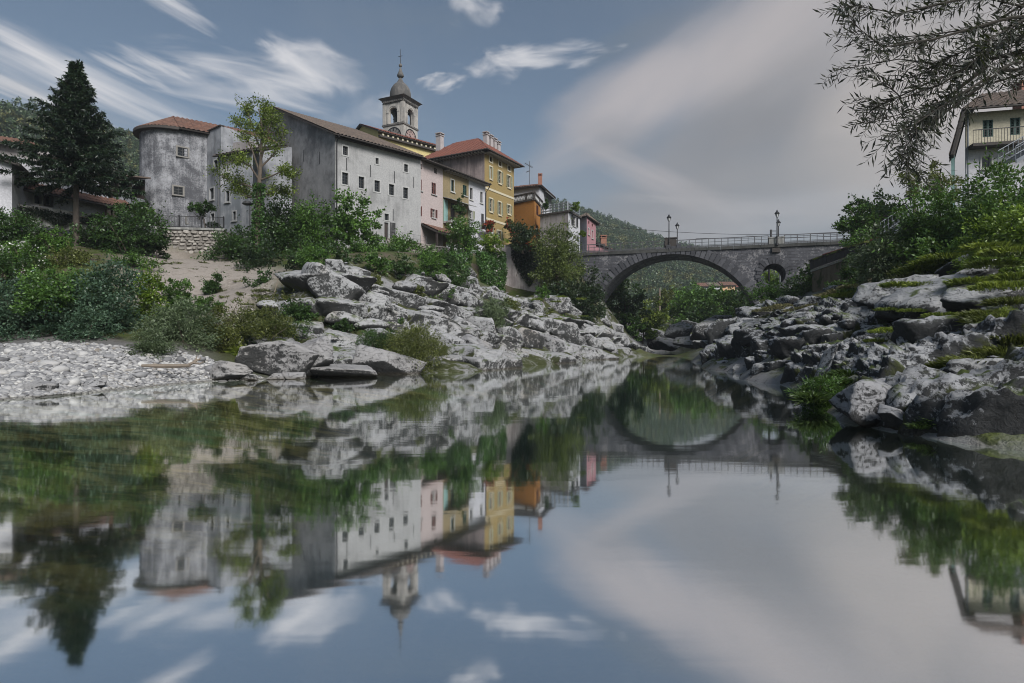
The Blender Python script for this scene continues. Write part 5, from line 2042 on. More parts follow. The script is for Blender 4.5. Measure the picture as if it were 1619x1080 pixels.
# ================================================================== cream house on the right bank
def right_house():
    S = 3.6
    a, b = at_Y(1526, 46), at_Y(1735, 44)
    W = Wall(a, b)
    ze = at(1526, 179, 46).z
    root = thing('cream_house', v3(a, 11), 'cream house with closed green shutters and a balcony above the right bank', 'house')
    zb = W.hit(*c3(900, 838, 1280, 0, S))[1]
    sh = [W.rect(cr((985, 683, 1045, 780), 1280, 0, S)), W.rect(cr((1140, 670, 1200, 768), 1280, 0, S)), W.rect((1656, 180, 1673, 208))]
    lo = [W.rect(cr((980, 890, 1035, 955), 1280, 0, S)), W.rect((1640, 240, 1656, 262))]
    bk = Vector((.585, .811, 0)) * 4.2
    p0, p1 = v3(a, 0), v3(b, 0)
    body(root, M['cream'], [p0, p1, p1 + bk, p0 + bk], zb, ze, {0: sh})
    body(root, M['white2'], [p0 - W.n * .02, p1 - W.n * .02, p1 + bk, p0 + bk], 9, zb - .005, {0: lo}, name='lower_wall')
    for h in sh:
        window(root, W, h, sill=False, shutters='closed', sh_mat='greenshutter', trim=.05)
    for h in lo:
        window(root, W, h, surround='frame', sill=True, trim=.1, bars=(0, 0))
    # main roof with low overhang, ridge behind
    zr = ze + 3.0
    roof_slope(root, W.pt(-.5, ze + .05, .9), W.pt(W.L + .5, ze + .05, .9), W.pt(W.L + .5, zr - .8, -2.6), W.pt(2.2, zr - .8, -2.6), M['tile_brown'])
    # catslide slope on the left, coming down beside the wall
    q = W.pt(-1.3, ze - 3.2, .9)
    q2 = q + Vector((.585, .811, 0)) * 2.6
    roof_slope(root, q2, q, W.pt(-.5, ze + .05, .9), W.pt(-.5, ze + .05, .9) + Vector((.585, .811, 0)) * 2.6, M['tile_brown'], thick=.2)
    roof_slope(root, W.pt(-.5, ze + .05, .9) + Vector((.585, .811, 0)) * 4, W.pt(-.5, ze + .05, .9), W.pt(2.2, zr - .8, -2.6), W.pt(2.2, zr - .8, -2.6), M['tile_brown'])
    mb = MB()
    Wb = Wall(p0 + bk * .5 - W.u * .9, p0 - W.u * .9)
    Wb.box(mb, 0, Wb.L, 9, ze - 2.6, -.2, 0)
    mb.build('lean_wall', M['teal'], root)
    mb = MB()
    W.box(mb, .1, W.L, zb - .22, zb - .01, .005, 1.0)
    bal = mb.build('balcony', M['dark_eave'], root)
    mb = MB()
    W.box(mb, .12, W.L, zb + .92, zb + .97, .92, .97)
    n = 46
    for i in range(n):
        u = .13 + (W.L - .15) * i / (n - 1)
        W.box(mb, u - .012, u + .012, zb - .02, zb + .92, .93, .96)
    mb.build('railing', M['iron'], bal)
    mb = MB()
    mb.tube([W.pt(.12, ze, .12), W.pt(.12, 10, .12)], .06, 8)
    mb.build('drainpipe', M['steel'], root)
    q = W.pt(8.7, 0, -3.0)
    chimney(root, at_Y(1617, 49), .9, .9, ze + 1, at(1617, 140, 49).z, matname='brick')
    gutter(root, [W.pt(-.5, ze - .02, .95), W.pt(W.L + .5, ze - .02, .95)], .07)

    # metal stair on the hillside
    def stair(name, lab, p, q, n, wdt):
        root = thing(name, p, lab, 'stairs')
        d = (q - p)
        h = Vector((d.x, d.y, 0)).normalized()
        sd = Vector((h.y, -h.x, 0))
        for s_ in (0, 1):
            mb = MB()
            o = sd * (wdt * s_)
            mb.prism([p + o - UP * .12, q + o - UP * .12, q + o + UP * .12, p + o + UP * .12], sd * .05)
            mb.build('stringer', M['steel'], root)
            mb = MB()
            for zz in (.45, .95):
                mb.tube([p + o + UP * zz, q + o + UP * zz], .03, 6)
            m_ = 8
            for i in range(m_ + 1):
                c = p.lerp(q, i / m_) + o
                mb.tube([c, c + UP * .95], .025, 6)
            mb.build('handrail', M['steel'], root)
        st = MB()
        st.box((0, 0, 0), (.14, wdt / 2, .02), (h, sd, UP))
        me = st.mesh('tread', M['steel'])
        for i in range(n):
            o = link('tread', me, root)
            o.location = p.lerp(q, (i + .5) / n) + sd * (wdt / 2) - org(root)
    stair('metal_stair', 'galvanised steel stair climbing to the cream house at the right edge', at(1578, 262, 40), at(1640, 226, 41.5), 14, 1.0)
    stair('garden_stair', 'pale metal stair with handrail half hidden in the bushes beside the dark shed', at(1392, 372, 47), at(1440, 340, 49), 12, 1.0)
    # dark box shed
    root = thing('dark_shed', at(1408, 362, 51), 'small flat roofed black shed among the bushes above the right bank', 'shed')
    a, b = at_Y(1386.5, 51), at_Y(1432, 51.5)
    W = Wall(a, b)
    z0_, z1_ = at(1400, 385, 51).z, at(1400, 343, 51).z
    h = (.35, W.L - .1, z0_ + .4, z1_ - .25)
    bk = -W.n * 3
    p0, p1 = v3(a, 0), v3(b, 0)
    body(root, M['darkwood'], [p0, p1, p1 + bk, p0 + bk], z0_, z1_, {0: [h]})
    mb = MB()
    W.box(mb, h[0], h[1], h[2], h[3], -.2, -.16)
    mb.build('panel', M['black'], root)
    mb = MB()
    W.box(mb, -.12, W.L + .12, z1_, z1_ + .14, -3.1, .15)
    mb.build('roof', M['darkwood'], root)


right_house()
# ================================================================== the bridge
def bridge():
    pL, pR = Vector((*at_Y(921, 82.0), 0)), Vector((*at_Y(1330, 72.3), 0))
    d = (pR - pL).normalized()
    pL = pL - d * 2.5
    pR = pR + d * 14
    W = Wall(pL, pR)
    ang = math.atan2(W.u.y, W.u.x)
    M['masonry'] = masonry('bridge_ashlar', ang)
    zt = at(921, 400, 82).z           # top of coping
    zc = zt - .38
    TH = 6.2
    pts = [W.hit(*q) for q in [(942, 479), (985, 427), (1036, 407), (1082, 404), (1127, 414), (1164, 439), (1190, 478)]]
    A_ = np.array([[2 * u, 2 * z, 1] for u, z in pts])
    sol = np.linalg.lstsq(A_, np.array([u * u + z * z for u, z in pts]), rcond=None)[0]
    cu, czz = sol[0], sol[1]
    Ra = math.sqrt(sol[2] + cu * cu + czz * czz)
    ou, oz = W.hit(1223.5, 434)
    Ro = abs(W.hit(1242, 434)[0] - W.hit(1205, 434)[0]) / 2 * 1.0
    root = thing('stone_bridge', W.pt(W.L / 2, 8), 'grey stone bridge with one wide arch and a round opening spanning the river', 'bridge')
    zbot = 2.0
    du = math.sqrt(max(Ra * Ra - (zbot - czz) ** 2, 1)) if abs(zbot - czz) < Ra else Ra
    ua, ub = cu - du, cu + du
    brk = sorted(set(list(np.arange(0, W.L, .3)) + [W.L, ou - Ro, ou + Ro] + list(cu - Ra * np.cos(np.linspace(math.acos(min(1, du / Ra)), math.pi - math.acos(min(1, du / Ra)), 72))) + list(ou - Ro * np.cos(np.linspace(0, math.pi, 29)))))
    arch = lambda u: czz + math.sqrt(max(0, Ra * Ra - (u - cu) ** 2))
    circ = lambda u: math.sqrt(max(0, Ro * Ro - (u - ou) ** 2))
    mb = MB()

    def face(off, flip):
        for a, b in zip(brk, brk[1:]):
            if b - a < 1e-5:
                continue
            um = (a + b) / 2
            la = lb = -1.0
            if ua < um < ub:
                la, lb = arch(a), arch(b)
            segs = [(la, lb, zc, zc)]
            if abs(um - ou) < Ro:
                ca, cb = circ(a), circ(b)
                segs = [(la, lb, oz - ca, oz - cb), (oz + ca, oz + cb, zc, zc)]
            for s in segs:
                q = [W.pt(a, s[0], off), W.pt(b, s[1], off), W.pt(b, s[3], off), W.pt(a, s[2], off)]
                mb.poly(q[::-1] if flip else q)
    face(0, False)
    face(-TH, True)
    for u in (0, W.L):
        mb.poly([W.pt(u, -1), W.pt(u, -1, -TH), W.pt(u, zc, -TH), W.pt(u, zc)])
    mb.poly([W.pt(0, zc - .25), W.pt(W.L, zc - .25), W.pt(W.L, zc - .25, -TH), W.pt(0, zc - .25, -TH)])
    mb.build('spandrel', M['masonry'], root)
    mb = MB()
    al = [u for u in brk if ua - 1e-6 <= u <= ub + 1e-6]
    al = [ua] + al + [ub]
    for a, b in zip(al, al[1:]):
        if b - a > 1e-5:
            mb.poly([W.pt(a, arch(a)), W.pt(a, arch(a), -TH), W.pt(b, arch(b), -TH), W.pt(b, arch(b))])
    for u in (ua, ub):
        mb.poly([W.pt(u, -1), W.pt(u, -1, -TH), W.pt(u, arch(u), -TH), W.pt(u, arch(u))])
    mb.build('vault', M['masonry'], root)
    mb = MB()
    for k in range(40):
        t0, t1 = 2 * math.pi * k / 40, 2 * math.pi * (k + 1) / 40
        f = lambda t, o: W.pt(ou + Ro * math.cos(t), oz + Ro * math.sin(t), o)
        mb.poly([f(t0, 0), f(t0, -TH), f(t1, -TH), f(t1, 0)])
    mb.build('round_opening', M['masonry'], root)

    # voussoirs of the arch ring and of the round opening, each its own stone
    def ring(c0, c1, R0, n, a0, a1, depth, gap, gr):
        for k in range(n):
            t0 = a0 + (a1 - a0) * (k + gap) / n
            t1 = a0 + (a1 - a0) * (k + 1 - gap) / n
            rr = R0 + depth * (1 + (.28 if k % 2 else 0) + .08 * math.sin(k * 7.1))
            pr = .09 + .07 * ((k * 37) % 5) / 5
            q = [(c0 + r * math.cos(t), c1 + r * math.sin(t)) for r, t in ((R0 + .01, t0), (rr, t0), (rr, t1), (R0 + .01, t1))]
            m_ = MB()
            m_.prism([W.pt(u, z, .002) for u, z in q], W.n * pr)
            m_.build('voussoir', M['voussoir'], root)
    th0 = math.asin(max(-1, min(1, (zbot + 1 - czz) / Ra)))
    ring(cu, czz, Ra, 54, th0, math.pi - th0, .95, .075, 0)
    ring(ou, oz, Ro, 26, 0, 2 * math.pi, .66, .07, 1)
    # coping stones
    n = int(W.L / 1.5)
    for k in range(n):
        m_ = MB()
        W.box(m_, W.L * k / n + .012, W.L * (k + 1) / n - .012, zc + .002, zt, -.55, .16 + .015 * (k % 3))
        m_.build('coping', M['coping'], root)
    m_ = MB()
    W.box(m_, 0, W.L, zc + .002, zt, -TH - .1, -TH + .5)
    m_.build('far_coping', M['coping'], root)
    m_ = MB()
    m_.box(W.pt(ou + .25, zc - .35, .12), (.45, .14, .26), W.ax)
    m_.build('drain_spout', M['dark_eave'], root)

    # refuges (pedestals) with lamps
    def pedestal(px0, px1, py0, name, lab, mt):
        u0, u1 = W.hit(px0, 385)[0], W.hit(px1, 385)[0]
        z1 = W.hit((px0 + px1) / 2, py0)[1]
        r_ = thing(name, W.pt((u0 + u1) / 2, zt), lab, 'pedestal')
        m_ = MB()
        W.box(m_, u0, u1, zt + .003, z1 - .12, -.6, .02)
        m_.build('block', M[mt], r_)
        m_ = MB()
        W.box(m_, u0 - .06, u1 + .06, z1 - .118, z1, -.66, .08)
        m_.build('cap', M[mt], r_)
        return u0, u1, z1
    pa = pedestal(1051, 1069, 375.5, 'lamp_pedestal', 'dark stone block in the bridge railing beside the pair of left lamps', 'dark_eave')
    pb = pedestal(1215.5, 1239.5, 374.5, 'lamp_pedestal', 'pale grey stone block in the bridge railing over the round opening', 'conc')

    def lamp(px, py_top, off, lab):
        u = W.hit(px, 380)[0]
        sc_ = 1.0
        d_ = Vector(((px - 809.5) / F, 1.0, 0))
        # stand on the deck edge at this offset from the front face
        t = (W.p0 + W.n * off).dot(W.n) / d_.dot(W.n)
        p = d_ * t
        z1 = at(px, py_top, p.y).z
        zb = zt - .2 if off > -1 else zt
        r_ = thing('street_lamp', (p.x, p.y, zb), lab, 'street lamp', 'lantern lamps on the bridge')
        H = z1 - zb
        m_ = MB()
        m_.lathe((p.x, p.y, zb), [(.16, 0), (.16, .25), (.10, .35), (.075, 1.0), (.06, H - 1.2), (.055, H - .95)], 10)
        m_.lathe((p.x, p.y, zb + 1.0), [(.09, 0), (.11, .05), (.09, .1)], 10)
        m_.build('pole', M['iron'], r_)
        m_ = MB()
        m_.lathe((p.x, p.y, z1 - .93), [(.10, 0), (.22, .40)], 6)
        m_.build('glass', M['lampglass'], r_)
        m_ = MB()
        m_.lathe((p.x, p.y, z1 - .97), [(.05, 0), (.13, .05)], 6)
        for k in range(6):
            t_ = math.pi / 3 * k
            m_.tube([(p.x + .108 * math.cos(t_), p.y + .108 * math.sin(t_), z1 - .93), (p.x + .235 * math.cos(t_), p.y + .235 * math.sin(t_), z1 - .52)], .018, 4)
        m_.lathe((p.x, p.y, z1 - .525), [(.29, 0), (.30, .04), (.18, .2), (.10, .28), (.09, .36), (.04, .42), (.02, .52)], 10)
        m_.build('lantern_cap', M['iron'], r_)
    lamp(1057.7, 338, .05, 'tall lantern lamp above the dark stone block, left end of the bridge')
    lamp(1070.8, 351, -TH + .1, 'shorter looking lantern lamp right of the dark stone block on the bridge')
    lamp(1228.6, 331, .22, 'tall lantern lamp in front of the pale block over the round opening')
    lamp(1230.8, 346, -TH + .1, 'far lantern lamp directly behind the tall lamp over the round opening')

    # railings: near and far
    def railing(off, lab, skip, z_h, u_from, u_to):
        r_ = thing('bridge_railing', W.pt((u_from + u_to) / 2, zt, off), lab, 'railing', 'steel railings of the bridge')
        spans = []
        cur = u_from
        for s0, s1 in skip:
            spans.append((cur, s0))
            cur = s1
        spans.append((cur, u_to))
        m_ = MB()
        m_.box((0, 0, z_h / 2), (.05, .03, z_h / 2), W.ax)
        me = m_.mesh('post', M['rail'])
        t2 = MB()
        t2.box((0, 0, z_h / 2), (.03, .02, z_h / 2), W.ax)
        me2 = t2.mesh('baluster', M['rail'])
        for a, b in spans:
            n = max(1, round((b - a) / 1.45))
            for i in range(n + 1):
                u = a + .05 + (b - a - .1) * i / n
                o = link('post', me, r_)
                o.location = W.pt(u, zt + .002, off) - org(r_)
                if i < n:
                    for f in (.47,):
                        o = link('baluster', me2, r_)
                        o.location = W.pt(u + (b - a - .1) / n * (f + .04), zt + .002, off) - org(r_)
            for zz, h in ((z_h, .045), (z_h * .62, .022), (z_h * .30, .022), (.1, .03)):
                m2 = MB()
                W.box(m2, a + .02, b - .02, zt + zz - h, zt + zz + h, off - .025, off + .025)
                m2.build('rail', M['rail'], r_)
    railing(-.12, 'grey steel railing along the near edge of the bridge', [(pa[0], pa[1]), (pb[0], pb[1])], 1.05, .5, W.L - .3)
    railing(-TH + .2, 'grey steel railing along the far edge of the bridge', [], 1.05, .5, W.L - .3)
    # black junction post right of lamps
    p = at(1219, 374, 77)
    r_ = thing('post_box', (p.x, p.y, zt - .1), 'short black post with a side arm standing left of the pale bridge block', 'post')
    m_ = MB()
    z1 = at(1219, 364.5, p.y).z
    m_.box((p.x, p.y, (zt + z1) / 2), (.10, .10, (z1 - zt + .2) / 2))
    m_.box((p.x + .3, p.y, z1 - .06), (.32, .04, .04))
    m_.build('body', M['iron'], r_)
    # carriageway
    m_ = MB()
    W.box(m_, -18, W.L + 20, zc - .2, zc + .0, -TH + .55, -.57)
    tag(m_.build('road', plain('asphalt', (.05, .05, .052), .9)), kind='structure', label='asphalt road over the bridge')
    # cables crossing above the bridge
    def cable(name, lab, p, q, sag, r=.028):
        m2 = MB()
        n = 14
        m2.tube([Vector(p).lerp(Vector(q), i / n) - UP * (sag * 4 * (i / n) * (1 - i / n)) for i in range(n + 1)], r, 5)
        tag(m2.build(name, M['iron']), lab, 'cable', 'overhead cables behind the bridge')
    cable('overhead_cable', 'upper black cable running behind the bridge lamps from the rose house', at(940, 356, 91), at(1420, 363, 84), 1.0)
    cable('overhead_cable', 'lower black cable just above the bridge railing', at(1100, 377, 84), at(1420, 370, 80), .15)
    cable('overhead_cable', 'middle black cable over the right half of the bridge', at(1180, 373, 86), at(1420, 363.5, 84), .3)
    return W, zt


WBR, ZDECK = bridge()


# ================================================================== walls on the terrace
def rounded_box_mesh(name, hx, hy, hz, seed, matl, k=.28):
    """a cut wall stone: box with knocked-off, uneven corners (24 verts)"""
    r_ = np.random.default_rng(seed)
    V = []
    for sx in (-1, 1):
        for sz in (-1, 1):
            jx, jz = r_.uniform(.72, 1.0, 2)
            V.append((sx * hx * jx, -hy * r_.uniform(.8, 1.05), sz * hz * jz * (1 - k * .3)))
            V.append((sx * hx * jx * (1 - k), -hy * r_.uniform(.9, 1.15), sz * hz * jz * (1 - k)))
    o = []
    idx = {}
    # ring of outer (octagon) at mid-depth, ring inset in front
    outer, inner = [], []
    for t in range(8):
        a = math.pi / 8 + t * math.pi / 4
        c, s = math.cos(a), math.sin(a)
        sx = math.copysign(abs(c) ** .45, c) * hx * r_.uniform(.86, 1.0)
        sz = math.copysign(abs(s) ** .45, s) * hz * r_.uniform(.86, 1.0)
        outer.append((sx, 0, sz))
        inner.append((sx * .74, -hy * r_.uniform(.75, 1.1), sz * .70))
    back = [(x, hy, z) for x, _, z in outer]
    V = back + outer + inner
    Fs = [tuple(range(16, 24))]
    for i in range(8):
        j = (i + 1) % 8
        Fs += [(i, j, 8 + j, 8 + i), (8 + i, 8 + j, 16 + j, 16 + i)]
    me = bpy.data.meshes.new(name)
    me.from_pydata(V, [], [f[::-1] for f in Fs])
    me.materials.append(matl)
    me.update()
    return me


def stone_wall(root, W, zb, ztop, course, wlen, seed, matl, limit=400):
    rg = random.Random(seed)
    protos = [rounded_box_mesh('stone', 1, 1, 1, seed * 10 + i, matl) for i in range(7)]
    z = zb
    rot = math.atan2(W.u.y, W.u.x)
    cnt = 0
    while z < ztop - .08:
        h = min(course * rg.uniform(.7, 1.35), ztop - z)
        u = -rg.uniform(0, .2)
        while u < W.L:
            w = wlen * rg.uniform(.6, 1.6)
            a, b = max(u, 0), min(u + w, W.L)
            if b - a > .1 and cnt < limit:
                o = link('stone', rg.choice(protos), root)
                o.location = W.pt((a + b) / 2, z + h / 2 + rg.uniform(-.06, .06), .02) - org(root)
                o.rotation_euler = (0, rg.uniform(-.22, .22), rot)
                o.scale = ((b - a) / 2 * rg.uniform(.85, 1.02), rg.uniform(.10, .18), h / 2 * rg.uniform(.78, 1.12))
                cnt += 1
            u += w
        z += h


def terrace():
    a, b = at_Y(246, 51.8), at_Y(354, 52.6)
    W = Wall(a, b)
    zt = at(300, 361, 52.2).z
    zb = at(300, 409, 52.2).z - .5
    root = thing('retaining_wall', W.pt(W.L / 2, zb + .5), 'rough fieldstone retaining wall with a concrete coping below the round tower', 'wall')
    mb = MB()
    wall_panel(mb, W, zb - .5, zt - .14)
    W2 = Wall(b, (b[0] + .6, b[1] + 7))
    W0 = Wall((a[0] - .6, a[1] + 7), a)
    wall_panel(mb, W2, zb - .5, zt - .14)
    wall_panel(mb, W0, zb - .5, zt - .14)
    mb.poly([W.pt(0, zt - .15), W.pt(W.L, zt - .15), W2.pt(W2.L, zt - .15), W0.pt(0, zt - .15)])
    mb.build('core', M['mortar'], root)
    stone_wall(root, W, zb, zt - .16, .30, .42, 3, M['wallstone'], 290)
    mb = MB()
    W.box(mb, -.15, W.L + .1, zt - .138, zt + .04, -.45, .14)
    mb.build('coping', M['conc'], root)
    # railing
    r_ = thing('terrace_railing', W.pt(W.L / 2, zt + .04, -.1), 'thin black iron railing on the fieldstone wall in front of the round tower', 'railing')
    n = 3
    m_ = MB()
    m_.box((0, 0, .52), (.05, .05, .52), W.ax)
    me = m_.mesh('post', M['iron'])
    for i in range(4):
        o = link('post', me, r_)
        o.location = W.pt(.05 + (W.L - .1) * i / 3, zt + .042, -.1) - org(r_)
    m_ = MB()
    m_.box((0, 0, .42), (.014, .014, .42), W.ax)
    me = m_.mesh('baluster', M['rail'])
    for i in range(44):
        o = link('baluster', me, r_)
        o.location = W.pt(.12 + (W.L - .24) * i / 43, zt + .1, -.1) - org(r_)
    m_ = MB()
    for zz in (.10, .96):
        W.box(m_, .05, W.L - .05, zt + .04 + zz - .022, zt + .04 + zz + .022, -.12, -.08)
    m_.build('handrail', M['iron'], r_)

    # rubble wall right of the big building
    a, b = at_Y(612, 62.5), at_Y(716, 70.0)
    W = Wall(a, b)
    zt = at(664, 384, 66).z
    root = thing('rubble_wall', W.pt(W.L / 2, zt - 1.4), 'low dark rubble wall at the foot of the white and pink houses', 'wall')
    mb = MB()
    wall_panel(mb, W, zt - 3, zt - .03)
    mb.poly([W.pt(0, zt - .03), W.pt(W.L, zt - .03), W.pt(W.L, zt - .03, -.6), W.pt(0, zt - .03, -.6)])
    mb.build('core', M['mortar'], root)
    stone_wall(root, W, zt - 1.9, zt, .27, .42, 5, M['wallstone'], 240)
    # wire fence on it
    r_ = thing('wire_fence', W.pt(W.L / 3, zt), 'faint thin wire fence in front of the white building door', 'fence')
    m_ = MB()
    for i in range(7):
        W.box(m_, .1 + i * .9, .13 + i * .9, zt, zt + .8, -.1, -.07)
    for zz in (.35, .78):
        W.box(m_, .1, 5.6, zt + zz - .01, zt + zz + .01, -.09, -.08)
    m_.build('wires', M['rail'], r_)

    # rendered retaining wall under the yellow and orange houses
    a, b, c_ = at_Y(768, 72.0), at_Y(800.5, 75.0), at_Y(892, 74.0)
    zt = at(830, 389, 75).z
    root = thing('cliff_wall', v3(b, zt - 5), 'stained pale plastered retaining wall half hung with dark ivy below the orange house', 'wall')
    mb = MB()
    W1, W2 = Wall(a, b), Wall(b, c_)
    z1 = at(795, 388, 75).z
    wall_panel(mb, W1, 3, z1)
    wall_panel(mb, W2, 3, zt)
    pb_ = v3(c_, 0) + Vector((0, 8, 0))
    mb.poly([W1.pt(0, z1 - .01), W1.pt(W1.L, z1 - .01), W2.pt(W2.L, z1 - .01), pb_ + UP * (z1 - .01), W1.pt(0, z1 - .01) + Vector((0, 8, 0))])
    mb.build('wall_face', M['retwhite'], root)
    mb = MB()
    W2.box(mb, -.08, W2.L, zt + .002, zt + .16, -.45, .1)
    mb.build('coping', M['conc'], root)
    # small garden gable wall in front of yellow house: white face lit
    # concrete garden wall at far left with ivy
    a, b = at_Y(8, 45.6), at_Y(176, 49.0)
    W = Wall(a, b)
    zt = at(60, 327, 47).z
    zt2 = at(150, 342, 48.6).z
    root = thing('garden_wall', W.pt(W.L / 2, 9), 'pale weathered garden wall with a dark recess and hanging ivy in front of the porch house', 'wall')
    mb = MB()
    zl = zt - 1.35
    mb.prism([W.pt(0, zl, 0), W.pt(W.L, zl - .5, 0), W.pt(W.L, zt2 + .1, 0), W.pt(0, zt, 0)], -W.n * .3)
    mb.build('parapet', M['conc'], root)
    mb = MB()
    W.box(mb, 0, W.L, 7, zl - .55, -.6, -.3)
    mb.build('base', M['darkwood'], root)
    mb = MB()
    for z_ in (zl - 1.3, zl - 1.9):
        W.box(mb, 2.6, W.L, z_, z_ + .10, -.28, .02)
    mb.build('shelf_rail', M['steel'], root)
    # yellow plank leaning by the spruce
    p, q = at(88, 383, 46), at(130, 398, 46)
    mb = MB()
    dd = (q - p).normalized()
    mb.box((p + q) / 2, ((q - p).length / 2, .06, .16), (dd, Vector((0, 1, 0)), dd.cross(Vector((0, 1, 0)))))
    tag(mb.build('plank', plain('ochre_plank', (.34, .21, .06), .8)), 'ochre board lying on edge at the foot of the spruce', 'board')

    # right bank: rough wall with a sloping tarred panel on it
    a, b = at_Y(1284, 50), at_Y(1372, 43)
    W = Wall(a, b)
    z0l, z0r = at(1284, 430, 50).z, at(1372, 399, 43).z
    root = thing('rough_bank_wall', W.pt(W.L / 2, 5.5), 'rough dry grass covered bank wall right of the round bridge opening', 'wall')
    mb = MB()
    mb.prism([W.pt(0, 3.5), W.pt(W.L, 3.5), W.pt(W.L, z0r), W.pt(0, z0l)], -W.n * 1.0)
    mb.build('face', M['bankwall'], root)
    mb = MB()
    mb.prism([W.pt(-.1, z0l + .002, .08), W.pt(W.L, z0r + .002, .08), W.pt(W.L, z0r + .16, .08), W.pt(-.1, z0l + .16, .08)], -W.n * 1.1)
    mb.build('coping', M['conc'], root)
    root = thing('black_panel_fence', W.pt(W.L / 2, z0l + .3, .1), 'sloping black board panel with a mossy top running up from the bridge to the bushes', 'fence')
    n = 12
    hgt = .66
    for i in range(n):
        f0, f1 = i / n + .002, (i + 1) / n - .002
        q0, q1 = W.pt(W.L * f0, z0l + (z0r - z0l) * f0 + .17, .2), W.pt(W.L * f1, z0l + (z0r - z0l) * f1 + .17, .2)
        mb = MB()
        mb.prism([q0, q1, q1 + UP * hgt * (1 - .25 * f1), q0 + UP * hgt * (1 - .25 * f0)], -W.n * (.05 + .012 * (i % 2)))
        mb.build('panel', M['black'], root)
    mb = MB()
    q0, q1 = W.pt(-.1, z0l + .17 + hgt + .01, .25), W.pt(W.L, z0r + .17 + hgt * .76, .25)
    mb.prism([q0, q0 - W.n * .35, q0 - W.n * .35 + UP * .12, q0 + UP * .12], q1 - q0)
    mb.build('mossy_cap', M['mosscap'], root)
    mb = MB()
    mb.tube([q0 + UP * .55 - W.n * 1.2, q1 + UP * .4 - W.n * 1.2], .06, 6)
    mb.build('red_rail', plain('rusty_red', (.22, .05, .03), .7), root)

    # street lamp by the ivy tree
    p = at(386, 330, 51)
    zb = 10.4
    root = thing('bowl_lamp', (p.x + .6, p.y, zb), 'grey bowl headed street lamp beside the ivy clad tree trunk', 'street lamp')
    mb = MB()
    px_ = at(395, 330, 51).x
    zh = at(390, 322, 51).z
    mb.tube([(px_, p.y, zb), (px_, p.y, zh - .1)], .05, 8)
    mb.build('pole', M['rail'], root)
    mb = MB()
    ax_ = Vector((.9, 0, -.35)).normalized()
    for s in range(1):
        c = at(391, 323, 51)
        mb.lathe(c, [(.08, .22), (.30, .20), (.42, .05), (.38, 0.0), (.2, -.08), (.05, -.1)], 14)
    mb.build('lamp_shade', M['rail'], root)

    # far under the arch: pole, village houses
    p = at(1043, 478, 100)
    mb = MB()
    mb.tube([(p.x, p.y, p.z - 3), (p.x, p.y, at(1043, 456, 100).z)], [.16, .12], 8)
    tag(mb.build('wooden_pole', M['deadwood']), 'weathered wooden pole standing in the greenery under the arch', 'pole')
    p = at(1216, 450, 84)
    mb = MB()
    mb.tube([(p.x, p.y, 3), (p.x, p.y, at(1216, 420, 84).z + 1)], .14, 8)
    tag(mb.build('dark_post', M['iron']), 'dark post seen through the round opening of the bridge', 'pole')
    p = at(1233, 452, 86)
    root = thing('pale_mast', (p.x, p.y, 5), 'pale grey mast with a cross head seen through the round opening', 'mast')
    mb = MB()
    zt_ = at(1233, 424, 86).z
    mb.tube([(p.x, p.y, 3), (p.x, p.y, zt_)], .10, 8)
    mb.build('mast_pole', M['steel'], root)
    mb = MB()
    for dx in (-.45, .3):
        mb.lathe((p.x + dx, p.y, zt_ - .1), [(.05, 0), (.22, .1), (.15, .45), (.02, .6)], 8)
    mb.tube([(p.x - .5, p.y, zt_ - .1), (p.x + .5, p.y, zt_ - .1)], .06, 6)
    mb.build('lamp_heads', M['steel'], root)
    for i, (px, py, w, h, lab, mt, rf) in enumerate([(1112, 457, 12, 7, 'tiny pale far house at the left of the group under the arch', 'white2', 'tile_terra'), (1130, 457, 16, 8, 'tiny white far house in the middle of the group under the arch', 'white2', 'tile_brown'), (1152, 457, 20, 10, 'tiny apricot far house with a red roof under the arch', 'orange', 'tile_terra'), (1171, 458, 12, 7, 'tiny rosy far house at the right of the group under the arch', 'pink', 'tile_red')]):
        Yh = 205
        p = at(px, py, Yh)
        ww, hh = w / F * Yh, h / F * Yh
        root = thing('far_house', p, lab, 'house')
        q0, q1 = (p.x - ww / 2, p.y), (p.x + ww / 2, p.y)
        ze = p.z + hh * .55
        W = Wall(q0, q1)
        hs = [(W.L * (.15 + .3 * k), W.L * (.15 + .3 * k) + .5, p.z + hh * .18, p.z + hh * .38) for k in range(3)]
        body(root, M[mt if mt != 'orange' else 'apricot'], [q0, q1, (q1[0], q1[1] + 6), (q0[0], q0[1] + 6)], p.z - .6, ze, {0: hs})
        for k, h_ in enumerate(hs):
            window(root, W, h_, sill=False, bars=(0, 0), frame='darkframe')
        roof_slope(root, W.pt(-.4, ze, .5), W.pt(W.L + .4, ze, .5), W.pt(W.L + .4, ze + 1.5, -3), W.pt(-.4, ze + 1.5, -3), M[rf], rows=False, period=.6)


M['apricot'] = plaster('apricot_plaster', (0.55, 0.36, 0.22), (0.4, 0.26, 0.17), 0.2, 0.4, 50.0)


def _bankwall():
    m, nt, b = newmat('dry_root_bank')
    p = pos(nt)
    n = noise(nt, mapping(nt, p, (5, 5, .5)), 1.0, 5, .65)
    n2 = noise(nt, p, 1.2, 5, .6)
    cc = mixc(nt, n, (.045, .035, .024), (.20, .165, .115))
    cc = mixc(nt, maprange(nt, n2, .5, .65), cc, (.035, .045, .015))
    nt.links.new(cc, b.inputs['Base Color'])
    b.inputs['Roughness'].default_value = .95
    bump(nt, b, n, 1.0, .2)
    return m


def _mosscap():
    m, nt, b = newmat('mossy_board')
    n = noise(nt, pos(nt), 1.6, 5, .6)
    cc = mixc(nt, maprange(nt, n, .45, .55), (.03, .025, .02), (.14, .16, .03))
    nt.links.new(cc, b.inputs['Base Color'])
    b.inputs['Roughness'].default_value = .95
    return m


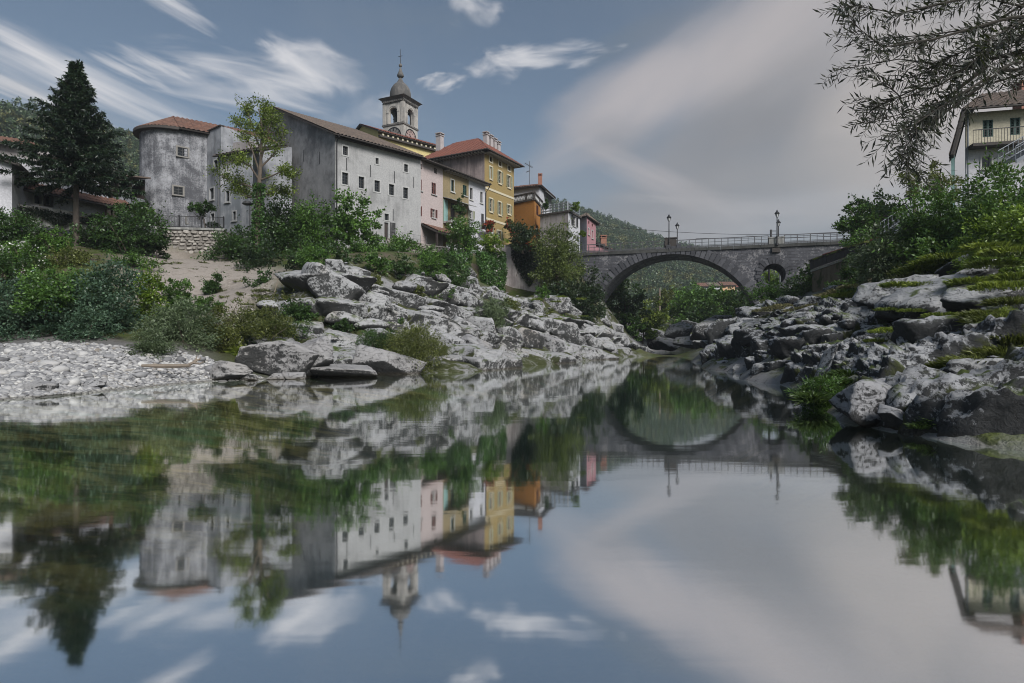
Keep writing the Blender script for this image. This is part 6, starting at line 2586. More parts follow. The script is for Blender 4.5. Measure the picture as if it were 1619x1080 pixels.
M['bankwall'] = _bankwall()
M['mosscap'] = _mosscap()
terrace()
# ================================================================== rocks
def ico(sub):
    import bmesh
    bm = bmesh.new()
    bmesh.ops.create_icosphere(bm, subdivisions=sub, radius=1.0)
    v = np.array([x.co[:] for x in bm.verts])
    f = np.array([[y.index for y in x.verts] for x in bm.faces])
    bm.free()
    return v, f


ICO = {s: ico(s) for s in (1, 2, 3, 4, 5)}


def rock_verts(seed, sub=4, planes=9, sharp=40, amp=.055, amp2=.035, boxy=0.6):
    r_ = np.random.default_rng(seed)
    v, f = ICO[sub]
    nr = r_.normal(size=(planes, 3))
    nr /= np.linalg.norm(nr, axis=1)[:, None]
    dist = r_.uniform(.55, .92, planes)
    ax = np.array([[1, 0, 0], [-1, 0, 0], [0, 1, 0], [0, -1, 0], [0, 0, 1], [0, 0, -1.0]]) + r_.normal(size=(6, 3)) * .18
    ax /= np.linalg.norm(ax, axis=1)[:, None]
    nr = np.concatenate([nr, ax])
    dist = np.concatenate([dist, r_.uniform(.85, 1.0, 6) * (1.0 if boxy > 0 else 1.2)])
    dt = np.maximum(v @ nr.T, 0) / dist
    rad = ((dt ** sharp).sum(1)) ** (-1.0 / sharp)
    p = v * rad[:, None]
    o = r_.uniform(0, 50, 3)
    n1 = fbm(p * 1.7 + o, 4, ridged=True)
    n2 = fbm(p * 5.5 + o, 3, ridged=True)
    p = p + v * (amp * n1 + amp2 * n2)[:, None]
    return p, f


ROCKS = {}


def rock_mesh(seed, matl, sub=4, key='r', **kw):
    k = (seed, matl.name, sub, key)
    if k not in ROCKS:
        p, f = rock_verts(seed, sub, **kw)
        ROCKS[k] = fast_mesh('rock', p, f, [matl], smooth=True)
    return ROCKS[k]


cliff = tag(link('cliff', None), kind='structure', label='bedded limestone ledges of the left bank below the houses')
ledge = tag(link('rock_bank', None), kind='structure', label='black lichened limestone ledges of the right bank')


def ray_depth(px, py, Y0, lo=.7, hi=1.3, sink=.45):
    """distance at which the sight line of a photo point meets the bank"""
    Ys = np.linspace(Y0 * lo, Y0 * hi, 90)
    X = (px - 809.5) / F * Ys
    Z = EYE + (540 - py) / F * Ys
    hit = np.nonzero(ground0(X, Ys) - sink >= Z)[0]
    return float(Ys[hit[0]]) if len(hit) else Y0


def put_rock(parent, px, py, w, h, Y, tilt=0.0, matl='rock', seed=None, deep=1.0, name='rock_block', sink=0.0, sub=4, yaw=None, **kw):
    seed = random.randrange(14) if seed is None else seed
    c = at(px, py, Y)
    wide = 1.25 if parent is cliff else 1.08
    hx, hz = w / F * Y / 2 * wide, h / F * Y / 2 * 1.10
    hy = max(hx, hz) * .8 * deep
    o = link(name, rock_mesh(seed, M[matl], sub, **kw), parent)
    o.location = c + Vector((0, hy * .45, -sink))
    o.scale = (hx, hy, hz)
    o.rotation_euler = (random.uniform(-.15, .15), R(tilt), (random.uniform(-.35, .35) + (.5 if parent is cliff else 0)) * (.6 if parent is cliff else 1) if yaw is None else yaw)
    return o


# left cliff: beds that dip to the right (positive tilt = down to the right)
def rock_sheet(name, S, U, ns, nv, dipv, T, Ls, amp, karst, matl, parent, seed, miss=.18, pw=1.0, zoff=0.0, step=0.0):
    """bedrock face between a shore line and a top line: dipping beds, vertical joints, fallen-out blocks, weathered surface"""
    S, U = np.array(S, float), np.array(U, float)
    dS = np.concatenate([[0], np.cumsum(np.hypot(*np.diff(S, axis=0).T))])
    t = np.linspace(0, 1, ns) ** pw * dS[-1]
    sp = np.stack([np.interp(t, dS, S[:, i]) for i in (0, 1)], 1)
    up_ = np.stack([np.interp(t, dS, U[:, i]) for i in (0, 1)], 1)
    v = np.linspace(-.06, 1, nv)
    P = sp[:, None] * (1 - v[None, :, None]) + up_[:, None] * v[None, :, None]
    X, Y = P[..., 0].ravel(), P[..., 1].ravel()
    Z = ground0(X, Y)
    Z = Z + zoff * np.clip((Z - .3) / 1.5, 0, 1)
    G = np.stack([X, Y, Z], 1).reshape(ns, nv, 3)
    nrm = np.cross(np.gradient(G, axis=0), np.gradient(G, axis=1)).reshape(-1, 3)
    nrm /= np.linalg.norm(nrm, axis=1)[:, None] + 1e-9
    nrm[nrm[:, 2] < 0] *= -1
    out = nrm.copy()
    out[:, 2] *= .55
    out /= np.linalg.norm(out, axis=1)[:, None]
    Q = np.stack([X, Y, Z], 1)
    w = .35 * fbm(Q * .16 + seed, 3) * T
    bq = (Z + X * dipv[0] + Y * dipv[1] + w * 1.6) / T
    bi = np.floor(bq)
    bf = bq - bi
    hz = np.zeros(len(X))
    along = (X * dipv[2] + Y * dipv[3]) + .5 * fbm(Q * .5 + 9, 3)
    rb = _hash(bi, hz + seed, hz)
    jq = along / (Ls * (.6 + .9 * rb)) + rb * 7
    ji = np.floor(jq)
    jf = jq - ji
    off = _hash(bi, ji, hz + 3 + seed)
    gone = (_hash(bi, ji, hz + 11 + seed) < miss).astype(float)
    fj = np.clip(np.minimum(jf, 1 - jf) * Ls * 4.5, 0, 1) ** .5
    fb = np.clip(bf * T * 2.6, 0, 1) ** .5 * np.clip((1 - bf) * T * 4.5, 0, 1) ** .5
    FACE = .68
    saw = np.where(bf < FACE, bf / FACE, (1 - bf) / (1 - FACE)) - .45
    dh = step * saw * (.75 + .5 * _hash(bi, ji, hz + 21 + seed))
    d = amp * .75 * (off - .4)
    d = d - gone * amp * 1.1
    cavv = np.maximum(1 - fj * fb, gone * .75)
    d = d - (1 - fj) * amp * .75 - (1 - fb) * amp * .55
    k1 = fbm(Q * .45 + seed, 4, ridged=True)
    k2 = fbm(Q * 1.5 + seed, 4, ridged=True)
    k3 = fbm(Q * (5.0, 5.0, 3.4), 3, ridged=True)
    d = d + karst[0] * k1 + karst[1] * k2 + karst[2] * k3
    vv = np.tile(v, ns)
    tt = np.repeat(np.linspace(0, 1, ns), nv)
    edge = np.clip(np.minimum((1 - vv) / .10, np.minimum(tt / .03, (1 - tt) / .03)), 0, 1)
    foot = np.clip((vv + .02) / .07, 0, 1)
    d = d * (.4 + .6 * edge) * (.25 + .75 * foot) - (1 - edge) * .9
    oh = out * (1, 1, 0)
    oh /= np.linalg.norm(oh, axis=1)[:, None] + 1e-9
    Q2 = Q + out * d[:, None] + oh * (dh * edge * np.clip(tt / .14 + .1, 0, 1) * (.2 + .8 * foot))[:, None]
    Q2[:, 2] -= (1 - foot) * .8
    idx = np.arange(ns * nv).reshape(ns, nv)
    f = np.stack([idx[:-1, :-1], idx[1:, :-1], idx[1:, 1:], idx[:-1, 1:]], -1).reshape(-1, 4)
    n0 = np.cross(Q2[f[len(f) // 2][1]] - Q2[f[len(f) // 2][0]], Q2[f[len(f) // 2][3]] - Q2[f[len(f) // 2][0]])
    if n0[2] < 0:
        f = f[:, ::-1]
    me = fast_mesh(name, Q2, f, [matl], smooth=True)
    ca = me.color_attributes.new('cav', 'FLOAT_COLOR', 'POINT')
    cavv = np.clip(cavv * .9 + .25 * (k1 < -.1), 0, 1)
    ca.data.foreach_set('color', np.stack([cavv, cavv, cavv, np.ones_like(cavv)], 1).astype(np.float32).ravel())
    return link(name, me, parent)


S_L = [(-13.2, 28.6), (-12.2, 29), (-10, 29.3), (-7.5, 30.8), (-4.9, 32), (-2, 33), (.2, 38), (2.2, 43), (4.8, 48.6), (9, 56.6), (11.6, 64), (15, 80)]
U_L = [(-17, 33), (-16.5, 35.5), (-15.5, 38), (-13.5, 40.5), (-10.5, 43), (-7, 47), (-3.6, 54), (-.6, 61.5), (2.5, 67.5), (6, 71), (10.5, 76), (14, 84)]
S_R = [(9.2, 5.0), (8.2, 8.4), (7.2, 9.9), (6.7, 12.3), (7.6, 15), (10.0, 23), (11.9, 31), (14.0, 45), (18.6, 58), (24, 75), (29, 90)]
U_R = [(20, 3), (20, 8), (20, 11), (20, 15), (20, 20), (21, 26), (21.5, 34), (22.5, 47), (26, 60), (31, 74), (36, 90)]
rock_sheet('rock_face', S_L, U_L, 480, 190, (.156, .115, .8, .6), 1.75, 2.9, .85, (.20, .10, .035), M['cliffrock'], cliff, 2, .2, zoff=-.5, step=1.9)
rock_sheet('rock_face', S_R, U_R, 600, 150, (-.12, .12, .25, .97), 1.15, 2.2, .60, (.50, .36, .16), M['ledgerock'], ledge, 5, .2, 1.5, zoff=-.45, step=1.0)

LEFT_BLOCKS = [
    (500, 416, 24, 24, 44, 10), (529, 426, 28, 26, 45, 14), (553, 430, 28, 26, 45.5, 14), (573, 438, 20, 22, 46, 20),
    (515, 456, 92, 58, 41.5, 17), (562, 471, 36, 34, 40.5, 12), (593, 483, 44, 40, 40, 8), (611, 450, 22, 30, 45, 5), (636, 450, 22, 30, 46.5, 0),
    (592, 463, 40, 14, 43, 20), (517, 489, 28, 22, 38.5, 10), (493, 481, 28, 36, 38, 0), (478, 452, 26, 40, 42, 0), (540, 505, 40, 26, 37, 14),
    (625, 497, 38, 24, 41, 8), (658, 486, 24, 22, 44, 0), (652, 507, 32, 24, 41, 12), (681, 510, 46, 34, 41, 16),
    (539, 541, 60, 32, 32.5, 20), (558, 566, 28, 28, 29.5, 0), (575, 548, 24, 16, 33, 10), (600, 560, 30, 30, 33, 10),
    (704, 469, 36, 36, 48, -20), (725, 482, 25, 24, 47, 0), (752, 490, 32, 30, 46, 5), (741, 472, 20, 18, 49, -30), (672, 455, 26, 24, 48.5, 0), (690, 440, 24, 20, 51, 0),
    (666, 507, 46, 26, 40.5, 10), (700, 516, 50, 34, 40, 12), (728, 520, 48, 42, 40, 14), (760, 529, 42, 44, 39.8, 20), (797, 535, 52, 38, 41.5, 16),
    (750, 556, 64, 40, 37, 20), (705, 545, 50, 34, 37, 18), (676, 540, 40, 30, 37, 12), (789, 569, 60, 26, 38.8, 6), (755, 582, 36, 18, 35.5, 5), (700, 578, 60, 24, 33.5, 0),
    (833, 547, 48, 46, 43, 18), (866, 553, 42, 42, 46.5, 16), (900, 561, 46, 28, 49.5, 12), (882, 531, 58, 38, 48.5, 22), (838, 512, 58, 30, 46, 24), (812, 498, 26, 22, 49, 10),
    (860, 500, 44, 24, 52, 26), (892, 516, 48, 24, 53.5, 24), (912, 545, 24, 22, 52.5, 5), (933, 551, 26, 38, 54.5, -4), (955, 551, 27, 38, 58, 6), (945, 525, 36, 24, 60, 18), (920, 518, 36, 22, 58, 24),
    (954, 507, 20, 18, 66, 0), (958, 530, 32, 24, 65, 5), (982, 546, 28, 34, 66, -8), (970, 520, 26, 20, 70, 10),
    (880, 484, 38, 32, 61, 6), (862, 474, 30, 26, 61, 0), (834, 466, 26, 18, 60, 0), (857, 462, 22, 18, 64, 0), (905, 494, 26, 26, 63, 14), (815, 472, 22, 20, 57, 20), (785, 478, 26, 26, 52, 10), (770, 462, 22, 26, 56, 0), (742, 440, 22, 40, 57, 0), (735, 455, 26, 28, 54, 0),
    (838, 566, 16, 9, 44, 0), (828, 571, 20, 8, 41, 0), (862, 573, 12, 6, 46, 0), (440, 452, 26, 24, 43, 0), (425, 478, 30, 22, 39, 0), (432, 492, 26, 16, 37, 10), (413, 385 + 40, 18, 22, 47, 0), (400, 418, 14, 16, 48, 0), (383, 415, 18, 16, 49, 0), (372, 412, 12, 12, 50, 0), (618, 520, 34, 20, 38, 12), (640, 535, 44, 24, 36.5, 14), (585, 515, 36, 22, 37.5, 12),
]
random.seed(11)
for px, py, w, h, Y, tl in LEFT_BLOCKS:
    if w < 34 and py > 440 and px < 900:
        continue
    put_rock(cliff, px, py, w, h, ray_depth(px, py, Y), tl * .8, 'rock' if (py < 540 or random.random() < .4) else 'rockwet', seed=random.randrange(14))
# far shore beyond the bridge
for px, py, w, h, Y, tl in [(1075, 524, 34, 26, 86, 0), (1123, 527, 56, 34, 80, -8), (1039, 536, 42, 32, 95, 4), (1100, 540, 60, 24, 84, 0), (1008, 548, 30, 26, 92, 10), (1060, 545, 50, 20, 92, 0), (1092, 516, 34, 18, 92, 0), (1140, 512, 36, 26, 84, -20), (1020, 556, 26, 14, 84, 12), (1120, 548, 50, 18, 78, 0)]:
    put_rock(ledge, px, py, w, h, Y, tl, 'rockgrey')
RIGHT_BLOCKS = [
    (1200, 499, 48, 26, 53, 0, 'rockgrey'), (1252, 486, 42, 34, 45, -6, 'rockgrey'), (1294, 488, 70, 36, 41, 0, 'rockgrey'), (1326, 478, 36, 44, 36, 8, 'rockgrey'), (1275, 505, 60, 20, 40, 0, 'rockgrey'),
    (1150, 536, 50, 46, 47.5, -25, 'rockdark'), (1136, 560, 40, 34, 47, -30, 'rockgrey'), (1180, 522, 56, 24, 49, -14, 'rockgrey'), (1214, 517, 68, 24, 46, -6, 'rockgrey'), (1238, 534, 96, 32, 38, -4, 'rockdark'),
    (1168, 558, 46, 58, 40, -18, 'rockdark'), (1196, 550, 44, 54, 38, -10, 'rockdark'), (1225, 556, 54, 46, 34, 0, 'rockdark'), (1262, 560, 70, 44, 31, 4, 'rockdark'), (1300, 545, 60, 40, 30, 0, 'rockdark'), (1290, 576, 60, 34, 28, 0, 'rockdark'), (1245, 585, 60, 28, 29.5, 0, 'rockdark'), (1180, 588, 36, 18, 33.5, 0, 'rockgrey'), (1150, 578, 26, 16, 37, 0, 'rockgrey'), (1210, 580, 40, 24, 33, 0, 'rockdark'),
    (1419, 471, 92, 56, 25, -18, 'rockgrey'), (1373, 505, 50, 40, 23, 0, 'rockgrey'), (1350, 520, 40, 40, 25, 0, 'rockdark'), (1493, 478, 126, 62, 21.5, -24, 'rockgrey'), (1470, 505, 60, 34, 19.5, -20, 'rockgrey'), (1572, 474, 110, 50, 19, -10, 'rockgrey'), (1545, 440, 60, 30, 23, -22, 'rockgrey'), (1520, 425, 50, 26, 25, -30, 'rockgrey'), (1600, 500, 60, 36, 17, 0, 'rockgrey'),
    (1457, 545, 74, 34, 17.5, -8, 'rockdark'), (1434, 575, 54, 34, 15.8, -26, 'rockgrey'), (1514, 542, 110, 72, 16.8, -6, 'rockdark'), (1580, 548, 80, 60, 15, 0, 'rockgrey'), (1379, 560, 64, 56, 20, -28, 'rockdark'), (1345, 575, 50, 46, 21.5, -34, 'rockdark'), (1320, 545, 40, 40, 26, -30, 'rockdark'), (1400, 530, 60, 34, 20.5, -12, 'rockgrey'), (1480, 590, 100, 50, 14.5, 0, 'rockdark'), (1560, 596, 100, 46, 13.2, 0, 'rockgrey'), (1610, 640, 60, 44, 11.8, 0, 'rockgrey'), (1400, 600, 50, 34, 15.5, -20, 'rockdark'), (1335, 610, 44, 30, 17.5, -20, 'rockdark'),
    (1563, 671, 80, 42, 10.4, 6, 'rockgrey'), (1600, 682, 60, 34, 9.8, 0, 'rockgrey'), (1510, 693, 90, 18, 9.9, 2, 'rockgrey'), (1590, 699, 100, 22, 9.2, 3, 'rockgrey'), (1640, 700, 60, 26, 9.0, 0, 'rockgrey'), (1461, 687, 46, 17, 10.4, 2, 'rockgrey'), (1540, 684, 50, 18, 10.2, 0, 'rockgrey'),
]
random.seed(5)
for px, py, w, h, Y, tl, mt in RIGHT_BLOCKS:
    put_rock(ledge, px, py, w, h, ray_depth(px, py, Y, .8, 1.25), tl, mt, seed=random.randrange(14), amp=.17, amp2=.11, key='k', planes=7)
# pale leaning slab
o = put_rock(ledge, 1308, 577, 9, 66, 18.5, 28, 'rockgrey', seed=3, deep=.6, name='leaning_slab')


def boulder(px, py, w, h, Y, tilt, matl, seed, name, lab, deep=.9, sub=5, **kw):
    me = rock_mesh(seed, M[matl], sub, 'b', **kw)
    o = put_rock(None, px, py, w, h, Y, tilt, matl, seed, deep, name, 0, sub, yaw=.15, **({'key': 'b'} | kw))
    tag(o, lab, 'boulder')
    return o


boulder(440, 566, 112, 58, 27.5, 8, 'boulder', 31, 'boulder', 'big smooth grey boulder with black undercut at the right end of the gravel beach', planes=6, amp=.05, amp2=.02)
boulder(498, 566, 70, 50, 28.0, -10, 'boulder', 32, 'boulder', 'dark faced boulder leaning against the big smooth grey boulder', planes=6, amp=.06, amp2=.02)
boulder(612, 575, 96, 46, 30.5, 14, 'boulder', 33, 'boulder', 'rounded pale boulder sloping into the water below the white building', planes=5, amp=.05, amp2=.02)
boulder(537, 588, 96, 26, 28.2, 3, 'boulder', 34, 'boulder', 'flat pale slab lying in the water before the two leaning boulders', planes=6, amp=.05, amp2=.02)
boulder(436, 597, 30, 12, 26.4, 4, 'boulder', 35, 'boulder', 'small low stone in the water in front of the big smooth boulder', planes=6, amp=.08)
boulder(461, 596, 36, 13, 26.6, 0, 'boulder', 36, 'boulder', 'small pale stone beside the flat slab at the waterline', planes=6, amp=.08)
boulder(358, 591, 64, 34, 25.6, 6, 'boulder', 37, 'boulder', 'pale humped boulder at the water end of the gravel beach', planes=6, amp=.06, amp2=.02)
boulder(393, 598, 26, 14, 25.8, 0, 'boulder', 38, 'boulder', 'little pale stone right of the humped beach boulder', planes=6, amp=.07)
boulder(48, 616, 60, 26, 18.6, 3, 'boulder', 39, 'boulder', 'blocky pale rock at the waterline on the far left of the beach', planes=9, amp=.09)
boulder(253, 626, 24, 13, 19.6, 0, 'boulder', 40, 'boulder', 'single small rock standing alone in the shallow water', planes=8, amp=.1)
boulder(148, 608, 34, 14, 20.3, 0, 'rockwet', 41, 'boulder', 'dark damp rock at the edge of the gravel beach', planes=8, amp=.1)
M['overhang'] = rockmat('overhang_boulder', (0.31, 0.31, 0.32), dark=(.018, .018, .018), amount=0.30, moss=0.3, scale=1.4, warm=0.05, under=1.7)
boulder(1410, 643, 150, 74, 11.9, 9, 'overhang', 42, 'boulder', 'large overhanging boulder with a pale top and black underside on the right bank', planes=6, amp=.06, amp2=.03)
boulder(1424, 664, 44, 34, 11.0, 24, 'overhang', 43, 'boulder', 'tilted dark boulder leaning against the large overhanging boulder', planes=7, amp=.06, amp2=.02)
boulder(1209, 594, 26, 14, 26.5, 0, 'rockgrey', 44, 'boulder', 'round grey boulder at the waterline of the right ledges', planes=6, amp=.07)

def scatter_blocks(parent, region, n, seed, smin, smax, mats, dip, up=.15, elong=1.6, **kw):
    """blocks of the broken beds, half sunk in the slope"""
    r_ = np.random.default_rng(seed)
    pts = np.array(region)
    k = 0
    while k < n:
        x, y = r_.uniform(pts[:, 0].min(), pts[:, 0].max()), r_.uniform(pts[:, 1].min(), pts[:, 1].max())
        if poly_mask(np.array([x]), np.array([y]), region, .01)[0] < 1:
            continue
        z = gz(x, y) - .1
        if z < -.3:
            continue
        k += 1
        s = float(r_.uniform(smin, smax)) * (.6 + .4 * min(1.5, y / 40))
        mt = mats[int(r_.integers(len(mats)))]
        o = link('rock_block', rock_mesh(int(r_.integers(14)), M[mt], 3, 's', **kw), parent)
        o.scale = (s * r_.uniform(1, elong), s * r_.uniform(.8, 1.2), s * r_.uniform(.55, .95))
        o.location = (x, y, z + s * up)
        o.rotation_euler = (float(r_.normal() * .15), R(dip + r_.normal() * 8), float(r_.normal() * .35))


scatter_blocks(cliff, ROCK_L, 30, 4, .3, .6, ['rock', 'rock', 'rockwet'], 14, .12)
scatter_blocks(ledge, ROCK_R, 90, 6, .2, .6, ['rockdark', 'rockgrey', 'rockdark'], -8, .10, 1.9, amp=.17, amp2=.07, planes=7)


# small broken stones caught on the ledges: one mass each
def rubble(name, region, n, smin, smax, matl, seed, parent):
    r_ = np.random.default_rng(seed)
    v0, f0 = ICO[1]
    V, Fc = [], []
    b = 0
    pts = np.array(region)
    k = 0
    while k < n:
        x, y = r_.uniform(pts[:, 0].min(), pts[:, 0].max()), r_.uniform(pts[:, 1].min(), pts[:, 1].max())
        if poly_mask(np.array([x]), np.array([y]), region, .01)[0] < 1:
            continue
        k += 1
        s = r_.uniform(smin, smax) * r_.uniform(.5, 1)
        p = v0 * (s * r_.uniform(.7, 1.3), s * r_.uniform(.7, 1.3), s * r_.uniform(.4, .9)) * (1 + r_.uniform(-.25, .25, (len(v0), 1)))
        V.append(p + (x, y, gz(x, y) - .15 + s * .1))
        Fc.append(f0 + b)
        b += len(v0)
    me = fast_mesh(name, np.concatenate(V), np.concatenate(Fc), [matl])
    o = link(name, me, parent)
    o['kind'] = 'stuff'
    return o


rubble('loose_stones', ROCK_L, 160, .10, .24, M['rock'], 1, cliff)
rubble('slope_stones', SLOPE, 1400, .04, .14, M['wallstone'], 3, ledge)
rubble('loose_stones', ROCK_R, 260, .06, .26, M['rockgrey'], 2, ledge)


# ================================================================== gravel beach
def gravel():
    beach = tag(link('gravel_beach', None), kind='structure', label='bank of pale rounded river stones on the left')
    protos = []
    for i in range(8):
        p, f = rock_verts(200 + i, 2, planes=5, sharp=5, amp=.05, amp2=.0)
        protos.append(fast_mesh('river_stone', p, f, [M['pebble']], smooth=True))
    r_ = np.random.default_rng(3)
    region = [(-24, 14.5), (-13.9, 16.6), (-12.6, 20.8), (-11.4, 24.8), (-10.3, 26.6), (-13, 27.0), (-16, 25.4), (-22, 24.5), (-30, 22)]
    pts = np.array(region)
    big, small = [], []
    while len(big) < 290 or len(small) < 9000:
        x, y = r_.uniform(pts[:, 0].min(), pts[:, 0].max()), r_.uniform(pts[:, 1].min(), pts[:, 1].max())
        if x < -.86 * y or poly_mask(np.array([x]), np.array([y]), region, .01)[0] < 1:
            continue
        if len(big) < 290 and r_.uniform() < .2:
            big.append((x, y))
        else:
            small.append((x, y))
    for x, y in big:
        s = float(r_.choice([.08, .11, .15, .22], p=[.38, .34, .2, .08])) * float(r_.uniform(.85, 1.2))
        o = link('river_stone', protos[int(r_.integers(8))], beach)
        o.scale = (s * r_.uniform(1, 1.5), s * r_.uniform(.8, 1.2), s * r_.uniform(.6, .95))
        o.location = (x, y, gz_mesh(x, y) + s * .30)
        o.rotation_euler = (r_.uniform(-.2, .2), r_.uniform(-.2, .2), r_.uniform(0, 6.3))
    v0, f0 = ICO[1]
    V, Fc = [], []
    for k, (x, y) in enumerate(small):
        s = float(r_.uniform(.035, .105))
        a = r_.uniform(0, 6.3)
        p = v0 * (s * r_.uniform(1, 1.5), s, s * r_.uniform(.45, .8)) * (1 + r_.uniform(-.12, .12, (len(v0), 1)))
        p = np.stack([p[:, 0] * math.cos(a) - p[:, 1] * math.sin(a), p[:, 0] * math.sin(a) + p[:, 1] * math.cos(a), p[:, 2]], 1)
        V.append(p + (x, y, gz_mesh(x, y) + s * .35))
        Fc.append(f0 + k * len(v0))
    me = fast_mesh('gravel', np.concatenate(V), np.concatenate(Fc), [M['pebble']], smooth=True)
    o = link('gravel', me, beach)
    o['kind'] = 'stuff'
    # driftwood
    mb = MB()
    q = [at(224, 578, 23.6), at(262, 579, 23.7), at(300, 578, 23.6)]
    mb.tube(q, [.05, .09, .07], 7)
    mb.tube([at(296, 578, 23.6), at(308, 572, 24), at(318, 566, 24.2)], [.06, .05, .02], 6)
    mb.tube([at(305, 574, 23.9), at(316, 575, 24), at(322, 572, 24.2)], [.04, .03, .015], 5)
    mb.tube([at(300, 577, 23.8), at(310, 568, 24.2), at(312, 562, 24.3)], [.04, .03, .015], 5)
    tag(mb.build('driftwood', M['deadwood']), 'bleached driftwood branch lying along the top of the gravel beach', 'driftwood')


gravel()
# ================================================================== foliage
def leaf_quads(C, D, size, asp, r_, up=0.25, fold=0.0):
    """C (n,3) leaf bases; D (n,3) main directions; rhombic leaves"""
    n = len(C)
    D = D / (np.linalg.norm(D, axis=1)[:, None] + 1e-9)
    rnd = r_.normal(size=(n, 3))
    rnd[:, 2] += up * 3
    S = np.cross(D, rnd)
    S /= np.linalg.norm(S, axis=1)[:, None] + 1e-9
    L = size * r_.uniform(.65, 1.25, n)[:, None]
    Wd = L * asp
    a = C
    b = C + D * L * .48 + S * Wd * .5
    c = C + D * L
    d = C + D * L * .48 - S * Wd * .5
    V = np.stack([a, b, c, d], 1).reshape(-1, 3)
    return V, np.arange(4 * n).reshape(n, 4)


def clump_cloud(r_, n_clump, rx, ry, rz, power=.55, flat=0.0):
    """clump centres, biased to the outside of an ellipsoid, with lobes"""
    d = r_.normal(size=(n_clump, 3))
    d /= np.linalg.norm(d, axis=1)[:, None]
    lob = 1 + .28 * vnoise(d * 1.9 + r_.uniform(0, 40, 3)) + .15 * vnoise(d * 4.3 + r_.uniform(0, 40, 3))
    rad = r_.uniform(0, 1, n_clump) ** power * lob
    P = d * rad[:, None] * (rx, ry, rz)
    if flat:
        P[:, 2] = np.where(P[:, 2] < -rz * flat, -rz * flat * r_.uniform(.6, 1, n_clump), P[:, 2])
    return P


def crown_mesh(name, seed, rx, ry, rz, n_leaf, size, asp, matl, n_clump=None, csize=.22, power=.5, flat=.75, droop=0.1, out=.6):
    r_ = np.random.default_rng(seed)
    n_clump = n_clump or max(14, int(n_leaf / 55))
    P = clump_cloud(r_, n_clump, rx, ry, rz, power, flat)
    k = r_.integers(0, n_clump, n_leaf)
    cs = r_.uniform(.5, 1.35, n_clump)
    q = r_.normal(size=(n_leaf, 3))
    q /= np.linalg.norm(q, axis=1)[:, None]
    q *= (r_.uniform(0, 1, n_leaf) ** .45)[:, None]
    m = (rx * ry * rz) ** (1 / 3)
    C = P[k] + q * (cs[k] * csize * m)[:, None] * (1.15, 1.15, .75)
    D = q * out + C / (np.array([rx, ry, rz]) + 1e-9) * .5 + r_.normal(size=C.shape) * .45
    D[:, 2] -= droop
    # shoots that break the outline
    ns = max(10, n_clump // 2)
    ci = r_.choice(n_clump, ns)
    B = P[ci]
    sd = B / np.array([rx, ry, rz]) + r_.normal(size=(ns, 3)) * .35 + (0, 0, .35)
    sd /= np.linalg.norm(sd, axis=1)[:, None]
    k = max(8, int(n_leaf * .10 / ns))
    tt = np.linspace(.2, 1, k)
    L = m * r_.uniform(.28, .62, ns)
    sp = (B[:, None] + sd[:, None] * (L[:, None] * tt[None])[..., None] + r_.normal(size=(ns, k, 3)) * size * .35).reshape(-1, 3)
    dd = np.repeat(sd, k, 0) * .6 + r_.normal(size=sp.shape) * .7
    C, D = np.concatenate([C, sp]), np.concatenate([D, dd])
    V, Fc = leaf_quads(C, D, size, asp, r_)
    return fast_mesh(name, V, Fc, [matl]), P


def twigs(mb, base, P, r_, n, r0=.05):
    """limbs from the base to some of the clumps"""
    base = Vector(base)
    for i in r_.choice(len(P), min(n, len(P)), replace=False):
        t = Vector(P[i])
        mid = base.lerp(t, .5) + Vector(r_.normal(size=3) * .12 * (t - base).length) * .6
        mb.tube([base, mid, t], [r0, r0 * .6, r0 * .2], 5)


LEAVES = 0


def shrub(px0, py0, px1, py1, Y, matn, lab, name='shrub', cat='shrub', size=.17, asp=.6, dens=1.0, seed=None, group=None, clumps=None, csize=.22, flat=.8, depth=1.0, power=.5, droop=.1, bark='bark', stems=5, flowers=None, extra=None):
    """bush filling the photo box (px0,py0)-(px1,py1) at distance Y"""
    global LEAVES
    seed = seed or int(px0 * 7 + py0 * 13 + Y)
    r_ = np.random.default_rng(seed)
    a, b = at(px0, py1, Y), at(px1, py0, Y)
    rx, rz = (b.x - a.x) / 2 * .93, (b.z - a.z) / 2 * .95
    ry = rx * depth
    c = (a + b) / 2
    area = (px1 - px0) * (py1 - py0) * .4
    leafpx = (size / Y * F * .6325) ** 2 * asp * .5
    n = int(min(26000, max(900, 4.2 * dens * area / max(leafpx, .6))))
    LEAVES += n
    root = thing(name, (c.x, c.y, a.z), lab, cat, group)
    me, P = crown_mesh('crown', seed, rx, ry, rz, n, size, asp, M[matn], clumps, csize, power, flat, droop)
    o = link('crown', me, root)
    o.location = (0, 0, rz)
    mb = MB()
    twigs(mb, (0, 0, -rz * 1.05), P, r_, stems, max(.025, rx * .035))
    w = link('stems', mb.mesh('stems', M[bark]), root)
    w.location = (0, 0, rz)
    if flowers:
        mt, nf, fs = flowers
        k = r_.integers(0, len(P), nf)
        Pn = P[k] + r_.normal(size=(nf, 3)) * .2 * rx
        dd = Pn / np.array([rx, ry, rz])
        dd[:, 1] = -np.abs(dd[:, 1])
        dd /= np.linalg.norm(dd, axis=1)[:, None]
        V, Fc = leaf_quads(dd * (rx, ry, rz) * r_.uniform(.85, 1.05, (nf, 1)), dd + r_.normal(size=dd.shape) * .4, fs, 1.0, r_)
        f = link('blossom', fast_mesh('blossom', V, Fc, [M[mt]]), root)
        f.location = (0, 0, rz)
    return root


